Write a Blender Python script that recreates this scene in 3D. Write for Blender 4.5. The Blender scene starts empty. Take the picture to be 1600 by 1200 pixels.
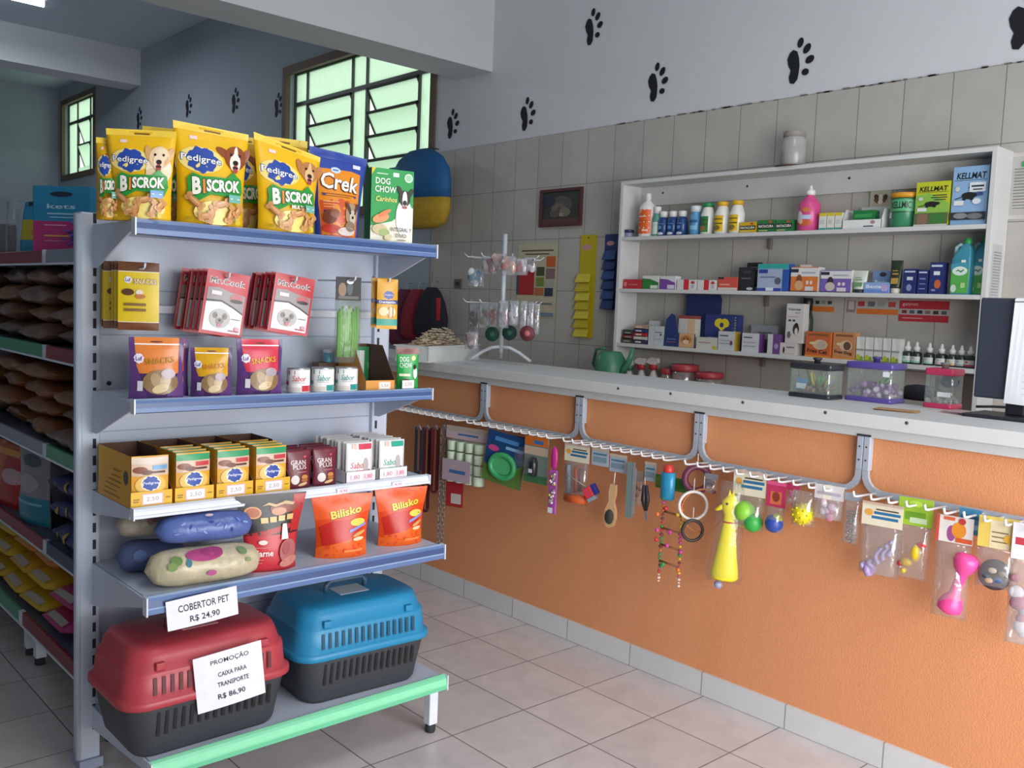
import bpy, bmesh, math, random
from mathutils import Vector, Matrix, noise
from mathutils.geometry import tessellate_polygon
random.seed(7)
S = bpy.context.scene
COL = S.collection
PI = math.pi
R_ = math.radians
# ------------------------------------------------------------------ camera
FPX = 1446.1
YAW, PITCH, ROLL = .83252, -.084776, .039953
EYE = Vector((0, 0, 1.5))
fwd = Vector((-math.sin(YAW)*math.cos(PITCH), math.cos(YAW)*math.cos(PITCH), math.sin(PITCH)))
s0 = fwd.cross(Vector((0, 0, 1))).normalized()
u0 = s0.cross(fwd)
rgt = math.cos(ROLL)*s0 + math.sin(ROLL)*u0
upv = -math.sin(ROLL)*s0 + math.cos(ROLL)*u0
cam = bpy.data.cameras.new('camera')
cam.sensor_width = 36
cam.lens = FPX/1600*36
cam.clip_start = .05
co = bpy.data.objects.new('camera', cam)
COL.objects.link(co)
co.matrix_world = Matrix(((rgt.x, upv.x, -fwd.x, EYE.x), (rgt.y, upv.y, -fwd.y, EYE.y), (rgt.z, upv.z, -fwd.z, EYE.z), (0, 0, 0, 1)))
S.camera = co


def ray(x, y): return rgt*((x-800)/FPX) - upv*((y-600)/FPX) + fwd
def atx(x, y, X): d = ray(x, y); return EYE + d*(X/d.x)
def aty(x, y, Y): d = ray(x, y); return EYE + d*(Y/d.y)
def atz(x, y, Z): d = ray(x, y); return EYE + d*((Z-EYE.z)/d.z)


# ------------------------------------------------------------------ materials
_m = {}


def lin(h):
    h = h.lstrip('#')
    if len(h) == 3: h = ''.join(c*2 for c in h)
    return tuple(((c/12.92) if c <= .04045 else ((c+.055)/1.055)**2.4) for c in (int(h[i:i+2], 16)/255 for i in (0, 2, 4)))


def M(col, rough=.5, metal=0., var=.1, scale=30., bump=0., emit=0.):
    """principled material whose colour is mottled by a noise texture"""
    k = (col, rough, metal, var, scale, bump, emit)
    if k in _m: return _m[k]
    m = bpy.data.materials.new('paint_' + col.lstrip('#'))
    m.use_nodes = True
    nt = m.node_tree
    b = nt.nodes['Principled BSDF']
    c = lin(col)
    tc = nt.nodes.new('ShaderNodeTexCoord')
    n = nt.nodes.new('ShaderNodeTexNoise')
    n.inputs['Scale'].default_value = scale
    n.inputs['Detail'].default_value = 3
    nt.links.new(tc.outputs['Object'], n.inputs['Vector'])
    mx = nt.nodes.new('ShaderNodeMix')
    mx.data_type = 'RGBA'
    mx.inputs['A'].default_value = (*[x*(1-var) for x in c], 1)
    mx.inputs['B'].default_value = (*[min(1, x*(1+var*.6)) for x in c], 1)
    nt.links.new(n.outputs['Fac'], mx.inputs['Factor'])
    nt.links.new(mx.outputs['Result'], b.inputs['Base Color'])
    b.inputs['Roughness'].default_value = rough
    b.inputs['Metallic'].default_value = metal
    if bump:
        bp = nt.nodes.new('ShaderNodeBump')
        bp.inputs['Strength'].default_value = bump
        bp.inputs['Distance'].default_value = .01
        nt.links.new(n.outputs['Fac'], bp.inputs['Height'])
        nt.links.new(bp.outputs['Normal'], b.inputs['Normal'])
    if emit:
        b.inputs['Emission Color'].default_value = (*c, 1)
        b.inputs['Emission Strength'].default_value = emit
    _m[k] = m
    return m


def FILM(col='#ffffff', haze=.12, gloss=.12, rough=.15):
    """clear plastic: see-through, a little milky, with shiny creases"""
    k = ('film', col, haze, gloss, rough)
    if k in _m: return _m[k]
    m = bpy.data.materials.new('clear_film_' + col.lstrip('#'))
    m.use_nodes = True
    nt = m.node_tree
    nt.nodes.clear()
    out = nt.nodes.new('ShaderNodeOutputMaterial')
    tr = nt.nodes.new('ShaderNodeBsdfTransparent'); tr.inputs[0].default_value = (*[.5+.5*x for x in lin(col)], 1)
    df = nt.nodes.new('ShaderNodeBsdfDiffuse'); df.inputs[0].default_value = (*lin(col), 1)
    gl = nt.nodes.new('ShaderNodeBsdfGlossy'); gl.inputs['Roughness'].default_value = rough
    tc = nt.nodes.new('ShaderNodeTexCoord')
    n = nt.nodes.new('ShaderNodeTexNoise'); n.inputs['Scale'].default_value = 25
    nt.links.new(tc.outputs['Object'], n.inputs['Vector'])
    bp = nt.nodes.new('ShaderNodeBump'); bp.inputs['Strength'].default_value = .5; bp.inputs['Distance'].default_value = .01
    nt.links.new(n.outputs['Fac'], bp.inputs['Height'])
    nt.links.new(bp.outputs['Normal'], gl.inputs['Normal'])
    m1 = nt.nodes.new('ShaderNodeMixShader'); m1.inputs[0].default_value = haze
    m2 = nt.nodes.new('ShaderNodeMixShader'); m2.inputs[0].default_value = gloss
    nt.links.new(tr.outputs[0], m1.inputs[1]); nt.links.new(df.outputs[0], m1.inputs[2])
    nt.links.new(m1.outputs[0], m2.inputs[1]); nt.links.new(gl.outputs[0], m2.inputs[2])
    nt.links.new(m2.outputs[0], out.inputs[0])
    _m[k] = m
    return m


def mat(x, rough=.45): return M(x, rough) if isinstance(x, str) else x


# ------------------------------------------------------------------ text
_t = {}


def text_tris(s, bold=0., shear=0., sp=1.):
    k = (s, bold, shear, sp)
    if k in _t: return _t[k]
    cu = bpy.data.curves.new('lettering', 'FONT')
    cu.body = s
    cu.resolution_u = 2
    cu.offset = bold
    cu.shear = shear
    cu.space_character = sp
    o = bpy.data.objects.new('lettering', cu)
    me = bpy.data.meshes.new_from_object(o)
    me.calc_loop_triangles()
    v = [(p.co.x, p.co.y) for p in me.vertices]
    f = [tuple(t.vertices) for t in me.loop_triangles]
    if v:
        x0 = min(p[0] for p in v); x1 = max(p[0] for p in v); y0 = min(p[1] for p in v); y1 = max(p[1] for p in v)
    else: x0, x1, y0, y1 = 0, 1, 0, 1
    bpy.data.objects.remove(o); bpy.data.curves.remove(cu); bpy.data.meshes.remove(me)
    _t[k] = (v, f, x0, x1, y0, y1)
    return _t[k]


EPS = .0004


class MB:
    """collects geometry with several materials into one mesh object"""
    def __init__(s):
        s.v = []; s.f = []; s.fm = []; s.sm = []; s.mats = []

    def mi(s, m):
        m = mat(m)
        if m not in s.mats: s.mats.append(m)
        return s.mats.index(m)

    def add(s, verts, faces, m, smooth=False):
        b = len(s.v); k = s.mi(m)
        s.v += [Vector(p) for p in verts]
        for f in faces:
            s.f.append([b+i for i in f]); s.fm.append(k); s.sm.append(smooth)
        return s

    def box(s, x0, x1, y0, y1, z0, z1, m, bev=0., xf=None):
        if bev:
            bm = bmesh.new()
            bmesh.ops.create_cube(bm, size=1)
            for q in bm.verts: q.co = Vector((x0+(q.co.x+.5)*(x1-x0), y0+(q.co.y+.5)*(y1-y0), z0+(q.co.z+.5)*(z1-z0)))
            bmesh.ops.bevel(bm, geom=bm.edges[:], offset=bev, segments=2, profile=.5, affect='EDGES')
            bm.verts.index_update()
            vs = [q.co.copy() for q in bm.verts]; fs = [[q.index for q in f.verts] for f in bm.faces]
            bm.free()
        else:
            vs = [Vector(p) for p in ((x0, y0, z0), (x1, y0, z0), (x1, y1, z0), (x0, y1, z0), (x0, y0, z1), (x1, y0, z1), (x1, y1, z1), (x0, y1, z1))]
            fs = [(0, 3, 2, 1), (4, 5, 6, 7), (0, 1, 5, 4), (1, 2, 6, 5), (2, 3, 7, 6), (3, 0, 4, 7)]
        if xf: vs = [xf @ p for p in vs]
        return s.add(vs, fs, m)

    def tube(s, pts, r, m, n=8, closed=False):
        pts = [Vector(p) for p in pts]; N = len(pts); vs = []; fs = []
        rr = r if isinstance(r, (list, tuple)) else [r]*N
        ref = None
        for i, p in enumerate(pts):
            if closed: t = pts[(i+1) % N]-pts[i-1]
            else: t = pts[min(i+1, N-1)]-pts[max(i-1, 0)]
            t.normalize()
            if ref is None: ref = t.orthogonal().normalized()
            ref = (ref - t*ref.dot(t))
            ref = ref.normalized() if ref.length > 1e-6 else t.orthogonal().normalized()
            b = t.cross(ref)
            for k in range(n):
                a = 2*PI*k/n
                vs.append(p + (ref*math.cos(a)+b*math.sin(a))*rr[i])
        for i in range(N if closed else N-1):
            for k in range(n):
                a = i*n+k; a2 = i*n+(k+1) % n; c = ((i+1) % N)*n
                fs.append((a, a2, c+(k+1) % n, c+k))
        if not closed:
            fs.append(list(range(n))[::-1]); fs.append([(N-1)*n+k for k in range(n)])
        return s.add(vs, fs, m, True)

    def lathe(s, prof, m, n=20, c=(0, 0, 0), sx=1., sy=1., smooth=True, xf=None):
        vs = []; fs = []; c = Vector(c); N = len(prof)
        for r, z in prof:
            for k in range(n):
                a = 2*PI*k/n
                vs.append(c+Vector((r*sx*math.cos(a), r*sy*math.sin(a), z)))
        for i in range(N-1):
            for k in range(n):
                fs.append((i*n+k, i*n+(k+1) % n, (i+1)*n+(k+1) % n, (i+1)*n+k))
        fs.append(list(range(n))[::-1]); fs.append([(N-1)*n+k for k in range(n)])
        if xf: vs = [xf @ p for p in vs]
        return s.add(vs, fs, m, smooth)

    def ball(s, c, r, m, n=14, sc=(1, 1, 1), xf=None):
        k = max(6, n//2)
        prof = [(max(.02, math.sin(PI*i/k))*1., -math.cos(PI*i/k)) for i in range(k+1)]
        X = Matrix.Translation(Vector(c)) @ (xf or Matrix()) @ Matrix.Diagonal((r*sc[0], r*sc[1], r*sc[2], 1))
        return s.lathe(prof, m, n, xf=X)

    def prism(s, pts, y0, y1, m, xf=None):
        """polygon in local x-z extruded along y"""
        n = len(pts)
        vs = [Vector((p[0], y0, p[1])) for p in pts]+[Vector((p[0], y1, p[1])) for p in pts]
        tri = tessellate_polygon([[Vector((p[0], p[1], 0)) for p in pts]])
        fs = [tuple(t) for t in tri]+[tuple(n+i for i in t[::-1]) for t in tri]
        fs += [(i, (i+1) % n, n+(i+1) % n, n+i) for i in range(n)]
        if xf: vs = [xf @ p for p in vs]
        return s.add(vs, fs, m)

    def loft(s, rings, m, smooth=True, cap=True):
        n = len(rings[0]); vs = [Vector(p) for r in rings for p in r]; fs = []
        for i in range(len(rings)-1):
            for k in range(n):
                fs.append((i*n+k, i*n+(k+1) % n, (i+1)*n+(k+1) % n, (i+1)*n+k))
        if cap:
            fs.append(list(range(n))[::-1]); fs.append([(len(rings)-1)*n+k for k in range(n)])
        return s.add(vs, fs, m, smooth)

    def art(s, surf, items, asp=1., tol=0., rough=.4, lift=1):
        """flat printed shapes laid on a surface; surf(u, v, off) -> point; asp = width/height"""
        for L, it in enumerate(items):
            k = it[0]; tris = []
            if k == 'r':
                u0, v0, u1, v1 = it[1:5]; col = it[5]
                P = [(u0, v0), (u1, v0), (u1, v1), (u0, v1)]; tris = [(P[0], P[1], P[2]), (P[0], P[2], P[3])]
            elif k in 'eb':
                cu, cv, ru, rv = it[1:5]; col = it[5]
                rot = it[6] if len(it) > 6 else 0; n = 18 if k == 'e' else 36
                P = []
                for i in range(n):
                    a = 2*PI*i/n
                    q = 1. if k == 'e' else (1+.13*math.sin(9*a)*math.sin(2*a+1))
                    x = math.cos(a)*ru*q*asp; y = math.sin(a)*rv*q
                    P.append((cu+(x*math.cos(rot)-y*math.sin(rot))/asp, cv+x*math.sin(rot)+y*math.cos(rot)))
                tris = [((cu, cv), P[i], P[(i+1) % n]) for i in range(n)]
            elif k == 'p':
                P = it[1]; col = it[2]
                tris = [tuple(P[i] for i in t) for t in tessellate_polygon([[Vector((p[0], p[1], 0)) for p in P]])]
            elif k == 't':
                tx, cu, cv, h, wmax, col = it[1:7]
                o = it[7] if len(it) > 7 else {}
                v, f, x0, x1, y0, y1 = text_tris(tx, o.get('b', 0.), o.get('sh', 0.), o.get('sp', 1.))
                ky = h/max(.05, y1-y0); kx = wmax/max(.05, x1-x0)
                rot = o.get('rot', 0.); arc = o.get('arc', 0.)
                Q = []
                for x, y in v:
                    X = (x-(x0+x1)/2)*kx*asp; Y = (y-(y0+y1)/2)*ky
                    if arc: Y += arc*(1-(2*X/(wmax*asp))**2)
                    Q.append((cu+(X*math.cos(rot)-Y*math.sin(rot))/asp, cv+X*math.sin(rot)+Y*math.cos(rot)))
                tris = [(Q[a], Q[b], Q[c]) for a, b, c in f]
            if tol:
                out = []; st = list(tris)
                while st:
                    t = st.pop()
                    d = [((t[i][0]-t[(i+1) % 3][0])*asp)**2+(t[i][1]-t[(i+1) % 3][1])**2 for i in range(3)]
                    j = d.index(max(d))
                    if d[j] > tol*tol:
                        a, b, c = t[j], t[(j+1) % 3], t[(j+2) % 3]; mm = ((a[0]+b[0])/2, (a[1]+b[1])/2)
                        st += [(a, mm, c), (mm, b, c)]
                    else: out.append(t)
                tris = out
            vs = []; fs = []; idx = {}
            for t in tris:
                ff = []
                for p in t:
                    kk = (round(p[0], 5), round(p[1], 5))
                    if kk not in idx:
                        idx[kk] = len(vs); vs.append(surf(p[0], p[1], EPS*(L+lift)))
                    ff.append(idx[kk])
                if len(set(ff)) == 3: fs.append(ff)
            s.add(vs, fs, M(col, rough) if isinstance(col, str) else col, bool(tol))
        return s

    def obj(s, name, parent=None, loc=(0, 0, 0), rz=0., rx=0., ry=0.):
        me = bpy.data.meshes.new(name)
        me.from_pydata([tuple(p) for p in s.v], [], s.f)
        for m in s.mats: me.materials.append(m)
        me.polygons.foreach_set('material_index', s.fm)
        me.polygons.foreach_set('use_smooth', s.sm)
        me.update()
        o = bpy.data.objects.new(name, me)
        COL.objects.link(o)
        o.location = loc; o.rotation_euler = (rx, ry, rz)
        if parent: o.parent = parent
        return o


def tag(o, label, cat, group=None):
    o['label'] = label; o['category'] = cat
    if group: o['group'] = group
    return o


def thing(name, label, cat, loc=(0, 0, 0), rz=0., group=None, rx=0., ry=0.):
    o = bpy.data.objects.new(name, None)
    COL.objects.link(o)
    o.empty_display_size = .05
    o.location = loc; o.rotation_euler = (rx, ry, rz)
    return tag(o, label, cat, group)


def struct(mb, name):
    o = mb.obj(name); o['kind'] = 'structure'
    return o


def dup(o, loc=None, rz=None, label=None, group=None):
    c = o.copy(); COL.objects.link(c)
    for ch in o.children:
        d = ch.copy(); COL.objects.link(d); d.parent = c
        for g in ch.children:
            e = g.copy(); COL.objects.link(e); e.parent = d
    if loc is not None: c.location = loc
    if rz is not None: c.rotation_euler.z = rz
    if label: c['label'] = label
    if group: c['group'] = group
    return c


# ------------------------------------------------------------------ product shapes (front faces local -y)
def bag(name, label, cat, W, H, T, col, art, loc, rz, rx=0., ry=0., kind='stand', top=None, group=None, rough=.32, seed=0, back=None, side=None, neck=0., flare=0., slant=0.):
    """foil pouch: 'stand' has a gusset bottom, 'flat' is sealed at both ends; all in one mesh"""
    nu, nv = 12, 16
    sd = seed or random.uniform(0, 99)

    def th(u, v):
        e = 1-abs(2*u-1)**2.6
        if kind == 'stand': t = min(1, ((1-v)/.72))**.75*(.8+.2*min(1, v/.12))
        else: t = (max(0, 4*v*(1-v)))**.55
        if kind == 'stand' and v > .9: t *= max(0, (1-v)/.1)
        return T*.5*max(.03, e*t)

    def wv(v):
        w = 1.
        if kind == 'stand': w = 1-.05*math.sin(PI*min(1, v*1.15))
        return W*(w+flare*v**1.2-neck*max(0, math.sin(PI*v)))

    def surf(u, v, off=0., sgn=-1):
        wr = noise.noise(Vector((u*3.1+sd, v*4.3, sd*.7)))*.018*min(W, H)*min(1, 4*u*(1-u)*2)
        return Vector(((u-.5)*wv(v), sgn*(th(u, v)+wr*(.6 if T > .02 else .25)+off), v*H-slant*(u-.5)*v*v))
    mb = MB()
    for sgn, c in ((-1, col), (1, back or col)):
        vs = [surf(i/nu, j/nv, 0, sgn) for j in range(nv+1) for i in range(nu+1)]
        fs = []
        for j in range(nv):
            for i in range(nu):
                a = j*(nu+1)+i; q = (a, a+1, a+nu+2, a+nu+1)
                fs.append(q if sgn < 0 else q[::-1])
        mb.add(vs, fs, M(c, rough), True)
    n = (nu+1)*(nv+1)
    fs = [(i+1, i, n+i, n+i+1) for i in range(nu)]
    fs += [(nv*(nu+1)+i, nv*(nu+1)+i+1, n+nv*(nu+1)+i+1, n+nv*(nu+1)+i) for i in range(nu)]
    for j in range(nv):
        a = j*(nu+1); b = a+nu
        fs += [(a, a+nu+1, n+a+nu+1, n+a), (b+nu+1, b, n+b, n+b+nu+1)]
    kk = mb.mi(M(side or col, rough))
    for f in fs: mb.f.append(list(f)); mb.fm.append(kk); mb.sm.append(False)
    mb.art(surf, art, W/H, tol=.13, rough=rough, lift=2)
    return tag(mb.obj(name, None, loc, rz, rx, ry), label, cat, group)


def carton(name, label, cat, W, H, D, col, front=(), loc=(0, 0, 0), rz=0., left=(), right=(), topart=(), group=None, rx=0., ry=0., rough=.5, sides=None):
    mb = MB()
    mb.box(-W/2, W/2, 0, D, 0, H, M(sides or col, rough), .0012)
    it = [('r', .004, .004, .996, .996, col)]+list(front)
    mb.art(lambda u, v, o: Vector(((u-.5)*W, -o, v*H)), it, W/H, rough=rough)
    if left: mb.art(lambda u, v, o: Vector((-W/2-o, D*(1-u), v*H)), left, D/H, rough=rough)
    if right: mb.art(lambda u, v, o: Vector((W/2+o, D*u, v*H)), right, D/H, rough=rough)
    if topart: mb.art(lambda u, v, o: Vector(((u-.5)*W, v*D, H+o)), topart, W/D, rough=rough)
    return tag(mb.obj(name, None, loc, rz, rx, ry), label, cat, group)


def bottle(name, label, cat, r, H, col, cap, loc, rz=0., neck=.35, shoulder=.78, caph=.14, art=(), group=None, sy=1., span=1.1, captop=None, film=None):
    """bottle body with a label printed on it and a separate cap"""
    hb = H*(1-caph)
    prof = [(r*.9, 0), (r, H*.02), (r, hb*shoulder*.98), (r*.92, hb*(shoulder+.05)), (r*neck*1.1, hb*.97), (r*neck, hb)]
    mb = MB()
    mb.lathe(prof, film or M(col, .3), 20, sy=sy)
    if art:
        def sf(u, v, o):
            a = (u-.5)*2*span
            return Vector(((r+o)*math.sin(a), -(r+o)*sy*math.cos(a), H*(.05+v*(hb*shoulder/H-.07))))
        mb.art(sf, art, 2*span*r/(hb*shoulder), tol=.2, lift=3)
    o = tag(mb.obj(name, None, loc, rz), label, cat, group)
    cm = MB()
    rc = r*neck*1.25
    cm.lathe(captop(r, hb, H) if captop else [(rc, hb*.985), (rc, H-.002), (rc*.9, H)], M(cap, .4), 16)
    cm.obj('cap', o)
    return o


def sheet(name, label, cat, W, H, col, art, loc, rz=0., rx=0., ry=0., curl=.0, group=None, thick=.001):
    mb = MB()

    def sf(u, v, o, sg=-1): return Vector(((u-.5)*W, -curl*math.sin(PI*u)*(1-v)-o, v*H))
    n = 8
    vs = [sf(i/n, j, 0) for j in (0, 1) for i in range(n+1)]+[sf(i/n, j, -thick) for j in (0, 1) for i in range(n+1)]
    fs = []
    q = 2*(n+1)
    for i in range(n):
        fs += [(i, i+1, n+2+i, n+1+i), (q+i+1, q+i, q+n+1+i, q+n+2+i), (i+1, i, q+i, q+i+1), (n+1+i, n+2+i, q+n+2+i, q+n+1+i)]
    fs += [(0, n+1, q+n+1, q), (n, q+n, q+2*n+1, 2*n+1)]
    mb.add(vs, fs, M(col, .7))
    mb.art(sf, art, W/H, tol=.15 if curl else 0, rough=.7)
    return tag(mb.obj(name, None, loc, rz, rx, ry), label, cat, group)
# ------------------------------------------------------------------ room materials
def grid_mat(name, c1, c2, grout, w, h, ox, oy, plane, mortar=.004, rough=.35, mott=.5, mscale=6):
    m = bpy.data.materials.new(name); m.use_nodes = True
    nt = m.node_tree; b = nt.nodes['Principled BSDF']
    tc = nt.nodes.new('ShaderNodeTexCoord'); sp = nt.nodes.new('ShaderNodeSeparateXYZ'); cb = nt.nodes.new('ShaderNodeCombineXYZ')
    nt.links.new(tc.outputs['Object'], sp.inputs[0])
    for k, (ax, off) in enumerate(zip(plane, (ox, oy))):
        a = nt.nodes.new('ShaderNodeMath'); a.operation = 'SUBTRACT'; a.inputs[1].default_value = off-60*(w, h)[k]
        nt.links.new(sp.outputs['XYZ'.index(ax)], a.inputs[0]); nt.links.new(a.outputs[0], cb.inputs[k])
    br = nt.nodes.new('ShaderNodeTexBrick')
    br.offset = 0; br.squash = 1
    br.inputs['Scale'].default_value = 1; br.inputs['Brick Width'].default_value = w; br.inputs['Row Height'].default_value = h
    br.inputs['Mortar Size'].default_value = mortar/2; br.inputs['Mortar Smooth'].default_value = .3; br.inputs['Bias'].default_value = 0
    br.inputs['Color1'].default_value = (*lin(c1), 1); br.inputs['Color2'].default_value = (*lin(c2), 1); br.inputs['Mortar'].default_value = (*lin(grout), 1)
    nt.links.new(cb.outputs[0], br.inputs['Vector'])
    n = nt.nodes.new('ShaderNodeTexNoise'); n.inputs['Scale'].default_value = mscale; n.inputs['Detail'].default_value = 6; n.inputs['Distortion'].default_value = .8
    nt.links.new(tc.outputs['Object'], n.inputs['Vector'])
    mx = nt.nodes.new('ShaderNodeMix'); mx.data_type = 'RGBA'; mx.blend_type = 'MULTIPLY'
    rp = nt.nodes.new('ShaderNodeValToRGB'); rp.color_ramp.elements[0].color = (1-mott, 1-mott, 1-mott, 1); rp.color_ramp.elements[0].position = .25; rp.color_ramp.elements[1].position = .7
    nt.links.new(n.outputs['Fac'], rp.inputs[0])
    mx.inputs['Factor'].default_value = 1
    nt.links.new(br.outputs['Color'], mx.inputs['A']); nt.links.new(rp.outputs[0], mx.inputs['B'])
    nt.links.new(mx.outputs['Result'], b.inputs['Base Color'])
    b.inputs['Roughness'].default_value = rough
    bp = nt.nodes.new('ShaderNodeBump'); bp.inputs['Strength'].default_value = .3; bp.inputs['Distance'].default_value = .002; bp.invert = True
    nt.links.new(br.outputs['Fac'], bp.inputs['Height']); nt.links.new(bp.outputs['Normal'], b.inputs['Normal'])
    return m


FLOOR = grid_mat('floor_tiles', '#ccc2c2', '#d4cac9', '#7d7675', .338, .338, -2.405, 2.65, 'XY', .006, .3, .16, 9)
WTILE = grid_mat('wall_tiles', '#b8b4ad', '#beb9b2', '#726d69', .2241, .338, -4.768, 2.62, 'XZ', .004, .4, .12, 5)
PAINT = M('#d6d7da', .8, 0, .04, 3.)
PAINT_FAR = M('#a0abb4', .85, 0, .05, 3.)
CEIL = M('#c2cdd6', .9, 0, .04, 2.)
BEAM = M('#cfd2d3', .8, 0, .04, 3.)
STUCCO = M('#e09768', .85, 0, .10, 260., .3)
WHITEW = M('#d3d3d2', .5, 0, .07, 14.)
GROUT = M('#8f9096', .6)
STEEL = M('#c0c8d8', .38, 0, .03, 8.)
STEELD = M('#9aa4ba', .4, 0, .03, 8.)
WALLY = 4.3
# floor, ceiling, walls
struct(MB().box(-15.2, 2.2, -2.7, 4.6, -.1, 0, FLOOR), 'floor')
struct(MB().box(-15.2, 2.2, -2.7, 4.6, 4.4, 4.5, CEIL), 'ceiling')
W1 = (-8.06, -5.69, 2.2, 3.62)
W2 = (-14.74, -13.27, 3.05, 4.2)
wb = MB()
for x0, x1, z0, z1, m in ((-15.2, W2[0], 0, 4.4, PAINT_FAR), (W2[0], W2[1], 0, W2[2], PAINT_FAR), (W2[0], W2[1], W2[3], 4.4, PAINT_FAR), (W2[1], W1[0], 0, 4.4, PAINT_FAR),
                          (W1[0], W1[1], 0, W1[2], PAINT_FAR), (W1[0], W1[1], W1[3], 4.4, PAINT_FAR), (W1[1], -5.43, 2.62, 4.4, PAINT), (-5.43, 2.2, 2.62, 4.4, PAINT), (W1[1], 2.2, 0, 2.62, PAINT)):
    wb.box(x0, x1, WALLY, WALLY+.18, z0, z1, m)
wb.box(W1[1], 2.2, WALLY-.008, WALLY+.01, 0, 2.62, WTILE)
# crumbly edge of plaster over the tiles
rnd = random.Random(3)
for i in range(60):
    x = rnd.uniform(-3.9, -1.2); l = rnd.uniform(.01, .05)
    wb.box(x, x+l, WALLY-.0095, WALLY, 2.617, 2.617+rnd.uniform(.004, .009), M('#77706c', .9))
wall = struct(wb, 'wall_back')
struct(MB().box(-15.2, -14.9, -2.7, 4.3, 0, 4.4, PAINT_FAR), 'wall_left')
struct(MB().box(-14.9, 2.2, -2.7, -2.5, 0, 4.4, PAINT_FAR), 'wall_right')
# shop front with a wide roll-up opening (behind the camera)
fr = MB()
fr.box(1.5, 1.7, -2.5, -.4, 0, 4.4, PAINT); fr.box(1.5, 1.7, 3.0, 4.3, 0, 4.4, PAINT); fr.box(1.5, 1.7, -.4, 3.0, 2.7, 4.4, PAINT)
struct(fr, 'wall_front')
struct(MB().box(-5.43, -5.06, -2.5, WALLY, 3.12, 4.4, BEAM), 'trim_1')
struct(MB().box(-12.05, -11.65, -2.5, WALLY, 3.98, 4.4, BEAM), 'trim_2')
struct(MB().box(-14.9, -14.88, -2.5, WALLY, 0, .08, GROUT), 'baseboard_left')

# paw prints stencilled on the wall
INK = M('#15161f', .8)


def paw(px, py, s, rot, face):
    p = aty(px, py, WALLY)
    mb = MB()
    P = [(-.34, .42), (-.22, .5), (-.08, .42), (-.02, .2), (.0, 0), (-.02, -.2), (-.06, -.4), (-.18, -.52), (-.32, -.48), (-.36, -.3), (-.3, -.1), (-.38, .05), (-.42, .25)]

    def sf(u, v, o): return Vector((u*math.cos(rot)-v*math.sin(rot), -o, u*math.sin(rot)+v*math.cos(rot)))*1.0 if False else Vector(((u*math.cos(rot)-v*math.sin(rot))*s, -o, (u*math.sin(rot)+v*math.cos(rot))*s))
    it = [('p', P, INK)] + [('e', x, y, rx, ry, INK, r) for x, y, rx, ry, r in ((.02, .66, .1, .15, -.3), (.24, .44, .11, .16, -.7), (.34, .1, .11, .15, -1.2), (.2, -.24, .1, .12, -1.7))]
    halo = M('#6b6d78', .9)
    mb.art(sf, [('e', -.2, 0, .24, .56, halo), ('e', .2, .2, .3, .56, 'x')][:0]+it, 1.)
    mb.obj('paw_print', wall, (p.x, WALLY-.0035, p.z))


for px, py, s, r in ((1606, 40, .18, .05), (1250, 102, .17, .05), (1028, 134, .165, .1), (928, 47, .165, .1), (825, 183, .165, .1), (708, 198, .16, .05), (435, 168, .17, 0), (368, 161, .19, 0), (295, 169, .19, 0), (218, 188, .2, 0)):
    paw(px, py, s, r, 0)

# ------------------------------------------------------------------ windows
FRW = M('#6d5a4c', .7, 0, .2, 12.)
IRON = M('#4b5348', .5)


def pane_mat():
    m = bpy.data.materials.new('ribbed_glass'); m.use_nodes = True
    nt = m.node_tree; nt.nodes.clear()
    out = nt.nodes.new('ShaderNodeOutputMaterial')
    tl = nt.nodes.new('ShaderNodeBsdfTranslucent'); tr = nt.nodes.new('ShaderNodeBsdfTransparent'); tr.inputs[0].default_value = (.8, .95, .82, 1)
    tc = nt.nodes.new('ShaderNodeTexCoord'); wv = nt.nodes.new('ShaderNodeTexWave'); wv.inputs['Scale'].default_value = 14; wv.bands_direction = 'X'; wv.inputs['Distortion'].default_value = .3
    nt.links.new(tc.outputs['Object'], wv.inputs['Vector'])
    rp = nt.nodes.new('ShaderNodeValToRGB'); rp.color_ramp.elements[0].color = (.62, .76, .62, 1); rp.color_ramp.elements[1].color = (.86, .97, .86, 1)
    nt.links.new(wv.outputs['Fac'], rp.inputs[0]); nt.links.new(rp.outputs[0], tl.inputs[0])
    mx = nt.nodes.new('ShaderNodeMixShader'); mx.inputs[0].default_value = .25
    nt.links.new(tl.outputs[0], mx.inputs[1]); nt.links.new(tr.outputs[0], mx.inputs[2]); nt.links.new(mx.outputs[0], out.inputs[0])
    return m


PANE = pane_mat()


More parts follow.
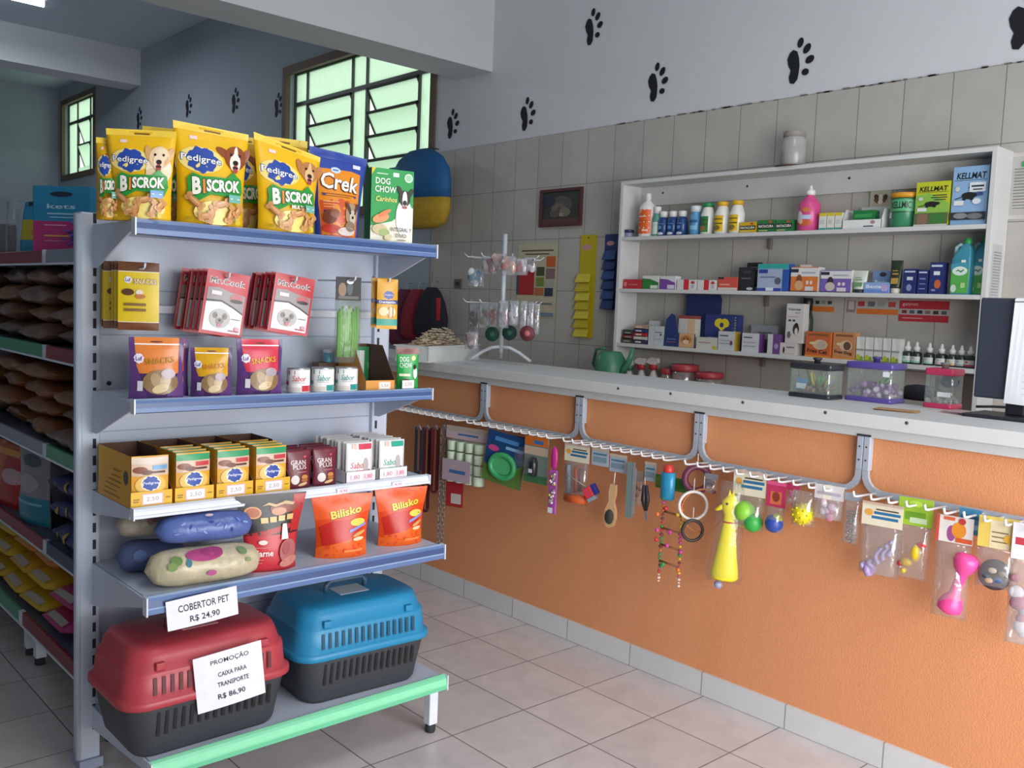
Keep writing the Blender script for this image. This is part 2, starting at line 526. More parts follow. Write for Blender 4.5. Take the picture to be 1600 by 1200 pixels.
def window(name, W, cols, ztop, rows, rh, yg=4.41, fw=.07):
    x0, x1, z0, z1 = W
    mb = MB()
    mb.box(x0, x0+fw, WALLY-.015, WALLY+.03, z0, z1, FRW); mb.box(x1-fw, x1, WALLY-.015, WALLY+.03, z0, z1, FRW)
    mb.box(x0+fw, x1-fw, WALLY-.015, WALLY+.03, z1-fw, z1, FRW); mb.box(x0+fw, x1-fw, WALLY-.03, WALLY+.03, z0, z0+fw, FRW)
    w = struct(mb, name)
    rv = MB()      # plastered reveal
    rv.box(x0, x0+fw*.4, WALLY+.03, WALLY+.18, z0, z1, PAINT_FAR); rv.box(x1-fw*.4, x1, WALLY+.03, WALLY+.18, z0, z1, PAINT_FAR)
    rv.box(x0, x1, WALLY+.03, WALLY+.18, z1-fw*.4, z1, PAINT_FAR); rv.box(x0, x1, WALLY+.03, WALLY+.18, z0, z0+fw*.4, PAINT_FAR)
    rv.obj('window_reveal', w)
    # iron lattice
    fm = MB(); t = .014
    xs = sorted(set([c for a in cols for c in a[:2]] + [x0+fw*.6, x1-fw*.6]))
    for x in xs: fm.box(x-t, x+t, yg-.015, yg+.015, z0+fw*.4, z1-fw*.4, IRON)
    for z in (ztop, z1-fw*.6, z0+fw*.6): fm.box(x0+fw*.5, x1-fw*.5, yg-.018, yg+.018, z-t*1.3, z+t*1.3, IRON)
    fm.obj('window_frame', w)
    for a, b in zip(xs[:-1], xs[1:]):
        lou = [c for c in cols if abs(c[0]-a) < 1e-6]
        if lou:
            MB().box(a+t, b-t, yg-.002, yg+.002, ztop+.02, z1-fw*.6, PANE).obj('window_pane', w)
            for r in range(rows):
                zt = ztop-.02-r*rh; zb = zt-rh*.98; ym = .10
                X = Matrix.Translation((0, yg-.02, zt)) @ Matrix.Rotation(math.atan2(ym, rh*.9), 4, 'X')
                L = rh*1.02
                p = MB().box(a+t*1.5, b-t*1.5, -.002, .002, -L, 0, PANE, xf=X)
                for q in ((a+t, a+t*2.4, -L, 0), (b-t*2.4, b-t, -L, 0), (a+t, b-t, -.016, .006), (a+t, b-t, -L-.006, -L+.012)):
                    p.box(q[0], q[1], -.008, .008, q[2], q[3], IRON, xf=X)
                p.obj('louver_pane', w)
            zl = ztop-.02-rows*rh
            if zl-z0 > .1: MB().box(a+t, b-t, yg-.002, yg+.002, z0+fw*.6, zl, PANE).obj('window_pane', w)
        else:
            MB().box(a+t, b-t, yg-.002, yg+.002, z0+fw*.6, z1-fw*.6, PANE).obj('window_pane', w)


k = 4.41/4.3
window('window_1', W1, [(-7.60*k, -6.85*k), (-6.63*k, -5.90*k)], 1.5+1.745*k, 4, .2)
window('window_2', W2, [(-14.30, -13.75)], 3.88, 2, .32, 4.4)

# ------------------------------------------------------------------ fluorescent tube in the far bay
t = thing('fluorescent_light', 'white fluorescent tube light glowing on the ceiling in the top left corner', 'ceiling light', (-10.3, 1.95, 4.4))
MB().box(-.05, .05, -.95, .95, -.06, 0, M('#d8dade', .5), .008).obj('housing', t)
MB().tube([(0, -.9, -.09), (0, .9, -.09)], .028, M('#e8f0ff', .3, 0, 0, 1, 0, 14.)).obj('tube', t)
for y in (-.91, .91): MB().box(-.03, .03, y-.02, y+.02, -.12, -.055, M('#c8ccd2', .5)).obj('lamp_holder', t)


# ------------------------------------------------------------------ light
def area(name, loc, tgt, sx, sy, e, col=(1, 1, 1)):
    l = bpy.data.lights.new(name, 'AREA'); l.shape = 'RECTANGLE'; l.size = sx; l.size_y = sy; l.energy = e; l.color = col
    o = bpy.data.objects.new(name, l); COL.objects.link(o); o.location = loc
    o.rotation_euler = (Vector(tgt)-Vector(loc)).to_track_quat('-Z', 'Y').to_euler()
    return o


area('daylight_from_shop_front', (1.48, 2.0, 1.35), (-3, 1.75, .9), 1.9, 2.5, 125, (.95, .98, 1.0))
k2 = area('counter_fill', (1.48, .3, 1.3), (-1.3, 2.97, .45), 1.3, 2.2, 17, (1, .98, .95))  # added fill lamp that brightens the counter front
k2.data.spread = R_(75)
area('near_bay_fill', (-.7, 1.6, 4.3), (-.9, 1.8, 0), .3, 2.0, 34, (.96, .98, 1.0))  # added overhead fill for the near walls, no fixture hangs there
area('ceiling_tube_far_bay', (-10.3, 1.95, 4.2), (-10.3, 1.95, 0), .2, 1.6, 60, (.85, .92, 1.0))
w = bpy.data.worlds.new('sky'); S.world = w; w.use_nodes = True
nt = w.node_tree; bg = nt.nodes['Background']
bg.inputs['Color'].default_value = (.93, .98, .95, 1); bg.inputs['Strength'].default_value = 1.5
S.view_settings.view_transform = 'Standard'
S.view_settings.look = 'None'
S.view_settings.exposure = -.15
S.cycles.max_bounces = 8
S.cycles.transparent_max_bounces = 24
# ------------------------------------------------------------------ end-of-aisle shelf unit (faces +x)
GX = -2.93
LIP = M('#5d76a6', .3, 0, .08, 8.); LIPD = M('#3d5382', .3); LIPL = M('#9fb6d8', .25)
GREEN = M('#6cc79a', .35, 0, .06, 10.); WHITEL = M('#dfe4ee', .3)
RED = M('#9b3b43', .35)
unit = thing('gondola_shelf_unit', 'white steel shelf unit with blue shelf edges full of pet food at the aisle end', 'shelf unit', (GX, 1.457, 0))
DARK = M('#2a2c33', .7)


def upright(ys):
    mb = MB()
    mb.box(-.07, 0, ys-.03, ys+.03, .02, 1.727, STEEL, .006)
    mb.tube([(-.012, ys-.03*(1 if ys < 0 else -1), .03), (-.012, ys-.03*(1 if ys < 0 else -1), 1.72)], .012, STEEL)
    z = .12
    yy = ys+(.012 if ys < 0 else -.012)
    it = []
    while z < 1.70:
        mb.box(-.001, .0006, yy-.006, yy+.004, z, z+.03, DARK)
        z += .0525
    mb.box(-.08, .012, ys-.035, ys+.035, 0, .03, STEELD)
    return mb


upright(-.52).obj('upright', unit); upright(.53).obj('upright', unit)
bp = MB()
bp.box(-.05, -.02, -.49, .5, .15, 1.71, STEEL)
for z in (.15, .42, .62, .92, 1.06, 1.36, 1.50): bp.box(-.021, -.0185, -.49, .5, z-.002, z+.002, STEELD)
for y, z in ((-.46, 1.21), (-.46, 1.17), (-.46, .33), (.50, 1.58)): bp.lathe([(.007, 0), (.007, .004)], DARK, 10, xf=Matrix.Translation((-.02, y, z)) @ Matrix.Rotation(PI/2, 4, 'Y'))
bp.obj('back_panel', unit)
cb = MB(); cb.box(-.02, .012, -.47, .49, 1.43, 1.455, WHITEL, .003)
cb.obj('hook_rail', unit)


def shelf(z, xf, lipm, lh, slant=.012, y0=-.515, y1=.515, tri=True, leg=False, lips=None):
    d = xf-GX
    s = MB()
    s.box(-.018, d-.005, y0+.008, y1-.008, z-.018, z, STEEL)
    s.box(.05, d-.02, y0+.01, y1-.01, z-.03, z-.018, STEELD)
    so = s.obj('shelf', unit)
    lp = MB()
    n = 6
    prof = [(d, z+.006), (d+.01, z+.002), (d+.014, z-.006), (d+.016, z-lh*.55), (d+.02, z-lh*.62), (d+.02, z-lh+.003), (d+.012, z-lh), (d-.004, z-lh), (d-.004, z+.006)]
    vs = []
    for y in (y0, y1): vs += [(x, y, zz) for x, zz in prof]
    q = len(prof)
    lp.add(vs, [list(range(q))[::-1], [q+i for i in range(q)]], WHITEL)
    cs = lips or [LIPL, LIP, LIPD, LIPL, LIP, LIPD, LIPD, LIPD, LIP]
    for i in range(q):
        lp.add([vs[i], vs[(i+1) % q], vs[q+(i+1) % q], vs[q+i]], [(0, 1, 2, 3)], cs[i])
    lo = lp.obj('shelf_edge', so)
    for y in (y0-.003, y1-.001): MB().box(d-.006, d+.022, y, y+.004, z-lh-.001, z+.007, WHITEL).obj('end_cap', so)
    for y in (y0, y1-.006):
        br = MB()
        P = [(-.0, z-.001), (d-.02, z-.001), (d-.02, z-.03), (.03, z-.13 if tri else z-.07), (0, z-.13 if tri else z-.07)]
        vs = [Vector((x, yy, zz)) for yy in (y, y+.006) for x, zz in P]; m = len(P)
        br.add(vs, [list(range(m)), list(range(m, 2*m))[::-1]]+[(i, m+i, m+(i+1) % m, (i+1) % m) for i in range(m)], STEEL)
        br.obj('side_bracket', so)
    return so


SZ1, SZ2, SZ3, SZ4, SZ5 = 1.692, 1.192, .884, .655, .198
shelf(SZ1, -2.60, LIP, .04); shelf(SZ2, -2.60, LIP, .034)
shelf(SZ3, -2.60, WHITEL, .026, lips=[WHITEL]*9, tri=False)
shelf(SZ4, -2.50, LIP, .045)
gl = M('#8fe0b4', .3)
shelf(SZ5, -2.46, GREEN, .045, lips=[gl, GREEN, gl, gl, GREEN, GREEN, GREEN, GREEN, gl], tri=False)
for y in (-.49, .475):
    lg = MB(); lg.box(.435, .47, y-.018, y+.018, .03, .17, WHITEL, .003)
    l = lg.obj('leg', unit)
    MB().lathe([(.016, 0), (.018, .005), (.018, .024), (.012, .03)], DARK, 14, c=(.4525, y, 0)).obj('rubber_foot', l)

EY = R_(90)


def gp(px, py, X=-2.62): return atx(px, py, X)


# ---- top shelf: biscuit bags
YEL = '#efbb12'; BLUE = '#2b4aa3'; GRN = '#2c9a3c'; BIS = '#c98a52'


def ped(dog=1, flav=''):
    it = [('r', 0, .93, 1, 1, '#f4cf48'), ('r', .40, .945, .62, .965, '#7b5a10'), ('r', .2, .85, .3, .885, '#f3d6d2'),
          ('e', .34, .655, .31, .13, '#f3dc84'), ('b', .35, .655, .21, .125, BLUE),
          ('t', 'Pedigree', .34, .655, .098, .57, '#1d3478', {'b': .045, 'rot': -.04}), ('t', 'Pedigree', .34, .655, .085, .55, '#f6f6f4', {'b': .012, 'rot': -.04})]
    hx = {1: .79, 2: .83, 3: .83}[dog]; c1 = {1: '#d9a468', 2: '#8f4722', 3: '#b97c46'}[dog]; c2 = {1: '#f0dcbc', 2: '#efe7dc', 3: '#dfb98c'}[dog]; z = {1: .70, 2: .72, 3: .75}[dog]
    if dog == 1: it += [('e', hx, z-.13, .2, .17, c2), ('e', hx-.1, z-.2, .1, .08, '#e6cba2')]
    it += [('e', hx-.15, z+.03, .06, .10, c1, .3 if dog != 2 else 1.0), ('e', hx+.14, z+.02, .055, .10, c1, -.3), ('e', hx, z, .155, .125, c1 if dog != 1 else '#e9c99c'), ('e', hx+.02, z+.03, .1, .08, '#f2dab4' if dog == 1 else c1), ('e', hx, z+.03, .03, .09, c2), ('e', hx-.005, z-.05, .085, .095, c2),
           ('e', hx-.065, z+.03, .019, .015, '#241a14'), ('e', hx+.06, z+.03, .019, .015, '#241a14'), ('e', hx, z-.05, .042, .027, '#241a14'), ('e', hx, z-.115, .04, .045, '#b3474b'), ('e', hx, z-.1, .045, .012, '#3a1a18')]
    it += [('p', [(.08, .27), (.13, .36), (.12, .46), (.2, .52), (.34, .49), (.52, .50), (.70, .50), (.80, .57), (.86, .53), (.93, .5), (.96, .38), (.90, .28), (.7, .31), (.45, .32), (.25, .24)], GRN)]
    for tx, cx, cy, h, w in (('B', .24, .395, .175, .13), ('i', .35, .395, .145, .05), ('SCROK', .64, .415, .125, .52)):
        it += [('t', tx, cx, cy, h+.014, w+.02, '#17502a', {'b': .06, 'sh': .1, 'rot': .06}), ('t', tx, cx, cy, h, w, '#f7f4e8' if tx != 'i' else '#ee8a2f', {'b': .045, 'sh': .1, 'rot': .06})]
    if flav: it += [('t', flav, .6, .30, .045, .22, '#f7f4e8', {'b': .03})]
    it += [('e', .56, .14, .36, .12, '#f7df7e')]
    for x, y, r, w in ((.22, .24, -.7, .17), (.45, .12, 1.3, .14), (.60, .23, .3, .14), (.74, .13, 1.2, .14), (.36, .10, .2, .1), (.86, .17, .9, .1)):
        it += [('e', x, y-.006, w*.8, .036, '#a8683a', r)]
        for sg in (-1, 1):
            ex = x+sg*w*.68*math.cos(r); ey = y+sg*w*.68*math.sin(r)*.72
            for q in (-1, 1): it += [('e', ex-q*.026*math.sin(r), ey+q*.02*math.cos(r), .04, .026, '#d49a60')]
        it += [('e', x, y, w*.75, .028, '#cf9158', r), ('e', x-.01, y+.008, w*.5, .01, '#e3b47e', r)]
    it += [('r', .70, .25, .9, .33, '#7fa9dc' if dog == 1 else '#74b7a9'), ('r', .72, .285, .88, .295, '#e8f0f6'), ('e', .85, .06, .04, .03, '#d7c13a'), ('e', .12, .07, .05, .02, '#c09a18'), ('r', .08, .03, .24, .036, '#c09a18')]
    return it


def standbag(px0, px1, pyb, pyt, X, rz, fn, name, label, cat, T, col, art, z=None, rx=0., ry=0., group=None, wk=1., **k):
    """pouch standing on a shelf of the unit: px span of its foot, top edge height"""
    xm = (px0+px1)/2
    c = gp(xm, pyb, X); a = gp(px0, pyb, X); b = gp(px1, pyb, X); t = gp(xm, pyt, X)
    view = math.atan2(c.y, -c.x)
    W = (b.y-a.y)*math.cos(view)/max(.4, math.cos(rz-EY+view)) if True else 0
    zz = z if z is not None else c.z
    return bag(name, label, cat, W*wk, t.z-zz, T, col, art, (X, c.y, zz), rz, rx=rx, ry=ry, group=group, **k)


GB = 'yellow dog biscuit bags on the top shelf'
standbag(176, 265, 342, 203, -2.645, R_(62), 0, 'biscuit_bag', 'yellow dog biscuit bag with a cream puppy head, front left of the top shelf', 'bag', .07, YEL, ped(1), SZ1, group=GB, wk=1.06, flare=.16, slant=-.006)
standbag(279, 378, 350, 199, -2.64, R_(80), 0, 'biscuit_bag', 'tallest yellow dog biscuit bag, with a brown and white dog head', 'bag', .075, YEL, ped(2), SZ1, group=GB, wk=1.05, flare=.13, slant=.014)
standbag(406, 488, 358, 226, -2.63, R_(86), 0, 'biscuit_bag', 'yellow multi flavour biscuit bag just left of the blue and orange bag', 'bag', .07, YEL, ped(3, 'MULTI'), SZ1, group=GB, wk=1.06, flare=.2, slant=.048)
bk = [(150, 190, 216, -2.70, 66, 'yellow biscuit bag half hidden behind the puppy bag at the left end'), (222, 290, 200, -2.80, 70, 'yellow bag whose top peeks out between the two leftmost dog biscuit bags'),
      (345, 420, 214, -2.78, 78, 'yellow dog biscuit bag in shadow between the second and third front bags'), (405, 478, 216, -2.74, 80, 'yellow dog biscuit bag standing right behind the multi flavour bag')]
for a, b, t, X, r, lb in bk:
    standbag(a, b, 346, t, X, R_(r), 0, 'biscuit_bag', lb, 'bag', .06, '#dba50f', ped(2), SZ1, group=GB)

crek = [('r', 0, .9, 1, 1, '#2f469c'), ('p', [(.1, .02), (.9, .02), (.92, .4), (.9, .78), (.72, .8), (.1, .78), (.06, .4)], '#e08a1e'), ('p', [(.1, .02), (.9, .02), (.91, .3), (.86, .42), (.5, .46), (.08, .42)], '#c9501f'),
        ('e', .42, .78, .09, .035, '#c7d7f0'), ('r', .37, .775, .47, .788, '#2b4aa3'),
        ('t', 'Crek', .5, .64, .2, .78, '#5b2a12', {'b': .055, 'sh': .15, 'rot': -.06}), ('t', 'Crek', .5, .645, .185, .74, '#f5efe6', {'b': .02, 'sh': .1, 'rot': -.06}),
        ('r', .74, .84, .88, .885, '#d5dcf0'), ('r', .12, .5, .82, .508, '#7b3a12'), ('r', .12, .475, .7, .482, '#7b3a12'), ('r', .14, .41, .45, .42, '#e3b070'), ('r', .14, .38, .42, .387, '#e3b070'), ('r', .14, .35, .4, .357, '#e3b070'),
        ('e', .74, .28, .15, .14, '#a98c74'), ('e', .66, .36, .04, .07, '#5a4030', .4), ('e', .86, .36, .04, .07, '#5a4030', -.4), ('e', .76, .25, .08, .09, '#c9b7a4'), ('e', .7, .3, .016, .014, '#1d1512'), ('e', .82, .3, .016, .014, '#1d1512'), ('e', .76, .25, .025, .018, '#1d1512'),
        ('e', .25, .24, .14, .08, '#6d3420'), ('e', .35, .28, .1, .05, '#83432a', .4), ('e', .3, .1, .2, .05, '#b92c1c'), ('e', .62, .08, .2, .05, '#cfc6bf'), ('e', .7, .14, .12, .06, '#8a7462')]
standbag(494, 558, 370, 238, -2.63, R_(80), 0, 'biscuit_bag', 'blue topped orange dog snack bag with a small terrier on the top shelf', 'bag', .07, '#2f469c', crek, SZ1, wk=1.04, flare=.36, slant=.02)
dc = [('r', 0, 0, 1, 1, '#1f9a48'), ('p', [(0, 0), (1, 0), (1, .5), (.88, .52), (.75, .42), (.5, .3), (0, .22)], '#ece5d2'), ('p', [(0, .9), (.1, 1), (0, 1)], '#d8c43a'),
      ('r', .12, .92, .38, .935, '#bfe0c0'), ('r', .5, .9, .64, .955, '#e8ece8'), ('e', .87, .9, .1, .06, '#e6eee4'), ('e', .87, .9, .08, .045, '#9fcfa6'),
      ('t', 'DOG', .26, .83, .085, .34, '#f3f6ee', {'b': .015}), ('t', 'CHOW', .33, .72, .085, .5, '#f3f6ee', {'b': .015}), ('t', 'Carinhos', .35, .59, .07, .5, '#e3d77a', {'b': .02, 'sh': .2}),
      ('e', .78, .36, .2, .26, '#f0eeea'), ('e', .78, .62, .14, .11, '#2a2422'), ('e', .66, .72, .05, .07, '#2a2422', .5), ('e', .92, .7, .05, .07, '#2a2422', -.5), ('e', .78, .6, .06, .12, '#efece8'), ('e', .71, .64, .017, .015, '#0f0d0c'), ('e', .86, .64, .017, .015, '#0f0d0c'), ('e', .78, .56, .05, .035, '#1b1716'), ('e', .78, .5, .06, .02, '#a8605c'),
      ('e', .22, .33, .2, .06, '#e0955f', .3), ('e', .3, .4, .17, .03, '#dd7f4a', .5), ('e', .2, .18, .18, .07, '#c9b98c'), ('e', .3, .14, .13, .05, '#9cae6d'), ('e', .4, .08, .1, .04, '#d3c39c', .3),
      ('t', 'INTEGRAL Y', .7, .19, .055, .5, '#3d372c', {'b': .006}), ('t', 'DUO', .7, .11, .05, .26, '#3d372c', {'b': .006}), ('r', .62, .045, .82, .055, '#5d564a')]
c = gp(611, 382, -2.625); t_ = gp(611, 268, -2.625)
carton('biscuit_box', 'green dog biscuit carton with a black and white bulldog on the top shelf', 'box', .155, t_.z-SZ1+.008, .05, '#1f9a48', dc, (-2.625, c.y, SZ1), R_(80), left=[('r', 0, 0, 1, 1, '#127038'), ('r', .3, .2, .7, .8, '#187d40')], sides='#127038')

# ---- peg hooks and hanging packs
def peg(Y, z, L, par=unit):
    h = MB()
    h.tube([(.0, 0, 0), (.012, 0, .0), (L-.01, 0, 0), (L, 0, .004), (L+.004, 0, .016)], .0032, WHITEL, 6)
    o = h.obj('peg_hook', par, (.01, Y-1.457, z))
    return o


snk = [('r', 0, .86, 1, 1, '#6b3f1f'), ('r', 0, 0, 1, .12, '#7a4522'), ('r', 0, .12, 1, .86, '#e3c31c'), ('r', 0, .855, 1, .868, '#f3e9c8'), ('r', 0, .115, 1, .127, '#f3e9c8'), ('e', .62, .93, .1, .018, '#3b2312'),
       ('b', .24, .74, .09, .05, '#ece8f4'), ('t', 'Luf', .24, .74, .05, .12, '#5a2f8a', {'b': .02}), ('t', 'SNACKS', .66, .72, .085, .58, '#8a5a26', {'b': .05}), ('t', 'SNACKS', .66, .72, .075, .55, '#f1dcae', {'b': .02}),
       ('e', .24, .56, .15, .05, '#5a3a20'), ('e', .52, .56, .09, .04, '#e8dfcf'), ('e', .54, .5, .13, .035, '#c57b38'),
       ('r', .15, .36, .68, .4, '#8a6233'), ('r', .15, .28, .68, .32, '#8a6233')]
Yc = gp(220, 440, -2.72)


def hang(px0, px1, pyt, pyb, X, rz, n, dx, name, labf, labb, T, col, art, group, seed, dyaw=0., colb=None, W=None, kind='flat', dz=0., jit=.03, Hk=1., ry=0.):
    xm = (px0+px1)/2
    c = gp(xm, pyt, X); b = gp(xm, pyb, X); l = gp(px0, pyb, X); r = gp(px1, pyb, X)
    view = math.atan2(c.y, -c.x)
    w = W or (r.y-l.y)*math.cos(view)/math.cos(rz-EY+view)
    H = (c.z-b.z)*Hk
    root = bag(name, labf, 'bag', w, H, T, col, art, (X, c.y-H*math.sin(ry)*.5, b.z), rz, ry=ry, kind=kind, seed=seed, group=group)
    rn = random.Random(seed)
    for i in range(1, n):
        o = dup(root, (X-dx*i, c.y-H*math.sin(ry)*.5+rn.uniform(-jit, jit)*.2, b.z+dz*i+rn.uniform(-1, 1)*.004), rz+dyaw*i*.3+rn.uniform(-jit, jit)*3, labb, group)
        o.rotation_euler.x = R_(-1)
    return c, H


c, H = hang(185, 249, 410, 516, -2.74, R_(70), 5, .036, 'treat_bag', 'yellow dog stick bag with brown ends hanging foremost at the upper left', 'yellow and brown treat bag hanging behind the foremost stick bag at the upper left', .012, '#e3c31c', snk, 'yellow hanging treat bags', 5, colb='#e3c31c')
peg(c.y, c.z-.018, .225)
mrc = [('r', 0, 0, 1, 1, '#c9303c'), ('r', .35, .95, .6, .97, '#8a1c26'), ('t', 'Mr.Cook', .5, .84, .105, .84, '#f4e6e6', {'b': .05}), ('t', 'Mr.Cook', .5, .84, .09, .81, '#2a1416', {'b': .0}),
       ('p', [(.06, .05), (.94, .05), (.95, .66), (.6, .69), (.3, .74), (.06, .72)], '#9a8f8f'), ('p', [(.06, .05), (.94, .05), (.94, .36), (.7, .44), (.4, .52), (.06, .5)], '#e9e7e8'),
       ('p', [(.06, .5), (.4, .52), (.7, .44), (.94, .36), (.94, .38), (.7, .47), (.4, .55), (.06, .53)], '#2c2628'), ('e', .74, .6, .15, .07, '#c26068'), ('e', .75, .56, .15, .03, '#31282a'), ('r', .15, .62, .38, .68, '#e9dfe0'),
       ('e', .42, .26, .24, .15, '#b9b2ae'), ('e', .3, .3, .06, .05, '#77706c'), ('e', .52, .3, .06, .05, '#77706c'), ('e', .42, .22, .09, .05, '#8c8480'), ('e', .33, .3, .014, .012, '#241e1c'), ('e', .5, .3, .014, .012, '#241e1c'), ('e', .42, .23, .03, .02, '#221c1a'), ('e', .42, .16, .05, .03, '#c0707a'),
       ('r', .66, .08, .9, .1, '#b5444e'), ('e', .84, .13, .06, .03, '#d9a3a6'), ('r', .68, .27, .88, .28, '#554d4e')]
c, H = hang(318, 385, 424, 524, -2.70, R_(82), 6, .036, 'treat_pack', 'red dog treat pack with a white lower half, foremost of the left red bunch', 'red dog treat pack hanging behind the foremost one in the left red bunch', .008, '#c9303c', mrc, 'left bunch of red treat packs', 11, ry=R_(8))
peg(c.y, c.z-.02, .25)
c, H = hang(425, 487, 430, 521, -2.70, R_(84), 6, .032, 'treat_pack', 'red dog treat pack with a white lower half, foremost of the right red bunch', 'red dog treat pack hanging behind the foremost one in the right red bunch', .008, '#c9303c', mrc, 'right bunch of red treat packs', 17, ry=R_(8))
peg(c.y, c.z-.02, .25)
# green chew sticks in clear bag
c = gp(545, 433, -2.72); b = gp(545, 567, -2.72)
cs = thing('chew_stick_pack', 'clear bag of bright green chew sticks with a black header card hanging on the unit', 'bag', (-2.72, c.y, b.z), R_(80))
Hh = c.z-b.z
hd = MB(); hd.box(-.045, .045, -.002, .002, Hh*.73, Hh, M('#22201f', .5), .0005)
hd.art(lambda u, v, o: Vector(((u-.5)*.09, -.002-o, Hh*(.73+.27*v))), [('e', .25, .45, .16, .3, '#8a6a4a'), ('e', .55, .5, .12, .28, '#3e4a50'), ('r', .1, .06, .9, .18, '#5a554e'), ('e', .55, .8, .14, .1, '#dfe3e4')], 1.)
hd.obj('header_card', cs)
for i in range(9):
    MB().tube([(-.034+i*.0085, .0+(i % 3)*.004, Hh*.07), (-.034+i*.0085+.002, 0, Hh*.35), (-.034+i*.0085, (i % 2)*.004, Hh*(.6+.03*(i % 3)))], .0055, M('#79b048', .7, 0, .3, 120.), 7).obj('chew_stick', cs)
fb = MB(); fb.loft([[(x*.047, y*.012*k, Hh*z) for x, y in ((-1, 0), (-.6, -1), (.6, -1), (1, 0), (.6, 1), (-.6, 1))] for z, k in ((0, .1), (.08, 1), (.5, 1.1), (.66, .7), (.74, .1))], FILM('#e6f0ea', .08, .03), True)
fb.obj('clear_bag', cs)
peg(c.y, c.z-.012, .24)
den = [('r', 0, .0, 1, 1, '#e5a714'), ('b', .55, .68, .24, .08, BLUE), ('t', 'Pedigree', .55, .68, .04, .4, '#fff'), ('r', 0, .5, 1, .58, '#2b3c86'), ('t', 'Dentastix', .5, .54, .05, .8, '#f2f2f2', {'b': .02}), ('r', 0, .07, 1, .2, '#149a86'), ('e', .3, .35, .22, .09, '#efd9a8'), ('e', .7, .34, .2, .1, '#f0e2c4'), ('r', .55, .22, .62, .44, '#c98f4f'), ('r', .72, .22, .79, .45, '#b97f45')]
c, H = hang(590, 622, 436, 514, -2.73, R_(72), 2, .045, 'dental_stick_pack', 'small yellow dental stick pack hanging foremost at the right edge of the unit', 'small yellow dental stick pack hanging just behind another at the right edge of the unit', .012, '#e5a714', den, 'yellow dental stick packs', 23)
peg(c.y, c.z-.012, .2)

# ---- second shelf: pouches, cans, cartons
def snk2(top, txt):
    return [('r', .06, .42, .94, 1, top), ('r', .06, .88, .94, .9, '#ffffff'), ('e', .5, .93, .12, .014, '#7a3a2a'), ('p', [(.06, .42), (.94, .42), (.94, .62), (.6, .48)], top), ('p', [(0, 0), (.35, 0), (.12, .55), (.1, 1), (0, 1)], '#5e3a78'), ('p', [(1, 0), (.65, 0), (.92, .45), (.92, 1), (1, 1)], '#5e3a78'),
            ('b', .17, .66, .09, .08, '#efe9f4'), ('t', 'Luf', .17, .66, .07, .12, '#4b2a80', {'b': .02}), ('t', 'SNACKS', .56, .63, .1, .56, txt, {'b': .03, 'rot': .1}),
            ('e', .57, .28, .34, .2, '#8d6f4c'), ('e', .5, .3, .1, .14, '#a98a60', .5), ('e', .66, .3, .1, .16, '#bda27c', -.3), ('e', .57, .18, .16, .07, '#d0b88a', .3), ('e', .72, .42, .14, .08, '#b3a0a8'), ('r', .14, .14, .24, .3, '#dcd8e0')]


pz = [(201, 287, 612, 527, 72, '#e2823a', '#b9821f', 'orange topped purple snack pouch, leftmost on the second shelf'), (297, 362, 614, 543, 70, '#d9a21a', '#c9821f', 'yellow topped dark purple snack pouch, middle one on the second shelf'), (369, 440, 612, 530, 80, '#d63a52', '#d9a02a', 'pink topped purple snack pouch beside the cans on the second shelf')]
for a, b, yb, yt, rz, tp, tx, lb in pz:
    standbag(a, b, yb, yt, -2.645, R_(rz), 0, 'snack_pouch', lb, 'pouch', .055, '#4e3168', snk2(tp, tx), SZ2, group='purple snack pouches', rough=.25)
# pouches right behind them
for a, b, yb, yt, X, lb in ((215, 295, 606, 528, -2.72, 'purple snack pouch hidden behind the orange topped one'), (375, 432, 606, 531, -2.72, 'purple snack pouch hidden behind the pink topped one')):
    standbag(a, b, yb, yt, X, R_(72), 0, 'snack_pouch', lb, 'pouch', .05, '#4e3168', snk2('#c8403f', '#d9a02a'), SZ2, group='purple snack pouches')


def can(px, col, lb):
    c = gp(px, 610, -2.645)
    o = thing('food_can', lb, 'can', (-2.645, c.y, SZ2), R_(58), 'pet food cans on the second shelf')
    r, h = .036, .082
    mb = MB(); mb.lathe([(r*.95, .002), (r, .006), (r, h-.006), (r*.95, h-.002)], M('#e9e9ea', .3), 24)

    def sf(u, v, off):
        a = (u-.5)*2*1.5
        return Vector(((r+off)*math.sin(a), -(r+off)*math.cos(a), .006+v*(h-.012)))
    mb.art(sf, [('r', 0, 0, 1, 1, '#eceae8'), ('r', .02, .8, .42, .98, col), ('r', .0, .3, .2, .5, col), ('r', .62, .04, .98, .3, col), ('r', 0, .06, .6, .22, '#d9cfc6'), ('t', 'Sabor', .54, .62, .26, .4, col, {'sh': .3}), ('r', .36, .42, .7, .45, '#b0a8a8')], 1.5*2*r/h, tol=.3)
    mb.obj('body', o)
    for z0, z1 in ((0, .004), (h-.004, h)): MB().lathe([(r*1.02, z0), (r*1.03, (z0+z1)/2), (r*1.02, z1)], M('#c8cacd', .25, .8), 24).obj('rim', o)


can(466, '#c8323e', 'red and white pet food can, the only red one on the second shelf')
can(504, '#2d9490', 'teal and white pet food can in the middle of the three cans')
can(541, '#2d9490', 'teal and white pet food can, rightmost of the three cans')
# display carton: green back, brown inside, orange front
OR = '#dc9440'


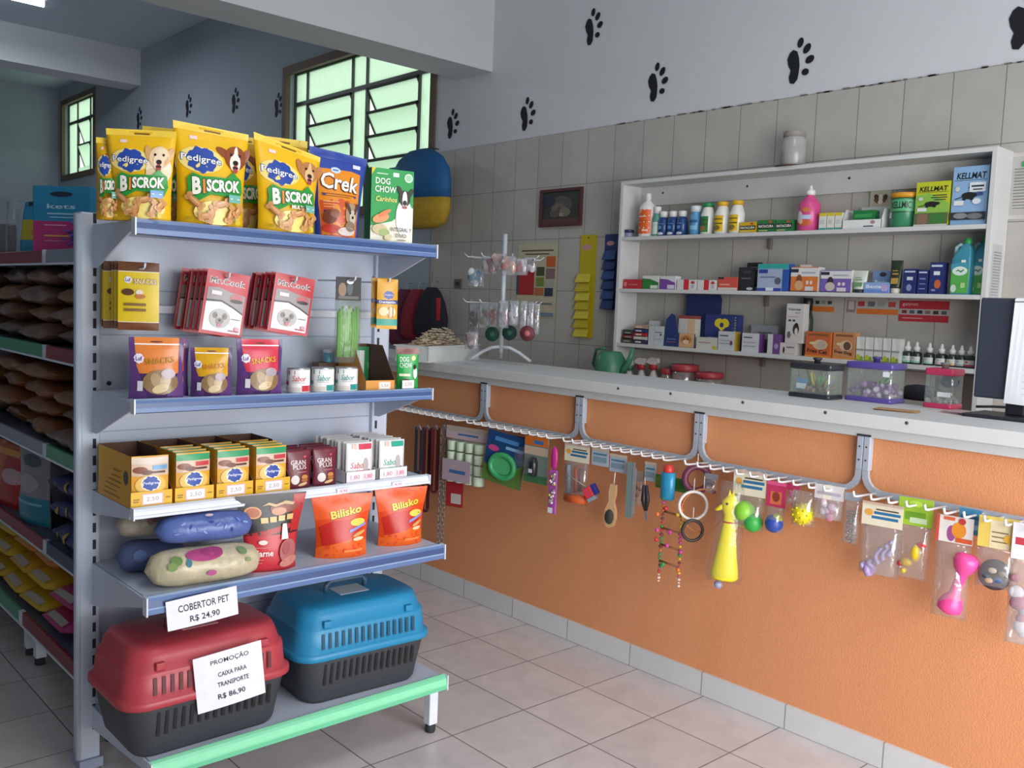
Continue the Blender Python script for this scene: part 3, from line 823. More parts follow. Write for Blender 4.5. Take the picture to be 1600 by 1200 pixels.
def tray(name, label, cat, W, D, H, hf, colo, coli, loc, rz, front=(), side=(), group=None, cut=.45, th=.002):
    """open display carton with high back, cut-down sides and a low front"""
    mb = MB()
    mb.box(-W/2, W/2, 0, D, 0, th, M(coli, .8))
    mb.box(-W/2, W/2, 0, th, 0, hf, M(colo, .5)); mb.box(-W/2, W/2, D-th, D, 0, H, M(coli, .8))
    for sx in (-1, 1):
        P = [(0, 0), (D, 0), (D, H), (D*cut, H), (0, hf)]
        x = sx*W/2
        vs = [Vector((xx, p[0], p[1])) for xx in (x, x-sx*th) for p in P]; n = len(P)
        mb.add(vs[:n], [list(range(n))], M(colo, .5)); mb.add(vs[n:], [list(range(n))], M(coli, .8))
        mb.add(vs, [(i, (i+1) % n, n+(i+1) % n, n+i) for i in range(n)], M(coli, .8))
    if front: mb.art(lambda u, v, o: Vector(((u-.5)*W, -o, v*hf)), front, W/hf)
    if side: mb.art(lambda u, v, o: Vector((-W/2-o, D*(1-u), v*H)), side, D/H)
    return tag(mb.obj(name, None, loc, rz), label, cat, group)


c = gp(594, 610, -2.63)
tray('display_carton', 'open orange fronted display carton with green back and brown inside on the second shelf', 'box', .115, .2, .15, .035, OR, '#5a4034', (-2.63, c.y, SZ2), R_(86), front=[('r', .45, .12, .85, .85, '#f1d6c8'), ('r', .5, .2, .8, .75, '#f7efe9'), ('t', '5,50', .65, .48, .3, .24, '#a05a4a')])
c = gp(575, 560, -2.83)
carton('snack_carton', 'green dog snack carton leaning at the back behind the orange display carton', 'box', .15, .14, .03, '#1b7a40', [('r', .05, .1, .6, .9, '#c9ccc8'), ('r', .68, .45, .95, .6, '#3d9a5c')], (-2.81, 1.82, SZ2), R_(86))
c = gp(527, 566, -2.85)
carton('brown_box', 'plain brown carton at the back of the second shelf behind the cans', 'box', .09, .08, .05, '#6b4a38', [], (-2.85, 1.72, SZ2), R_(88))
dcs = [('r', 0, .84, 1, 1, '#7d4a44'), ('t', 'DOG', .34, .72, .12, .4, '#eef4ea', {'b': .01}), ('t', 'CHOW', .4, .58, .12, .55, '#eef4ea', {'b': .01}), ('e', .75, .75, .1, .06, '#e9d98a'), ('e', .84, .4, .1, .14, '#f2f0ee'), ('e', .82, .54, .07, .06, '#241f1e'), ('r', .1, .32, .6, .38, '#ece6c8'), ('e', .42, .18, .2, .08, '#7d3440')]
o = standbag(618, 653, 609, 543, -2.64, R_(66), 0, 'food_sachet', 'green dog food sachet standing at the right end of the second shelf', 'sachet', .03, '#23a04a', dcs, SZ2)
c = gp(636, 608, -2.612)
sheet('price_tag', 'small white price tag at the foot of the green sachet', 'price tag', .05, .028, '#e9e4e6', [('t', '2,50', .5, .5, .5, .6, '#b08a8a')], (-2.606, c.y, SZ2+.007), R_(90), thick=.0008)
c = gp(516, 547, -2.88)
k_ = thing('small_round_tin', 'small round blue and white tin standing on the plain brown carton', 'tin', (-2.865, 1.72, SZ2+.0805), R_(70))
MB().lathe([(.016, 0), (.017, .004), (.017, .034), (.015, .036)], M('#5fa3b8', .3), 18).obj('body', k_)
MB().lathe([(.0175, .034), (.0175, .044), (.015, .046)], M('#d7e4ea', .3), 18).obj('lid', k_)

# ---- third shelf: display boxes of sachets
def sach(top='#2b9a63', txt='Pedigree'):
    return [('r', 0, .0, 1, 1, '#e2a83a'), ('r', 0, .84, 1, .97, top), ('r', 0, .6, 1, .84, '#d8bca6'), ('e', .22, .72, .2, .07, '#8a5038'), ('e', .4, .67, .16, .05, '#6f3c2a'), ('r', .55, .72, .96, .81, '#c8434a' if top != '#dcc9bb' else '#6fa0cc'), ('r', .55, .65, .9, .69, '#5a3026'),
            ('e', .5, .42, .42, .2, '#efc568'), ('e', .5, .45, .27, .16, '#f2ead2'), ('b', .5, .45, .22, .14, BLUE), ('t', txt, .5, .45, .07, .42, '#eef', {'b': .01})]


side_y = [('r', 0, 0, 1, 1, '#dfa01c')]
tx = [(222, 298, 788, 720), (302, 355, 780, 712), (358, 410, 772, 700), (418, 466, 762, 690)]
tl = ['leftmost', 'second from left', 'third from left', 'rightmost']
sid = [('p', [(0, 0), (1, 0), (1, 1), (.55, 1), (0, .26)], '#dfa01c'), ('b', .86, .55, .07, .14, '#4c4440'), ('r', .2, .2, .6, .22, '#8a6418'), ('r', .25, .3, .7, .32, '#8a6418'), ('r', .35, .4, .72, .42, '#8a6418'), ('r', .45, .5, .72, .52, '#8a6418'), ('r', .2, .1, .7, .12, '#8a6418'), ('r', .5, .62, .72, .64, '#8a6418')]
for i, (a, b, yb, yt) in enumerate(tx):
    l = gp(a, yb, -2.615); r = gp(b, yb, -2.615); cy = (l.y+r.y)/2; W = (r.y-l.y)*.98
    W = .118; cy = .9435+.06+i*.1265
    tray('display_box', f'{tl[i]} of the four yellow open display boxes on the third shelf', 'box', W, .27, .15, .046, '#e2ab1e', '#5f4233', (-2.615, cy, SZ3), R_(90), group='yellow display boxes',
         front=[('r', 0, 0, 1, 1, '#e6b31e'), ('r', .26, .16, .78, .86, '#e4b4ba'), ('r', .29, .22, .75, .8, '#f4eef0'), ('t', '2,50', .52, .5, .3, .3, '#a89aa4'), ('r', .06, .5, .2, .56, '#8a6a20'), ('r', .06, .36, .18, .42, '#8a6a20'), ('r', .84, .5, .95, .56, '#8a6a20')], side=sid if i == 0 else side_y)
    n = 1 if i == 0 else 5
    for k in range(n):
        top = '#dcc9bb' if i == 0 else '#2b9a63'
        lb = f'yellow sachet standing foremost in the {tl[i]} yellow display box' if k == 0 else f'yellow sachet packed behind the foremost one in the {tl[i]} yellow box'
        if k == 0:
            o0 = bag('food_sachet', lb, 'sachet', .102, .142, .018, '#e2a83a', sach(top), (-2.63, cy, SZ3+.004), R_(90-(6 if i == 0 else 0)), kind='flat', group='yellow wet food sachets', seed=31+i)
        else:
            dup(o0, (-2.63-.03*k, cy+.002*(k % 2), SZ3+.004+.003*(k % 3)), None, lb)
gp_ = [('t', 'GRAN', .45, .68, .12, .6, '#ecdfe0', {'b': .005}), ('t', 'PLUS', .5, .56, .11, .55, '#ecdfe0', {'b': .005}), ('e', .72, .82, .06, .03, '#c9525a'), ('e', .3, .24, .16, .12, '#d8cfc9'), ('e', .68, .3, .14, .06, '#c98a4f'), ('e', .68, .22, .15, .05, '#a86a3a'), ('e', .6, .12, .2, .04, '#d9b483', .2), ('r', .35, .42, .75, .45, '#a86068')]
for i, (px, X0) in enumerate(((489, 0), (535, 0))):
    cy = 1.485+i*.096
    for k in range(3):
        lb = f'maroon cat food sachet standing foremost in the {"left" if i == 0 else "right"} maroon row' if k == 0 else f'maroon cat food sachet behind the foremost one in the {"left" if i == 0 else "right"} maroon row'
        if k == 0: o0 = bag('food_sachet', lb, 'sachet', .088, .125, .03, '#6d2434', gp_, (-2.64, cy, SZ3), R_(88), group='maroon cat food sachets', seed=41+i)
        else: dup(o0, (-2.64-.05*k, cy+.003*k, SZ3), None, lb)
for i, (acc, px) in enumerate((('#cf4458', 585), ('#2fa58e', 640))):
    cy = 1.705+i*.132
    wh = [('r', .45, .82, .95, .96, acc), ('t', 'Sabor', .45, .42, .16, .6, acc, {'sh': .25}), ('e', .72, .4, .1, .2, '#b9b4b4'), ('r', .35, .25, .8, .28, acc), ('e', .85, .2, .06, .1, '#6d6668'), ('r', .2, .84, .36, .96, '#e0b8a8')]
    tray('display_tray', f'white shelf tray of white sachets with {"red" if i == 0 else "green"} accents on the third shelf', 'box', .118, .27, .05, .04, '#e6e2e8', '#b6b4b8', (-2.61, cy, SZ3), R_(90), group='white sachet trays',
         front=[('r', .1, .2, .5, .8, '#f6e4ea'), ('r', .56, .2, .92, .8, '#f1d3dc'), ('t', '1,80', .3, .5, .4, .3, '#c07a90'), ('t', '1,80', .74, .5, .4, .25, '#c05a78')])
    for k in range(9):
        lb = f'white cat food sachet with {"red" if i == 0 else "green"} accents standing foremost in its tray' if k == 0 else f'white cat food sachet with {"red" if i == 0 else "green"} accents packed behind the foremost one'
        if k == 0: o0 = bag('food_sachet', lb, 'sachet', .1, .132, .016, '#e4e2e2', wh, (-2.625, cy, SZ3+.004), R_(86), kind='flat', group=f'white sachets with {"red" if i == 0 else "green"} accents', seed=51+i, rough=.25)
        else: dup(o0, (-2.625-.024*k, cy+.003*math.sin(k*2.2), SZ3+.004+.002*(k % 2)), None, lb)
c = gp(592, 768, -2.586)
for px, lb in ((537, 'small pink printed price strip on the white third shelf edge under the maroon sachets'), (622, 'small pink printed price strip on the white third shelf edge under the white sachets')):
    c = gp(px, 762, -2.579)
    sheet('price_label', lb, 'price tag', .05, .018, '#efe0ea', [('t', '4,90', .5, .5, .5, .6, '#b86a8a')], (-2.5785, c.y, SZ3-.022), R_(90), thick=.0006)

# ---- fourth shelf: blankets and bags
def roll(name, label, L, r, col, loc, rz, spots, seed, flat=.85):
    mb = MB(); n = 20; rings = []
    for i in range(15):
        t = i/14; x = (t-.5)*L
        k = (1-abs(2*t-1)**5)**.5*.98+.02
        ring = []
        for j in range(n):
            a = 2*PI*j/n
            q = r*k*(1+.06*noise.noise(Vector((t*4+seed, math.cos(a)*1.4, math.sin(a)*1.4))))
            ring.append((x, math.cos(a)*q*1.05, r*flat+math.sin(a)*q*flat))
        rings.append(ring)
    o = thing(name, label, 'blanket', loc, rz, 'rolled pet blankets')
    mb.loft(rings, M(col, .95, 0, .35, 26., .8))

    def sf(u, v, off):
        a = PI*(1.15-v*.8)+PI*.0
        q = r*1.075+off
        return Vector(((u-.5)*L*.86, math.cos(a)*q*1.05 if False else -abs(math.cos(a))*q*1.05*(1 if v < .8 else .6), r*flat+math.sin(a)*q*flat))
    def sf2(u, v, off):
        a = -PI*.95+v*PI*.62    # from low front up to the top
        aa = PI+PI*.15-v*PI*.6
        q = r*1.0*(1+.06*noise.noise(Vector((u*4*.86+.3+seed, math.cos(aa)*1.4, math.sin(aa)*1.4))))*1.012+off
        return Vector(((u-.5)*L*.8, math.cos(aa)*q*1.05, r*flat+math.sin(aa)*q*flat))
    mb.art(sf2, spots, L*.8/(r*1.9), tol=.2, rough=.9, lift=4)
    mb.obj('cloth', o)
    w = MB()
    w.loft([[Vector(p)*1.0 + (Vector(p)-Vector((p[0], 0, r*flat)))*.03 for p in rg] for rg in rings], FILM('#f0f2f6', .06, .05, .3), True)
    w.obj('plastic_wrap', o)
    return o


a = atz(224, 950, SZ4); b = atz(372, 915, SZ4)
fl = [('e', .45, .72, .2, .22, '#b0447c'), ('e', .53, .78, .12, .18, '#a03a74'), ('e', .15, .6, .06, .14, '#6d8a50'), ('e', .1, .45, .05, .12, '#7a9058'), ('e', .27, .5, .03, .12, '#4d7a8a'), ('e', .85, .68, .04, .14, '#708a60', .5), ('e', .5, .16, .05, .08, '#b85a90'), ('e', .9, .4, .03, .06, '#8a9a68')]
roll('rolled_blanket', 'cream rolled pet blanket with pink and green flowers at the front of the fourth shelf', .34, .062, '#d6c59c', (-2.565, 1.14, SZ4), R_(84), fl, 3)
roll('rolled_blanket', 'bright blue rolled pet blanket lying on top of the cream flowered one', .29, .05, '#3f60b4', (-2.60, 1.155, SZ4+.112), R_(82), [('e', .1+.085*i_, .22+.11*((i_*7) % 4), .035, .03, ['#6f8cd2', '#8fa8de', '#2f4c98'][i_ % 3], .6*i_) for i_ in range(11)]+[('e', .52, .8, .05, .06, '#d9c4d0')], 9)
roll('rolled_blanket', 'dark blue rolled pet blanket at the back left of the fourth shelf', .2, .055, '#3a528c', (-2.76, 1.06, SZ4), R_(70), [('e', .3, .4, .12, .2, '#6a80b4')], 14)
roll('rolled_blanket', 'beige rolled pet blanket stacked at the back left of the fourth shelf', .2, .05, '#b3a58a', (-2.78, 1.065, SZ4+.1), R_(70), [('e', .5, .5, .08, .2, '#a06a6a')], 22)
car = [('r', 0, .48, 1, 1, '#262225'), ('p', [(0, .5), (.3, .46), (.7, .52), (1, .6), (1, .8), (.9, .62), (.6, .58)], '#b02a30'), ('r', .82, .5, 1, .98, '#b5282e'), ('e', .2, .78, .13, .08, '#d99a64'), ('e', .2, .78, .1, .06, '#b86a48'),
       ('e', .68, .82, .22, .07, '#8a4634'), ('e', .6, .78, .12, .05, '#c98a6a'), ('r', .3, .64, .42, .71, '#d8b878'), ('r', .45, .645, .56, .715, '#d8b878'), ('r', .59, .655, .7, .725, '#d8b878'), ('r', .73, .665, .84, .735, '#d8b878'), ('p', [(.34, .86), (.45, .9), (.56, .87), (.7, .91), (.84, .88), (.82, .85), (.68, .87), (.54, .84), (.44, .87)], '#c9a878'),
       ('t', 'Carne', .3, .26, .085, .36, '#f5e9e6', {'b': .02}), ('r', .14, .33, .42, .335, '#e8a8a8'), ('r', .12, .17, .3, .178, '#e8a8a8'), ('r', .12, .13, .28, .136, '#e8a8a8'), ('e', .3, .4, .08, .03, '#e9d6cc'), ('p', [(.66, .62), (.73, .62), (.78, .42), (.64, .42)], '#f1ece6'),
       ('e', .78, .26, .18, .16, '#b4696c'), ('e', .8, .12, .2, .06, '#c8857a', .2), ('e', .74, .3, .08, .08, '#a85860')]
standbag(383, 460, 905, 772, -2.57, R_(80), 0, 'treat_bag', 'black and red meat treat bag standing next to the rolled blankets', 'bag', .07, '#c8323c', car, SZ4, seed=61, wk=1.04, flare=.38, neck=.06)
bil = [('r', 0, .0, 1, 1, '#e0481c'), ('p', [(0, 0), (1, 0), (1, .25), (.5, .35), (0, .16)], '#e8641e'), ('p', [(0, .6), (1, .72), (1, 1), (0, 1)], '#ea5a1f'), ('p', [(.1, .2), (.6, .3), (.95, .5), (.9, .62), (.3, .6), (.05, .5)], '#c4261c'),
       ('t', 'Bilisko', .55, .72, .13, .6, '#8a2a10', {'b': .05, 'rot': .2, 'sh': .1}), ('t', 'Bilisko', .55, .725, .12, .57, '#e8d838', {'b': .025, 'rot': .2, 'sh': .1}),
       ('e', .78, .56, .15, .06, '#e3d05a'), ('p', [(.6, .4), (.95, .5), (.95, .545), (.62, .45)], '#8f92d0'), ('e', .82, .38, .14, .03, '#dba462', .3), ('e', .8, .3, .12, .03, '#e8d2a8'), ('r', .5, .1, .9, .14, '#f08a50')]
GBI = 'red and orange snack bags on the fourth shelf'
standbag(492, 572, 880, 772, -2.58, R_(72), 0, 'snack_bag', 'orange and red dog snack bag right of the black and red meat bag', 'bag', .08, '#d8401c', bil, SZ4, seed=71, group=GBI, flare=.2, neck=.04)
standbag(590, 658, 856, 762, -2.60, R_(78), 0, 'snack_bag', 'orange and red dog snack bag standing at the right end of the fourth shelf', 'bag', .08, '#d8401c', bil, SZ4, seed=77, group=GBI, flare=.2, neck=.04)


def note(px, quad_w, quad_h, X, rz, ry, label, lines, py, rx=0.):
    c = gp(px, py, X)
    return sheet('paper_sign', label, 'sign', quad_w, quad_h, '#ecebf3', lines, (X, c.y, c.z-quad_h/2), rz, rx=rx, ry=ry, curl=.004)


INKT = '#34323c'
note(319, .2, .085, -2.462, R_(84), R_(-5), 'small white hand lettered price sign taped below the rolled blankets', [('t', 'COBERTOR PET', .52, .66, .24, .72, INKT, {'b': .012}), ('t', 'R$ 24,90', .52, .24, .24, .42, INKT, {'b': .012})], 950)

# ---- bottom shelf: pet carriers
def rrect(hw, hd, r, n=6):
    out = []
    for k, (sx, sy) in enumerate(((1, -1), (1, 1), (-1, 1), (-1, -1))):
        for i in range(n+1):
            a = -PI/2+k*PI/2+PI/2*i/n
            out.append((sx*(hw-r)+r*math.cos(a), sy*(hd-r)+r*math.sin(a)))
    return out


def carrier(name, label, loc, rz, col, dark, L=.52, D=.33):
    o = thing(name, label, 'pet carrier', loc, rz, 'plastic pet carriers')

    def ring(k, kd, z, r=.07): return [(x, y, z) for x, y in rrect(L/2*k, D/2*kd, r)]
    CH = M('#3a3c42', .55, 0, .15, 90., .15)
    b = MB(); b.loft([ring(.80, .78, 0, .05), ring(.84, .82, .012, .055), ring(.90, .89, .08), ring(.95, .95, .152), ring(.95, .95, .158)], CH)
    slots = []
    y = lambda z: -D/2*(.84+(.95-.82)*z/.152)

    def sfb(u, v, off): return Vector(((u-.5)*L*.8, -(D/2*(.855+.093*((.03+v*.115)/.152)))-off-.001, .03+v*.115))
    it = []
    for i in range(15):
        u = .10+i*.057
        it.append(('r', u, .38 if i > 1 else .3, u+.022, .92, '#17181c'))
    b.art(sfb, it, 1)
    b.obj('tub', o)
    t = MB(); CM = M(col, .4, 0, .08, 60., .06)
    t.loft([ring(.985, .985, .150), ring(1.0, 1.0, .153), ring(1.0, 1.0, .170), ring(.985, .98, .174), ring(.955, .94, .177), ring(.935, .92, .242), ring(.928, .91, .25), ring(.905, .875, .253), ring(.88, .83, .285, .075), ring(.855, .77, .303, .075), ring(.81, .70, .311, .07), ring(.4, .4, .314, .03)], CM)

    def sft(u, v, off): return Vector(((u-.5)*L*.78, -D/2*(.945-.025*v)+.003-off, .182+v*.058))
    it = []
    for i in range(15):
        u = .06+i*.06
        it.append(('r', u, .1, u+.026, .95, dark))
    t.art(sft, it, 1, lift=14)
    t.obj('lid', o)
    h = MB(); GR = M('#39536a' if col.startswith('#2') else '#5a2a30', .5)
    h.tube([(-.075, 0, .31), (-.075, 0, .335), (-.06, 0, .35), (.06, 0, .35), (.075, 0, .335), (.075, 0, .31)], .009, GR, 8)
    h.obj('handle', o)
    p = MB(); p.box(-.05, .06, -.055, .03, .3125, .3155, M('#b9c4cc' if col.startswith('#2') else '#c98a8a', .5)); p.obj('top_label', o)
    for x in (-.3*L, .3*L):
        q = MB(); q.box(x-.014, x+.014, -D/2*.93, -D/2*.80, .254, .275, CM, .003); q.obj('latch', o)
    return o


carrier('pet_carrier', 'red topped plastic pet carrier with a grey tub on the bottom shelf', (-2.64, 1.135, SZ5), R_(90), '#b23d47', '#5d1a22', .52, .36)
carrier('pet_carrier', 'blue topped plastic pet carrier with a grey tub on the bottom shelf', (-2.655, 1.684, SZ5), R_(87), '#2586b4', '#0f4a68', .51, .36)
note(364, .2, .165, -2.448, R_(84), R_(-6), 'large white hand lettered promotion sign taped to the red pet carrier', [('t', 'PROMOÇÃO', .52, .84, .12, .56, INKT, {'b': .012}), ('t', 'CAIXA PARA', .54, .6, .085, .42, INKT, {'b': .012}), ('t', 'TRANSPORTE', .54, .42, .085, .46, INKT, {'b': .012}), ('t', 'R$ 86,90', .5, .2, .11, .4, INKT, {'b': .012})], 1056)
# ------------------------------------------------------------------ service counter
CZ = 1.187
SKIRT = grid_mat('skirting_tiles', '#cfcfd2', '#d6d6d8', '#9b9a9d', .37, .5, -2.08, 0, 'XZ', .006, .25, .06, 8)
ct = thing('service_counter', 'long orange stucco service counter with a white wooden top', 'counter', (-2.3, 3.2, 0))
MB().box(-2.7, 2.5, -.225, .2, .09, 1.11, STUCCO).obj('counter_wall', ct)
o_ = MB().box(-5., .2, 2.963, 3.1, 0, .093, SKIRT).obj('skirting', ct); o_.location = (2.3, -3.2, 0)
tp = MB(); tp.box(-2.72, 2.52, -.262, .262, 1.14, CZ, WHITEW, .003); tp.box(-2.71, 2.51, -.252, .25, 1.108, 1.14, M('#c4c4c4', .55, 0, .08, 10.), .002)
top = tp.obj('countertop', ct)
sc_ = 0
for px, py in ((966, 607), (1048, 615), (1161, 627), (1417, 661), (1290, 643)):
    p = aty(px, py, 2.938)
    MB().lathe([(.006, 0), (.006, .002)], M('#5c4b45', .6), 10, xf=Matrix.Translation((p.x+2.3, 2.939-3.2, min(max(p.z, 1.15), 1.175))) @ Matrix.Rotation(PI/2, 4, 'X')).obj('screw', top)

# ------------------------------------------------------------------ wall shelf
SY = 4.12
XL = aty(966, 420, SY).x; XR = aty(1546, 345, SY).x
ZT = 2.243; B1, B2, B3 = 1.922, 1.623, 1.306
ws = thing('wall_shelf', 'white wooden wall shelf unit behind the counter full of pet medicines', 'shelf', ((XL+XR)/2, SY, 0))
hw = (XR-XL)/2
for s, nm in ((-1, 0), (1, 0)): MB().box(s*hw-.011, s*hw+.011, 0, .17, .9, ZT, WHITEW, .0015).obj('side_panel', ws)
MB().box(-hw+.011, hw-.011, 0, .17, ZT-.02, ZT, WHITEW, .0015).obj('top_panel', ws)
for z in (B1, B2, B3, 1.0):
    b = MB().box(-hw+.011, hw-.011, .002, .17, z-.02, z, WHITEW, .0015).obj('shelf_board', ws)
    if z > 1.1:
        for x in (.28, ):
            MB().box(x-.4-.008, x-.4+.008, .15, .17, z-.075, z-.021, M('#7b706a', .6), .002).obj('bracket', b)
bs = MB(); bs.box(-hw+.011, hw-.011, .155, .17, ZT-.13, ZT-.021, WHITEW); bs.obj('back_strip', ws)
for x in (-.85, -.28, .3): MB().lathe([(.006, 0), (.006, .002)], DARK, 10, xf=Matrix.Translation((x, .155, ZT-.06)) @ Matrix.Rotation(PI/2, 4, 'X')).obj('screw', ws)
FY = 4.15


def wp(x0, x1, yt, yb, Y=FY):
    a = aty(x0, yb, Y); b = aty(x1, yb, Y); t = aty((x0+x1)/2, yt, Y); c = aty((x0+x1)/2, yb, Y)
    return (a.x+b.x)/2, b.x-a.x, t.z-c.z


def wbox(name, label, box, zb, col, art, D=.06, Y=FY, group=None, right='auto', sides=None, rz=0., cat='box', rx=0.):
    x, W, H = wp(*box, Y)
    W -= .004
    return carton(name, label, cat, W, H, D, col, art, (x, Y, zb), rz, group=group, sides=sides or col, rx=rx)


def wbot(name, label, box, zb, col, cap, art, group=None, Y=4.18, **k):
    x, W, H = wp(*box, Y-.02)
    return bottle(name, label, 'bottle', W*.47, H, col, cap, (x, Y, zb), 0, art=art, group=group, **k)


# top row
j = thing('cream_jar', 'tiny grey jar with a navy lid at the left end of the top shelf', 'jar', (aty(983, 365, 4.17).x, 4.17, B1))
MB().lathe([(.026, 0), (.028, .004), (.028, .024), (.025, .028)], M('#8b90a6', .3), 18).obj('body', j)
MB().lathe([(.03, .028), (.03, .042), (.027, .045)], M('#262d55', .4), 18).obj('lid', j)
wbot('pump_bottle', 'tall white bottle with an orange label on the top shelf', (996, 1018, 296, 364), B1, '#e6e4e2', '#e8e8e8', [('r', 0, .02, 1, .95, '#e2621f'), ('e', .3, .88, .2, .08, '#e9b48c'), ('r', .25, .66, .75, .7, '#f4dcc8'), ('r', .55, .12, .85, .2, '#f0dccb'), ('r', .15, .5, .8, .53, '#c64a12')], neck=.28, caph=.14)
wbot('shampoo_bottle', 'slim pale green bottle with a white cap next to the orange labelled bottle', (1016, 1029, 316, 363), B1, '#5aa08e', '#e6e6e6', [('r', .1, .05, .9, .8, '#c9dccf'), ('r', .2, .6, .8, .65, '#6fae9a')], caph=.22, neck=.6)
for i, x in enumerate((1033, 1047.5, 1062)):
    wbot('shampoo_bottle', ['small navy bottle with a white cap, left of the trio', 'small navy bottle with a white cap, middle of the trio', 'small navy bottle with a white cap, right of the trio'][i], (x-7.5, x+7.5, 323, 362), B1, '#23457e', '#e6e6e6', [('e', .45, .55, .2, .14, '#5f93c8'), ('e', .5, .1, .3, .1, '#d3d9e2'), ('r', .2, .8, .8, .84, '#6f9ad0')], 'navy bottles on the top shelf', caph=.22, neck=.6)
wbot('shampoo_bottle', 'light blue bottle with a white and blue cap on the top shelf', (1075, 1091, 314, 360), B1, '#5b9cc9', '#dfe6ee', [('r', .1, .68, .9, .84, '#2f5f9a'), ('r', .1, .25, .9, .5, '#8bc0e0')], caph=.2, neck=.75)
for i, (bx, c1, cp, lb) in enumerate((((1092, 1111, 308, 358), '#2c7a3c', '#2a8a4f', 'white shampoo bottle with a green cap and green label'), ((1114, 1135, 306, 357), '#e3b822', '#e0b020', 'white shampoo bottle with a yellow cap and yellow label, left of the pair'), ((1137, 1158, 304, 356), '#e3b822', '#e0b020', 'white shampoo bottle with a yellow cap and yellow label, right of the pair'))):
    wbot('shampoo_bottle', lb, bx, B1, '#e6e4dc', cp, [('r', 0, .05, .85, .92, c1), ('r', .15, .45, .8, .52, '#5d5526'), ('e', .4, .25, .28, .14, '#8a7a3a' if i else '#b9763a'), ('r', .15, .7, .8, .75, '#5d5526')], None, caph=.12, neck=.62, shoulder=.72, span=1.0)
mt = lambda bg: [('r', .03, .3, .97, .68, '#22262a'), ('t', 'MATACURA', .5, .49, .22, .86, '#eceadb', {'b': .03}), ('r', .1, .12, .6, .18, '#eadf9a'), ('e', .75, .84, .1, .1, '#c8503a')]
wbox('medicine_box', 'low yellow box with a black name stripe on the top shelf', (1155, 1182, 337, 354), B1, '#d9b41f', mt(0), .04)
for i, (a, b) in enumerate(((1183, 1211), (1211, 1239))):
    wbox('medicine_box', f'low green box with a black name stripe, {"left" if i == 0 else "right"} of the two end to end', (a, b, 334+(1-i)*-.5, 353), B1, '#2f7a44', mt(0), .04, group='green striped boxes')
# pink spray bottle
x, W, H = wp(1241, 1273, 278, 350)
o = bottle('spray_bottle', 'large pink bottle with a white nozzle in the middle of the top shelf', 'bottle', W*.48, H, '#d8508e', '#ececec', (x, 4.19, B1), 0, neck=.3, shoulder=.72, caph=.2,
           art=[('e', .3, .5, .16, .26, '#e9e2ea'), ('e', .55, .25, .3, .14, '#c8623a'), ('e', .6, .8, .18, .1, '#d07a4a'), ('r', .45, .4, .8, .58, '#b9c8e4'), ('e', .4, .3, .1, .1, '#f0c8a8')], captop=lambda r, hb, H: [(r*.42, hb*.99), (r*.42, hb+(H-hb)*.45), (r*.2, hb+(H-hb)*.55), (r*.14, H-.004), (r*.1, H)])
for i in range(3):
    wbox('medicine_box', f'narrow yellow topped white box, {["left", "middle", "right"][i]} of the three beside the pink bottle', (1279+12.4*i, 1291+12.4*i, 322, 349), B1, '#e2e0d8', [('r', 0, .82, 1, 1, '#d8c62a'), ('r', 0, 0, 1, .14, '#4aa79a'), ('r', .2, .35, .8, .6, '#c8ccc8')], .05, group='narrow white and yellow boxes')
x, W, H = wp(1317, 1378, 316, 348)
td = tray('display_box', 'white open display box holding green packets on the top shelf', 'box', W, .09, H, H*.45, '#e6e5e4', '#d3d2d0', (x, 4.145, B1), 0, [('r', .55, .2, .8, .34, '#55606a'), ('e', .78, .7, .06, .2, '#b98a90')], cut=.3)
carton('medicine_packet', 'green packet standing inside the white open display box', 'box', W*.55, H*.9, .05, '#1f7a3e', [('r', .1, .6, .9, .8, '#3f9a58')], (x-W*.02, 4.165, B1+.003), 0)
wbox('medicine_box', 'grey white box lettered in black standing behind the white display box', (1345, 1392, 298, 335), B1, '#c4c6c6', [('t', 'butox', .5, .6, .34, .8, '#23262c', {'b': .025}), ('r', .2, .16, .7, .2, '#8a8c90')], .03, Y=4.245)
wbox('cow_card', 'small card with a brown and white cow standing behind the butterfly sized boxes'.replace('butterfly sized boxes', 'black lettered box'), (1357, 1391, 270, 335), B1, '#b9b49c', [('r', 0, 0, 1, .55, '#9aa06a'), ('e', .5, .76, .3, .1, '#6b4a3a'), ('e', .52, .8, .1, .08, '#d9cfc6'), ('e', .3, .84, .1, .05, '#4a342a'), ('e', .75, .82, .1, .06, '#4a342a'), ('e', .52, .7, .12, .06, '#e0d3c8')], .004, Y=4.28, cat='card')
x, W, H = wp(1383, 1427, 290, 345)
bottle('powder_tub', 'green tub with an orange lid and black lettering on the top shelf', 'tub', W*.47, H, '#3f8a62', '#dd9a26', (x, 4.2, B1), 0, neck=.86, shoulder=.95, caph=.13, span=1.2,
       art=[('r', 0, .55, 1, .98, '#5fae7a'), ('t', 'KELLMIC', .55, .78, .26, .62, '#1d2a22', {'b': .02}), ('r', .3, .5, 1, .53, '#23563a'), ('r', .08, .3, .26, .52, '#d3d8d0')])
rat = lambda bg, tx: [('t', 'KELLMAT', .52, .84, .11, .84, '#1c1f22', {'b': .03, 'sh': .15}), ('r', .05, .76, .95, .768, '#1c1f22'), ('r', .5, .68, .92, .7, '#30353a'), ('r', .46, .63, .94, .65, '#30353a'), ('r', .55, .58, .9, .6, '#30353a'),
                      ('e', .48, .5, .2, .06, '#23211f'), ('e', .64, .51, .1, .035, '#23211f'), ('p', [(.1, .44), (.3, .47), (.3, .485), (.1, .455)], '#23211f'), ('e', .36, .44, .05, .02, '#23211f'), ('e', .58, .44, .05, .02, '#23211f'), ('e', .16, .62, .07, .04, '#cfd6d0'), ('r', .08, .34, .36, .42, '#e4e6e4')]
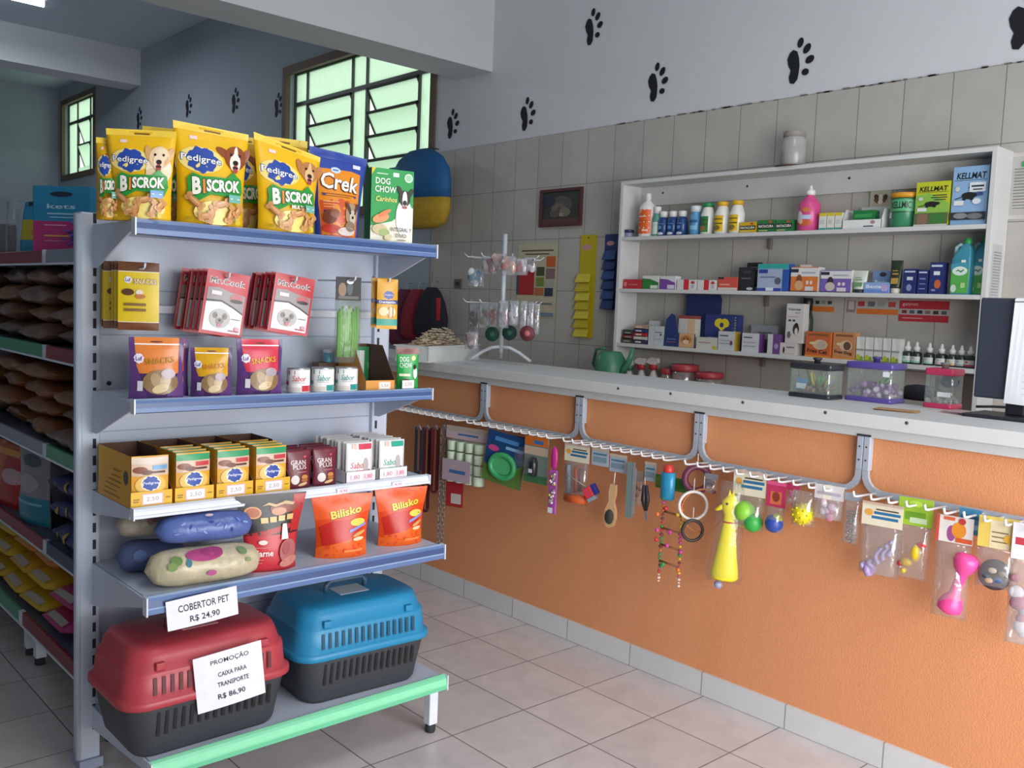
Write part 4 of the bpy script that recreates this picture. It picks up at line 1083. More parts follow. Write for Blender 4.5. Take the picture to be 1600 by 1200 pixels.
wbox('poison_box', 'yellow green rat poison box on the top shelf', (1428, 1482, 272, 342), B1, '#c6cb2a', [('p', [(0, .3), (1, .3), (1, .5), (.4, .75), (0, .7)], '#8fc04e')]+rat(0, 0)+[('r', 0, 0, 1, .3, '#5d6a44'), ('r', .1, .06, .4, .28, '#8a6a5a'), ('r', .5, .06, .9, .28, '#3f7a3a'), ('r', .0, 0, 1, .05, '#d0cfc8')], .05)
wbox('poison_box', 'light blue rat poison box, tallest box at the right end of the top shelf', (1484, 1541, 249, 341), B1, '#8fb4da', rat(0, 0)+[('r', .5, .56, .95, .72, '#dfe6ec'), ('r', .55, .64, .9, .67, '#30353a'), ('r', .6, .59, .86, .61, '#30353a'), ('e', .8, .52, .1, .03, '#3a4f8a'), ('e', .72, .4, .12, .05, '#e2e8ee'), ('r', 0, .09, 1, .22, '#33363a'), ('e', .3, .16, .2, .05, '#8a8e90'), ('e', .7, .15, .22, .05, '#75797c')], .06)
# jar standing on top
x = aty(1241, 250, 4.2).x
jt = thing('glass_jar', 'dusty glass jar with a rusty lid standing on top of the wall shelf', 'jar', (x, 4.19, ZT))
MB().lathe([(.058, .006), (.062, .012), (.062, .13), (.05, .15), (.048, .155)], M('#a8a6a3', .25, 0, .25, 18.), 20).obj('body', jt)
MB().lathe([(.054, .148), (.055, .175), (.05, .178)], M('#9b938d', .6, 0, .35, 30.), 20).obj('lid', jt)
MB().lathe([(.085, 0), (.09, .003), (.088, .006)], M('#5c3f3a', .6), 24).obj('saucer', jt)

# middle row
wbox('medicine_box', 'low red box at the left end of the middle shelf', (973, 1002, 437, 452), B2, '#c2343e', [('r', .06, .3, .2, .7, '#e08a8e'), ('r', .3, .4, .8, .5, '#dd7a80')], .05)
wbox('medicine_box', 'green and white box beside the red one on the middle shelf', (1003, 1029, 431, 452), B2, '#e0e2d8', [('p', [(0, 0), (1, 0), (1, .5), (.5, .75), (0, .8)], '#34803c'), ('r', .5, .05, .95, .3, '#d9e0d4')], .05)
wbox('medicine_box', 'purple and white box beside the green one on the middle shelf', (1030, 1055, 431, 452), B2, '#dcdce0', [('p', [(0, 0), (1, 0), (1, .5), (.5, .75), (0, .8)], '#7f4aa0'), ('r', .5, .05, .95, .35, '#dcd4e4')], .05)
for i, (a, b) in enumerate(((1057, 1088), (1089, 1119))):
    wbox('medicine_box', f'{["left", "right"][i]} of two white boxes with red panels on the middle shelf', (a, b, 435, 451), B2, '#dedad8', [('r', .35, 0, .62, 1, '#cf2f3a'), ('e', .82, .72, .1, .14, '#cf2f3a'), ('r', .75, .2, .9, .5, '#b8b8ba')], .05, group='white and red boxes')
wbox('medicine_box', 'salmon red box left of the black cards on the middle shelf', (1121, 1152, 430, 451), B2, '#d4564a', [('r', 0, 0, 1, .22, '#d9cfc8'), ('r', .1, .4, .6, .5, '#e8a896'), ('r', 0, .85, .3, 1, '#3a2a2a')], .05)
for i, (bx, y, rz) in enumerate((((1153, 1177, 414, 451), 4.16, .1), ((1164, 1187, 405, 450), 4.21, -.1))):
    wbox('collar_pack', ['black pack leaning in front of another on the middle shelf', 'black pack with a loop standing behind another on the middle shelf'][i], bx, B2, '#25262a', [('r', .2, .5, .8, .56, '#5a5d60'), ('r', .3, .75, .8, .85, '#8d9092' if i else '#3d4044'), ('e', .75, .1, .2, .06, '#b8babb')], .02, Y=y, rz=rz)
wbox('medicine_box', 'grey and blue box with a teal top on the middle shelf', (1182, 1231, 407, 450), B2, '#a9b4cf', [('r', 0, .82, 1, 1, '#3aa7a4'), ('r', .04, .66, .34, .8, '#2f4a9a'), ('r', .82, 0, 1, .8, '#2f58ac'), ('r', 0, 0, .8, .12, '#3a4aa0'), ('e', .68, .38, .1, .13, '#5a6478'), ('r', .1, .5, .6, .54, '#6a7694'), ('r', .3, .02, .55, .14, '#dce4f0')], .06, sides='#2f58ac')
for i, (bx, c, lb) in enumerate((((1234, 1278, 412, 451), '#dd7a3f', 'orange and white box with a dog on the middle shelf'), ((1281, 1330, 417, 452), '#7a62b4', 'purple and white box with a dog on the middle shelf'))):
    wbox('medicine_box', lb, bx, B2, c, [('r', .0, .62, 1, .96, '#dedede'), ('r', .0, .78, .28, .92, '#34324a'), ('r', .4, .74, .9, .8, '#a9adba'), ('e', .32, .5, .1, .2, '#3a332f' if i else '#8a4f2f'), ('e', .32, .26, .16, .2, '#c9bfb4' if i else '#d8a878'), ('e', .62, .38, .05, .08, '#e8d8cc'), ('e', .76, .38, .05, .08, '#e8d8cc'), ('r', .55, .05, .85, .22, '#d8cfd4'), ('r', 0, 0, 1, .04, '#2a2430')], .06, sides='#dcd8d8')
sheet('price_card', 'small white price card standing behind the orange box on the middle shelf', 'price tag', .07, .14, '#d9b9a4', [('r', .1, .72, .9, .98, '#ece6e2'), ('r', .2, .82, .8, .86, '#c08a8a')], (aty(1258, 450, 4.24).x, 4.235, B2))


def tube_(label, box, col, band, zb, Y=4.17):
    x, W, H = wp(*box, Y)
    o = thing('ointment_tube', label, 'tube', (x, Y, zb))
    mb = MB()
    mb.loft([[(math.cos(a)*W*.5*k, math.sin(a)*W*.42*d, z*H) for a in [2*PI*i/16 for i in range(16)]] for z, k, d in ((.16, .78, .8), (.2, .8, .85), (.6, .92, .5), (.97, 1, .06), (1, 1, .05))], M(col, .4))
    mb.art(lambda u, v, off: Vector(((u-.5)*W*(.72+.2*v), -W*.42*(.80-.72*v)*.98-off-.003, H*(.22+.7*v))), [('r', .12, .1, .88, .35, band), ('r', .2, .5, .8, .56, band), ('r', .2, .65, .7, .69, band)], 1, lift=3)
    mb.obj('body', o)
    MB().lathe([(W*.33, 0), (W*.36, .003), (W*.36, H*.16)], M('#2b2d30' if band != '#b99a4a' else '#d8d0c4', .5), 14).obj('cap', o)


tube_('white ointment tube standing on its cap right of the purple box', (1332, 1355, 417, 452), '#d2d8cc', '#6f9a6a', B2)
tube_('dark ointment tube with gold lettering standing on its cap', (1390, 1409, 401, 453), '#2e3a2a', '#b99a4a', B2)
bv = lambda: [('r', 0, .0, 1, .35, '#6d8fd0'), ('t', 'Bevie', .4, .62, .3, .62, '#eef2fa', {'b': .02}), ('r', .72, .2, .95, .8, '#c0a8d8')]
wbox('medicine_box', 'light blue box lying in front of another, right of the white tube', (1349, 1389, 436, 453), B2, '#8faade', bv(), .05)
wbox('medicine_box', 'light blue box standing behind the lying light blue one', (1362, 1390, 413, 449), B2, '#7d98c4', [('t', 'Bevie', .5, .5, .2, .7, '#dfe8f6', {'b': .02}), ('e', .6, .84, .2, .1, '#3a3a44')], .04, Y=4.225)
for i, (bx, lb) in enumerate((((1409, 1431, 414, 453), 'navy box with a dog, leftmost of the navy trio on the middle shelf'), ((1432, 1449, 415, 453), 'navy box in the middle of the navy trio on the middle shelf'), ((1450, 1473, 403, 453), 'navy box with an orange picture, tallest of the navy trio'))):
    wbox('medicine_box', lb, bx, B2, '#28316e', [('r', .1, .86, .9, .92, '#c9d2ea')]+([('r', .3, .55, .75, .68, '#d5d9e2'), ('e', .5, .25, .2, .14, '#8a94b4')] if i == 0 else [('r', .2, .6, .8, .66, '#7d8cc4'), ('r', .2, .4, .8, .44, '#7d8cc4'), ('r', .2, .2, .8, .24, '#7d8cc4')] if i == 1 else [('r', .3, .6, .75, .72, '#e4e6ea'), ('e', .62, .32, .24, .14, '#c8683a'), ('r', .2, .1, .5, .16, '#7d8cc4')]), .05, group='navy boxes on the middle shelf')


def jug(label, x0, x1, yt, yb, Y):
    x, W, H = wp(x0, x1, yt, yb, Y-.03)
    o = thing('disinfectant_jug', label, 'bottle', (x, Y, B2), 0, 'teal jugs with green caps')
    mb = MB(); TE = M('#3f8fa6', .25, 0, .06, 10.)
    mb.loft([[(px*k+dx, py*1.0*k2, z*H) for px, py in rrect(W/2, .03, .012, 3)] for z, k, k2, dx in ((0, .96, .95, 0), (.02, 1, 1, 0), (.62, 1, 1, 0), (.7, .9, .95, .004), (.84, .55, .7, W*.16), (.88, .34, .6, W*.16), (.9, .32, .55, W*.16))], TE)
    mb.art(lambda u, v, off: Vector(((u-.5)*W*.9, -.03-off, H*(.03+v*.57))), [('r', .02, 0, 1, .78, '#5aae52'), ('p', [(.0, .7), (1, .76), (1, 1), (.0, .9)], '#4a9ab0'), ('e', .5, .68, .42, .14, '#dfeee4'), ('p', [(.25, .66), (.4, .73), (.55, .68), (.72, .74), (.74, .7), (.56, .63), (.42, .68)], '#3f8a5a'), ('e', .2, .14, .16, .12, '#cfdccf'), ('r', .6, .16, .84, .32, '#b4d890'), ('r', .55, .94, .8, 1.02, '#e4e8e8')], 1, lift=2)
    mb.obj('body', o)
    h = MB(); h.tube([(-W*.36, 0, H*.66), (-W*.37, 0, H*.84), (-W*.2, 0, H*.88), (W*.05, 0, H*.86)], [.011, .011, .011, .009], M('#a9cfd2', .3), 10); h.obj('handle', o)
    MB().lathe([(W*.19, H*.89), (W*.2, H*.9), (W*.2, H*.985), (W*.17, H)], M('#2fa04f', .4), 16, c=(W*.16, 0, 0)).obj('cap', o)


jug('left teal jug with a green cap and pale handle on the middle shelf', 1482, 1513, 366, 455, 4.185)
jug('teal jug with a green cap, right one touching the shelf end panel', 1512, 1537, 362, 455, 4.235)

# bottom row
rnd = random.Random(5)
for i, (a, b, h, c) in enumerate(((970, 988, 8, '#4a4238'), (972, 990, 8, '#7a2f38'), (972, 988, 8, '#3a4a3a'))):
    wbox('medicine_box', ['dark flat box, bottom of the low stack at the left end', 'dark red flat box in the middle of the low left stack', 'green grey flat box on top of the low left stack'][i], (a, b, 529, 537), B3+i*.0245, c, [('r', .2, .3, .8, .5, '#b8a898')], .06)
for i, c in enumerate(('#3a3a5a', '#c9c4bc', '#b8303a', '#2f3f78', '#b89a84')):
    o_ = wbox('medicine_box', ['navy grey box, lowest of the mixed stack', 'white box, second from the bottom of the mixed stack', 'red box, third in the mixed stack', 'dark blue box, fourth in the mixed stack', 'tan box on top of the mixed stack'][i], (989, 1010, 529, 536), B3+i*.0215, c, [('r', .15, .3, .6, .6, '#ddd6cc')], .05)
wbox('medicine_box', 'small white box standing at the back beside the mixed stack', (1012, 1024, 500, 537), B3, '#c9cdd2', [('r', .1, .6, .9, .7, '#4a5a7a')], .04, Y=4.21)
wbox('medicine_box', 'white box with a tiny picture standing in front beside the mixed stack', (1012, 1036, 507, 537), B3, '#c4cacc', [('r', .38, .0, .4, 1, '#8a9094'), ('r', .45, .66, .9, .7, '#4a5a7a'), ('e', .84, .56, .06, .05, '#30343c'), ('r', .45, .3, .9, .33, '#8f9aa8')], .05)
# navy display with tall back panel and cat front
x, W, H = wp(1037, 1085, 488, 540)
dd = thing('display_box', 'navy cat medicine display box with a tall back panel and a white pack inside', 'box', (x, 4.15, B3))
q = MB()
q.prism([(-W/2, 0), (W/2, 0), (W/2, H*.42), (-W*.05, H*.42), (-W*.18, H*.95), (-W*.3, H), (-W*.46, H*.8)], 0, .004, M('#2c3c74', .5)); q.box(-W/2, W/2, .08, .084, 0, H*.4, M('#26346a', .5)); q.box(-W/2, W/2, 0, .084, 0, .003, M('#26346a', .5))
q.art(lambda u, v, o: Vector(((u-.5)*W, -o, v*H*.42)), [('r', .5, .02, .98, 1, '#d8a878'), ('e', .72, .55, .18, .3, '#c07f4a'), ('e', .72, .4, .1, .16, '#e8cdb0'), ('e', .66, .6, .03, .05, '#241a14'), ('e', .78, .6, .03, .05, '#241a14'), ('r', .1, .5, .4, .56, '#6f84c0'), ('r', .1, .3, .4, .36, '#a05a78')], 1)
q.obj('box_body', dd)
bp_ = MB(); hh = aty(1080, 458, 4.24).z-B3
bp_.prism([(-W*.12, H*.3), (W*.95, H*.3), (W*.98, hh*.9), (W*.9, hh), (-W*.15, hh*.98)], .086, .09, M('#2b3868', .5)); bp_.obj('back_panel', dd)
pk = MB(); pk.box(-W*.12, W*.42, .02, .07, .004, H*.86, M('#cfcac2', .5), .002); pk.box(-W*.12, W*.42, .0195, .0695, H*.86, H*.95, M('#9a4a44', .5)); pk.box(W*.2, W*.42, .018, .02, H*.4, H*.84, M('#d8b890', .6)); pk.obj('inner_pack', dd)
wbox('medicine_box', 'navy box with a yellow heart shaped emblem on the bottom row', (1100, 1152, 475, 530), B3, '#2f3a78', [('e', .42, .76, .13, .12, '#e0cc2a', .5), ('e', .62, .76, .13, .12, '#e0cc2a', -.5), ('p', [(.3, .72), (.74, .72), (.52, .52)], '#e0cc2a'), ('e', .52, .7, .06, .07, '#2f3a78'), ('t', 'solution', .9, .5, .12, .8, '#9aa88a', {'rot': PI/2}) if False else ('r', .84, .0, .86, 1, '#46528e'), ('t', 'ution', .92, .66, .09, .5, '#9fae92', {'rot': PI/2}), ('r', .12, .3, .62, .34, '#c9d2e8'), ('r', .12, .22, .5, .25, '#c9d2e8')], .05, Y=4.21)
wbox('medicine_box', 'low cream box lying in front of the navy emblem box', (1087, 1120, 525, 543), B3, '#cdc8be', [('r', .1, .5, .7, .6, '#b08a8a'), ('r', .8, 0, 1, .3, '#b9b03a')], .05)
wbox('medicine_box', 'white box with a yellow side in front of the navy emblem box', (1121, 1148, 514, 544), B3, '#c8cacc', [('r', .1, .74, .6, .8, '#3a4450'), ('r', .1, .5, .8, .53, '#7f8a94'), ('r', .1, .35, .8, .38, '#7f8a94'), ('e', .8, .4, .08, .12, '#7a3a3a')], .05, sides='#b9962e')
for i, bx in enumerate(((1158, 1186, 516, 546), (1198, 1219, 517, 548))):
    wbox('medicine_box', ['white and purple box left of the similar narrower one on the bottom row', 'narrow white and purple box left of the small white box'][i], bx, B3, '#cccdd0', ([('r', .1, .74, .6, .8, '#3a4450'), ('r', .1, .5, .8, .53, '#7f8a94'), ('r', .1, .3, .8, .33, '#7f8a94')] if i == 0 else [('r', .42, 0, 1, 1, '#6d4a84'), ('e', .7, .4, .16, .14, '#a890b8')]), .05, sides='#6d3f86')
wbox('medicine_box', 'grey box tilted behind the white and purple boxes', (1172, 1215, 487, 530), B3, '#8d9296', [('r', 0, 0, 1, .48, '#4a4c4a'), ('r', .28, .7, .8, .75, '#5a6068')], .03, Y=4.235)
x, W, H = wp(1217, 1243, 529, 548)
wbox('medicine_box', 'small white box under the tall white box', (1216, 1244, 529, 548), B3, '#cfc8c4', [('e', .3, .4, .06, .26, '#3a3634'), ('r', .45, .6, .9, .7, '#6a6a6a'), ('r', .05, .1, .95, .14, '#b9a8a0')], .06)
Hs = wp(1217, 1243, 529, 548)[2]
wbox('medicine_box', 'tall white box with black lettering and a dog, standing on a small white box', (1226, 1254, 466, 528), B3+Hs, '#cfcbc8', [('t', 'Vetmax', .46, .86, .07, .76, '#22242a', {'b': .015}), ('r', .5, .76, .8, .78, '#888'), ('r', .1, .66, .7, .675, '#c0908a'), ('r', .15, .55, .3, .6, '#4a4a4a'), ('r', .4, .55, .55, .6, '#4a4a4a'), ('e', .62, .36, .18, .14, '#3d3630'), ('e', .64, .3, .09, .09, '#d8d2cc'), ('e', .64, .47, .1, .05, '#2a2420'), ('e', .24, .2, .1, .07, '#6a6460'), ('e', .24, .27, .07, .03, '#6a6460')], .05)
wbot('medicine_bottle', 'dark green bottle partly hidden behind the tall white box', (1245, 1264, 458, 548), B3, '#2c3a34', '#1d2320', [('r', .2, .3, .95, .6, '#38483f')], Y=4.245, caph=.2, neck=.6)
for i, (bx, nm, c) in enumerate((((1256, 1298, 512, 552), 'Free Cat', '#cf6a38'), ((1299, 1336, 513, 555), 'Free Dog', '#cc8f5e'))):
    wbox('collar_box', ['orange flea collar box with a cat, left of the pair', 'tan flea collar box with a dog, right of the pair'][i], bx, B3, c, [('r', .1, .84, .9, .92, '#8a5a3a'), ('e', .6, .5, .3, .2, '#e0c0a0'), ('e', .66, .5, .17, .16, '#c9b4a0' if i == 0 else '#6d5040'), ('e', .28, .55, .12, .05, '#e4d8a0'), ('t', nm, .5, .24, .15, .8, '#2a2220', {'b': .015, 'rot': -.06}), ('r', 0, 0, 1, .08, '#d88a3a')], .04, rz=-.08)
for i in range(5):
    wbox('medicine_box', f'{["leftmost", "second", "middle", "fourth", "rightmost"][i]} of five white and green boxes in a row on the bottom shelf', (1336.5+13.8*i, 1350+13.8*i, 520+.4*i, 557+.6*i), B3, '#d6d8d2', [('r', 0, .42, 1, .5, '#9aa09c'), ('p', [(0, .5), (.6, .5), (.3, 1), (0, 1)], '#e6e7e4'), ('e', .3, .12, .26, .14, '#b9bf2e'), ('e', .75, .1, .2, .1, '#7fa03a'), ('r', 0, 0, 1, .04, '#6b8a34')], .05, group='white and green boxes in a row')
dl = ['#7fb9a0', '#7fb9a0', '#9ac4b0', '#cfb4b4', '#d8a860', '#9aa6aa', '#b04a5a']
dn = ['leftmost, with a green label', 'second from left, with a green label', 'third from left, with a pale green label', 'with a pinkish label, fourth from left', 'with an orange base, fifth from left', 'with a grey label, second from right', 'with a red label, rightmost']
for i, xc in enumerate((1416, 1430, 1450, 1469, 1486, 1500, 1514)):
    x, W, H = wp(xc-7, xc+7, 525+i*1.2, 560+i*1.1, 4.19)
    bottle('dropper_bottle', f'dark dropper bottle with a white tip, {dn[i]}', 'bottle', .0235, H, '#26332c', '#d8dada', (x, 4.2, B3), 0, neck=.42, shoulder=.86, caph=.42, group='dropper bottles', art=[('r', 0, .05, 1, .7, '#c9ccc6'), ('r', 0, .05, 1, .25, dl[i]), ('e', .4, .5, .12, .1, dl[i])],
           captop=lambda r, hb, H: [(r*.55, hb*.97), (r*.58, hb+(H-hb)*.45), (r*.34, hb+(H-hb)*.5), (r*.24, H-.004), (r*.12, H)])
# spray triggers and jars showing above the counter edge


def trigger(label, px, py, c1, c2):
    p = aty(px, py, 4.19)
    o = thing('spray_bottle', label, 'bottle', (p.x, 4.19, 1.0))
    h = p.z-1.0
    MB().lathe([(.028, 0), (.03, .005), (.03, h*.55), (.014, h*.72), (.013, h*.8)], M('#c9c4c0', .3), 16).obj('body', o)
    t = MB(); t.lathe([(.019, h*.78), (.02, h*.9), (.016, h*.94)], M(c2, .4), 14)
    t.obj('collar', o)
    t = MB(); t.prism([(-.05, h*.98), (-.045, h*1.06), (-.01, h*1.14), (.03, h*1.12), (.034, h*1.0), (.02, h*.93), (-.012, h*.93)], -.012, .012, M(c1, .4)); t.prism([(-.03, h*.97), (-.018, h*.96), (-.026, h*.8), (-.034, h*.8)], -.007, .007, M(c2, .4)); t.obj('trigger_head', o)


trigger('spray bottle with a white and green trigger at the left behind the counter', 984, 568, '#c8d0c8', '#3f7a58')
trigger('spray bottle with a white and red trigger beside the green one', 1003, 566, '#dcd4d2', '#b8343e')
trigger('spray bottle with a red collar and white head left of the red lidded jars', 1022, 566, '#dcd4d2', '#b8343e')
for px, py, r, lb in ((1043, 578, .036, 'narrow clear jar with a dark red lid left of two others behind the counter'), (1071, 572, .075, 'wide clear jar with a red lid, middle and tallest behind the counter'), (1109, 584, .075, 'wide clear jar with a red lid, rightmost and lowest behind the counter')):
    p = aty(px, py, 4.2)
    o = thing('storage_jar', lb, 'jar', (p.x, 4.2, 1.0))
    h = p.z-1.0
    MB().lathe([(r*.9, 0), (r*.95, .008), (r*.95, h*.8), (r*.8, h*.9)], FILM('#e6d8d4', .25, .12), 20).obj('body', o)
    MB().lathe([(r, h*.86), (r*1.02, h*.9), (r*1.02, h*1.03), (r*.96, h*1.05)], M('#b03a44', .4), 24).obj('lid', o)
    c_ = MB(); rr = random.Random(int(px))
    for i in range(14): c_.ball((rr.uniform(-.5, .5)*r, rr.uniform(-.5, .5)*r, .02+rr.uniform(0, .6)*h), r*.25, M('#b08a84', .6), 8)
    c_.obj('contents', o)['kind'] = 'stuff'

# stickers on the tiles behind the lower shelf
def sticker(label, box, col, art):
    Y = WALLY-.010
    a = aty(box[0], box[3], Y); b = aty(box[1], box[3], Y); t = aty((box[0]+box[1])/2, box[2], Y); c = aty((box[0]+box[1])/2, box[3], Y)
    return sheet('payment_sticker', label, 'sticker', b.x-a.x, t.z-c.z, col, art, (c.x, Y, c.z), 0, thick=.0008)


lg_ = lambda n: [('r', .04+i*(.94/n), .66, .04+i*(.94/n)+.62/n, .95, ['#4a2f38', '#30343c', '#8d9092', '#3c3f4a', '#a83a40', '#5a5d62'][i % 6]) for i in range(n)]
sticker('orange striped card payment sticker behind the tall white box', (1262, 1303, 469, 487), '#b5b1ac', [('r', 0, 0, 1, .45, '#d9762f')]+lg_(4))
sticker('longer orange striped card payment sticker in the middle of the tiles', (1322, 1402, 469, 491), '#b5b1ac', [('r', .2, 0, 1, .38, '#d9762f'), ('r', 0, .1, .17, .95, '#8c807c'), ('r', .03, .3, .14, .9, '#c4bcb6')]+[('r', .22+i*.2, .55, .22+i*.2+.13, .9, ['#b8343c', '#6a6e78', '#9a9ea0', '#c0453f'][i]) for i in range(4)])
sticker('red card payment sticker right of the orange ones', (1403, 1481, 470, 503), '#b9b4b0', [('r', 0, .6, 1, 1, '#b8303a'), ('r', 0, 0, 1, .32, '#b8303a'), ('t', 'getnet', .22, .8, .18, .32, '#e8b8b8', {'b': .01})]+[('r', .06+i*.16, .38, .06+i*.16+.1, .54, ['#7a2f38', '#55606a', '#30343c', '#8d6a6a', '#4a2f38', '#5a5d62'][i]) for i in range(6)]+[('r', .08, .14, .5, .18, '#e0a0a4')])

# ------------------------------------------------------------------ things hung on the tiled wall
def onwall(x0, x1, yt, yb, Y=WALLY-.01):
    a = aty(x0, (yt+yb)/2, Y); b = aty(x1, (yt+yb)/2, Y); t = aty((x0+x1)/2, yt, Y); c = aty((x0+x1)/2, yb, Y)
    return (a.x+b.x)/2, c.z, b.x-a.x, t.z-c.z


x, z, W, H = onwall(846, 911, 295, 354)
pf = thing('picture_frame', 'dark framed animal picture hanging on the tiles left of the wall shelf', 'picture', (x, WALLY-.011, z), 0, None, 0, R_(0))
f = MB(); t = .018; WD = M('#5a2f30', .5, 0, .25, 20.)
for a in ((-W/2, W/2, 0, t), (-W/2, W/2, H-t, H), (-W/2, -W/2+t, t, H-t), (W/2-t, W/2, t, H-t)): f.box(a[0], a[1], -.018, .0, a[2], a[3], WD)
f.obj('frame', pf)
im = MB(); im.box(-W/2+t, W/2-t, -.008, -.002, t, H-t, M('#3a3c38', .6, 0, .5, 14.))
im.art(lambda u, v, o: Vector(((u-.5)*(W-2*t), -.008-o, t+v*(H-2*t))), [('e', .5, .6, .3, .26, '#54544e'), ('e', .45, .45, .2, .2, '#6d675c'), ('e', .6, .35, .16, .14, '#7a7266'), ('e', .35, .32, .14, .12, '#5c5448'), ('e', .52, .28, .06, .06, '#9a9284'), ('e', .46, .46, .03, .08, '#7a3c30'), ('r', 0, 0, 1, .16, '#5c3f38'), ('e', .2, .72, .14, .16, '#2c3048')], 1.3)
im.obj('picture', pf)
x, z, W, H = onwall(808, 870, 380, 496)
sheet('poster', 'cream adoption poster with a red block and small coloured pictures on the tiled wall', 'poster', W, H, '#c2ba9c', [('r', .1, .89, .9, .91, '#5a5244'), ('r', .2, .845, .8, .862, '#5a5244'), ('r', .0, .3, .06, .72, '#4a4a52'), ('r', .06, .3, .45, .72, '#b0282e'), ('r', .74, .68, .96, .82, '#c8642e'), ('r', .5, .56, .7, .68, '#4a5030'), ('r', .74, .52, .96, .66, '#8a6a6a'), ('r', .5, .42, .7, .54, '#7a8a3a'), ('r', .74, .4, .94, .5, '#a8aca0'), ('r', .48, .3, .7, .4, '#b86a3a'), ('r', .73, .29, .93, .4, '#2f3a4c'), ('r', .5, .18, .92, .2, '#6a7484'), ('r', .5, .02, .96, .07, '#7a8aa0')], (x, WALLY-.012, z))
# strip cards with packets
def strip(label, box, col, pcol, n, y0, cat, off, flip=1):
    x, z, W, H = onwall(*box)
    o = thing('strip_card', label, cat, (x, WALLY-.012, z))
    m = MB(); m.box(-W/2, W/2, -.003, 0, 0, H, M(col, .5))
    m.art(lambda u, v, q: Vector(((u-.5)*W, -.003-q, v*H)), [('e', .4, .88, .28, .03, '#d09a9a'), ('e', .5, .97, .06, .006, '#3a3416')], W/H)
    m.obj('card', o)
    for i in range(n):
        zz = H*(y0-(i/n)*y0)
        p = MB(); hh = H*y0/n
        p.prism([(-W*.42, .0), (W*.36, .0), (W*.4, -hh*.95), (-W*.5, -hh*1.0)], -.006, .0, M(pcol if i % 2 == 0 else col, .3, 0, .2, 40.))
        q = p.obj('packet', o, (off*W*.1, -.006, max(zz, hh)), 0, R_(-16))
    return o


strip('yellow strip card of hanging yellow packets on the tiled wall', (905, 930, 367, 528), '#c4b01c', '#d8c63a', 7, .62, 'strip of packets', -1.2)
strip('blue strip card of hanging blue packets beside the wall shelf', (944, 966, 366, 484), '#2c4276', '#34518c', 6, .78, 'strip of packets', 0)
# switch plate
x, z, W, H = onwall(711, 722, 436, 450)
s_ = thing('wall_switch', 'small dark switch plate on the tiled wall left of the packet stand', 'switch', (x, WALLY-.009, z))
MB().box(-W/2, W/2, -.01, 0, 0, H, M('#6a6560', .5), .002).obj('plate', s_); MB().box(-W*.2, W*.2, -.014, -.0095, H*.3, H*.7, M('#2e2b2a', .5)).obj('toggle', s_)
# notices at the right edge
x, z, W, H = onwall(1577, 1640, 237, 342)
sheet('notice', 'framed printed notice on the tiles at the right edge', 'notice', W, H, '#c9c4bf', [('r', .04, .06, .96, .94, '#b9b5b0')]+[('r', .12, .16+i*.045, .8, .17+i*.045, '#6a6866') for i in range(14)]+[('r', .3, .78, .7, .86, '#38a05a')], (x, WALLY-.012, z))
side = MB(); P0 = atx(1547, 366, XR+.012); P1 = atx(1563, 460, XR+.012)
side.box(0, .0012, 0, .1, 0, .24, M('#bfc0c2', .7))
side.art(lambda u, v, o: Vector((.0012+o, u*.1, v*.24)), [('r', .1, .1+i*.05, .85, .112+i*.05, '#85878c') for i in range(16)], .4)
tag(side.obj('price_list', None, (XR+.0115, 4.15, 1.60)), 'long printed paper list taped to the right end panel of the wall shelf', 'paper')
# blue and yellow domed bed
x, z, W, H = onwall(610, 698, 232, 356, 4.1)
db = thing('domed_pet_bed', 'blue domed pet bed with a yellow bottom hanging above the tiles by the big window', 'pet bed', (x, 4.12, z))
hb = H*.36
m = MB(); m.lathe([(W*.5, hb), (W*.5, hb+.12), (W*.46, hb+.22), (W*.36, H-.07), (W*.2, H-.015), (.01, H)], M('#1f5f96', .7, 0, .2, 12.), 28, sy=.32)
m.obj('dome', db)
m = MB(); m.lathe([(W*.3, 0), (W*.44, .03), (W*.5, hb*.6), (W*.5, hb)], M('#b8962a', .8, 0, .25, 25.), 28, sy=.32); m.obj('base', db)
m = MB(); m.box(-W*.4, W*.0, -.085, -.08, hb-.02, H*.78, M('#2f7f90', .5, 0, .2, 20.), .001, xf=Matrix.Translation((0, .0, 0)))
m.art(lambda u, v, o: Vector((-W*.4+u*W*.4, -.085-o, hb-.02+v*(H*.78-hb))), [('e', .5, .7, .36, .22, '#3aa0b0'), ('r', .2, .62, .8, .65, '#14485a'), ('r', 0, 0, 1, .3, '#3f443c')], 1)
m.obj('front_pocket', db)
m = MB(); m.tube([(0, 0, H-.003), (0, .1, H+.02), (0, .168, H+.02)], .004, M('#222', .6), 6); m.obj('hanging_loop', db)
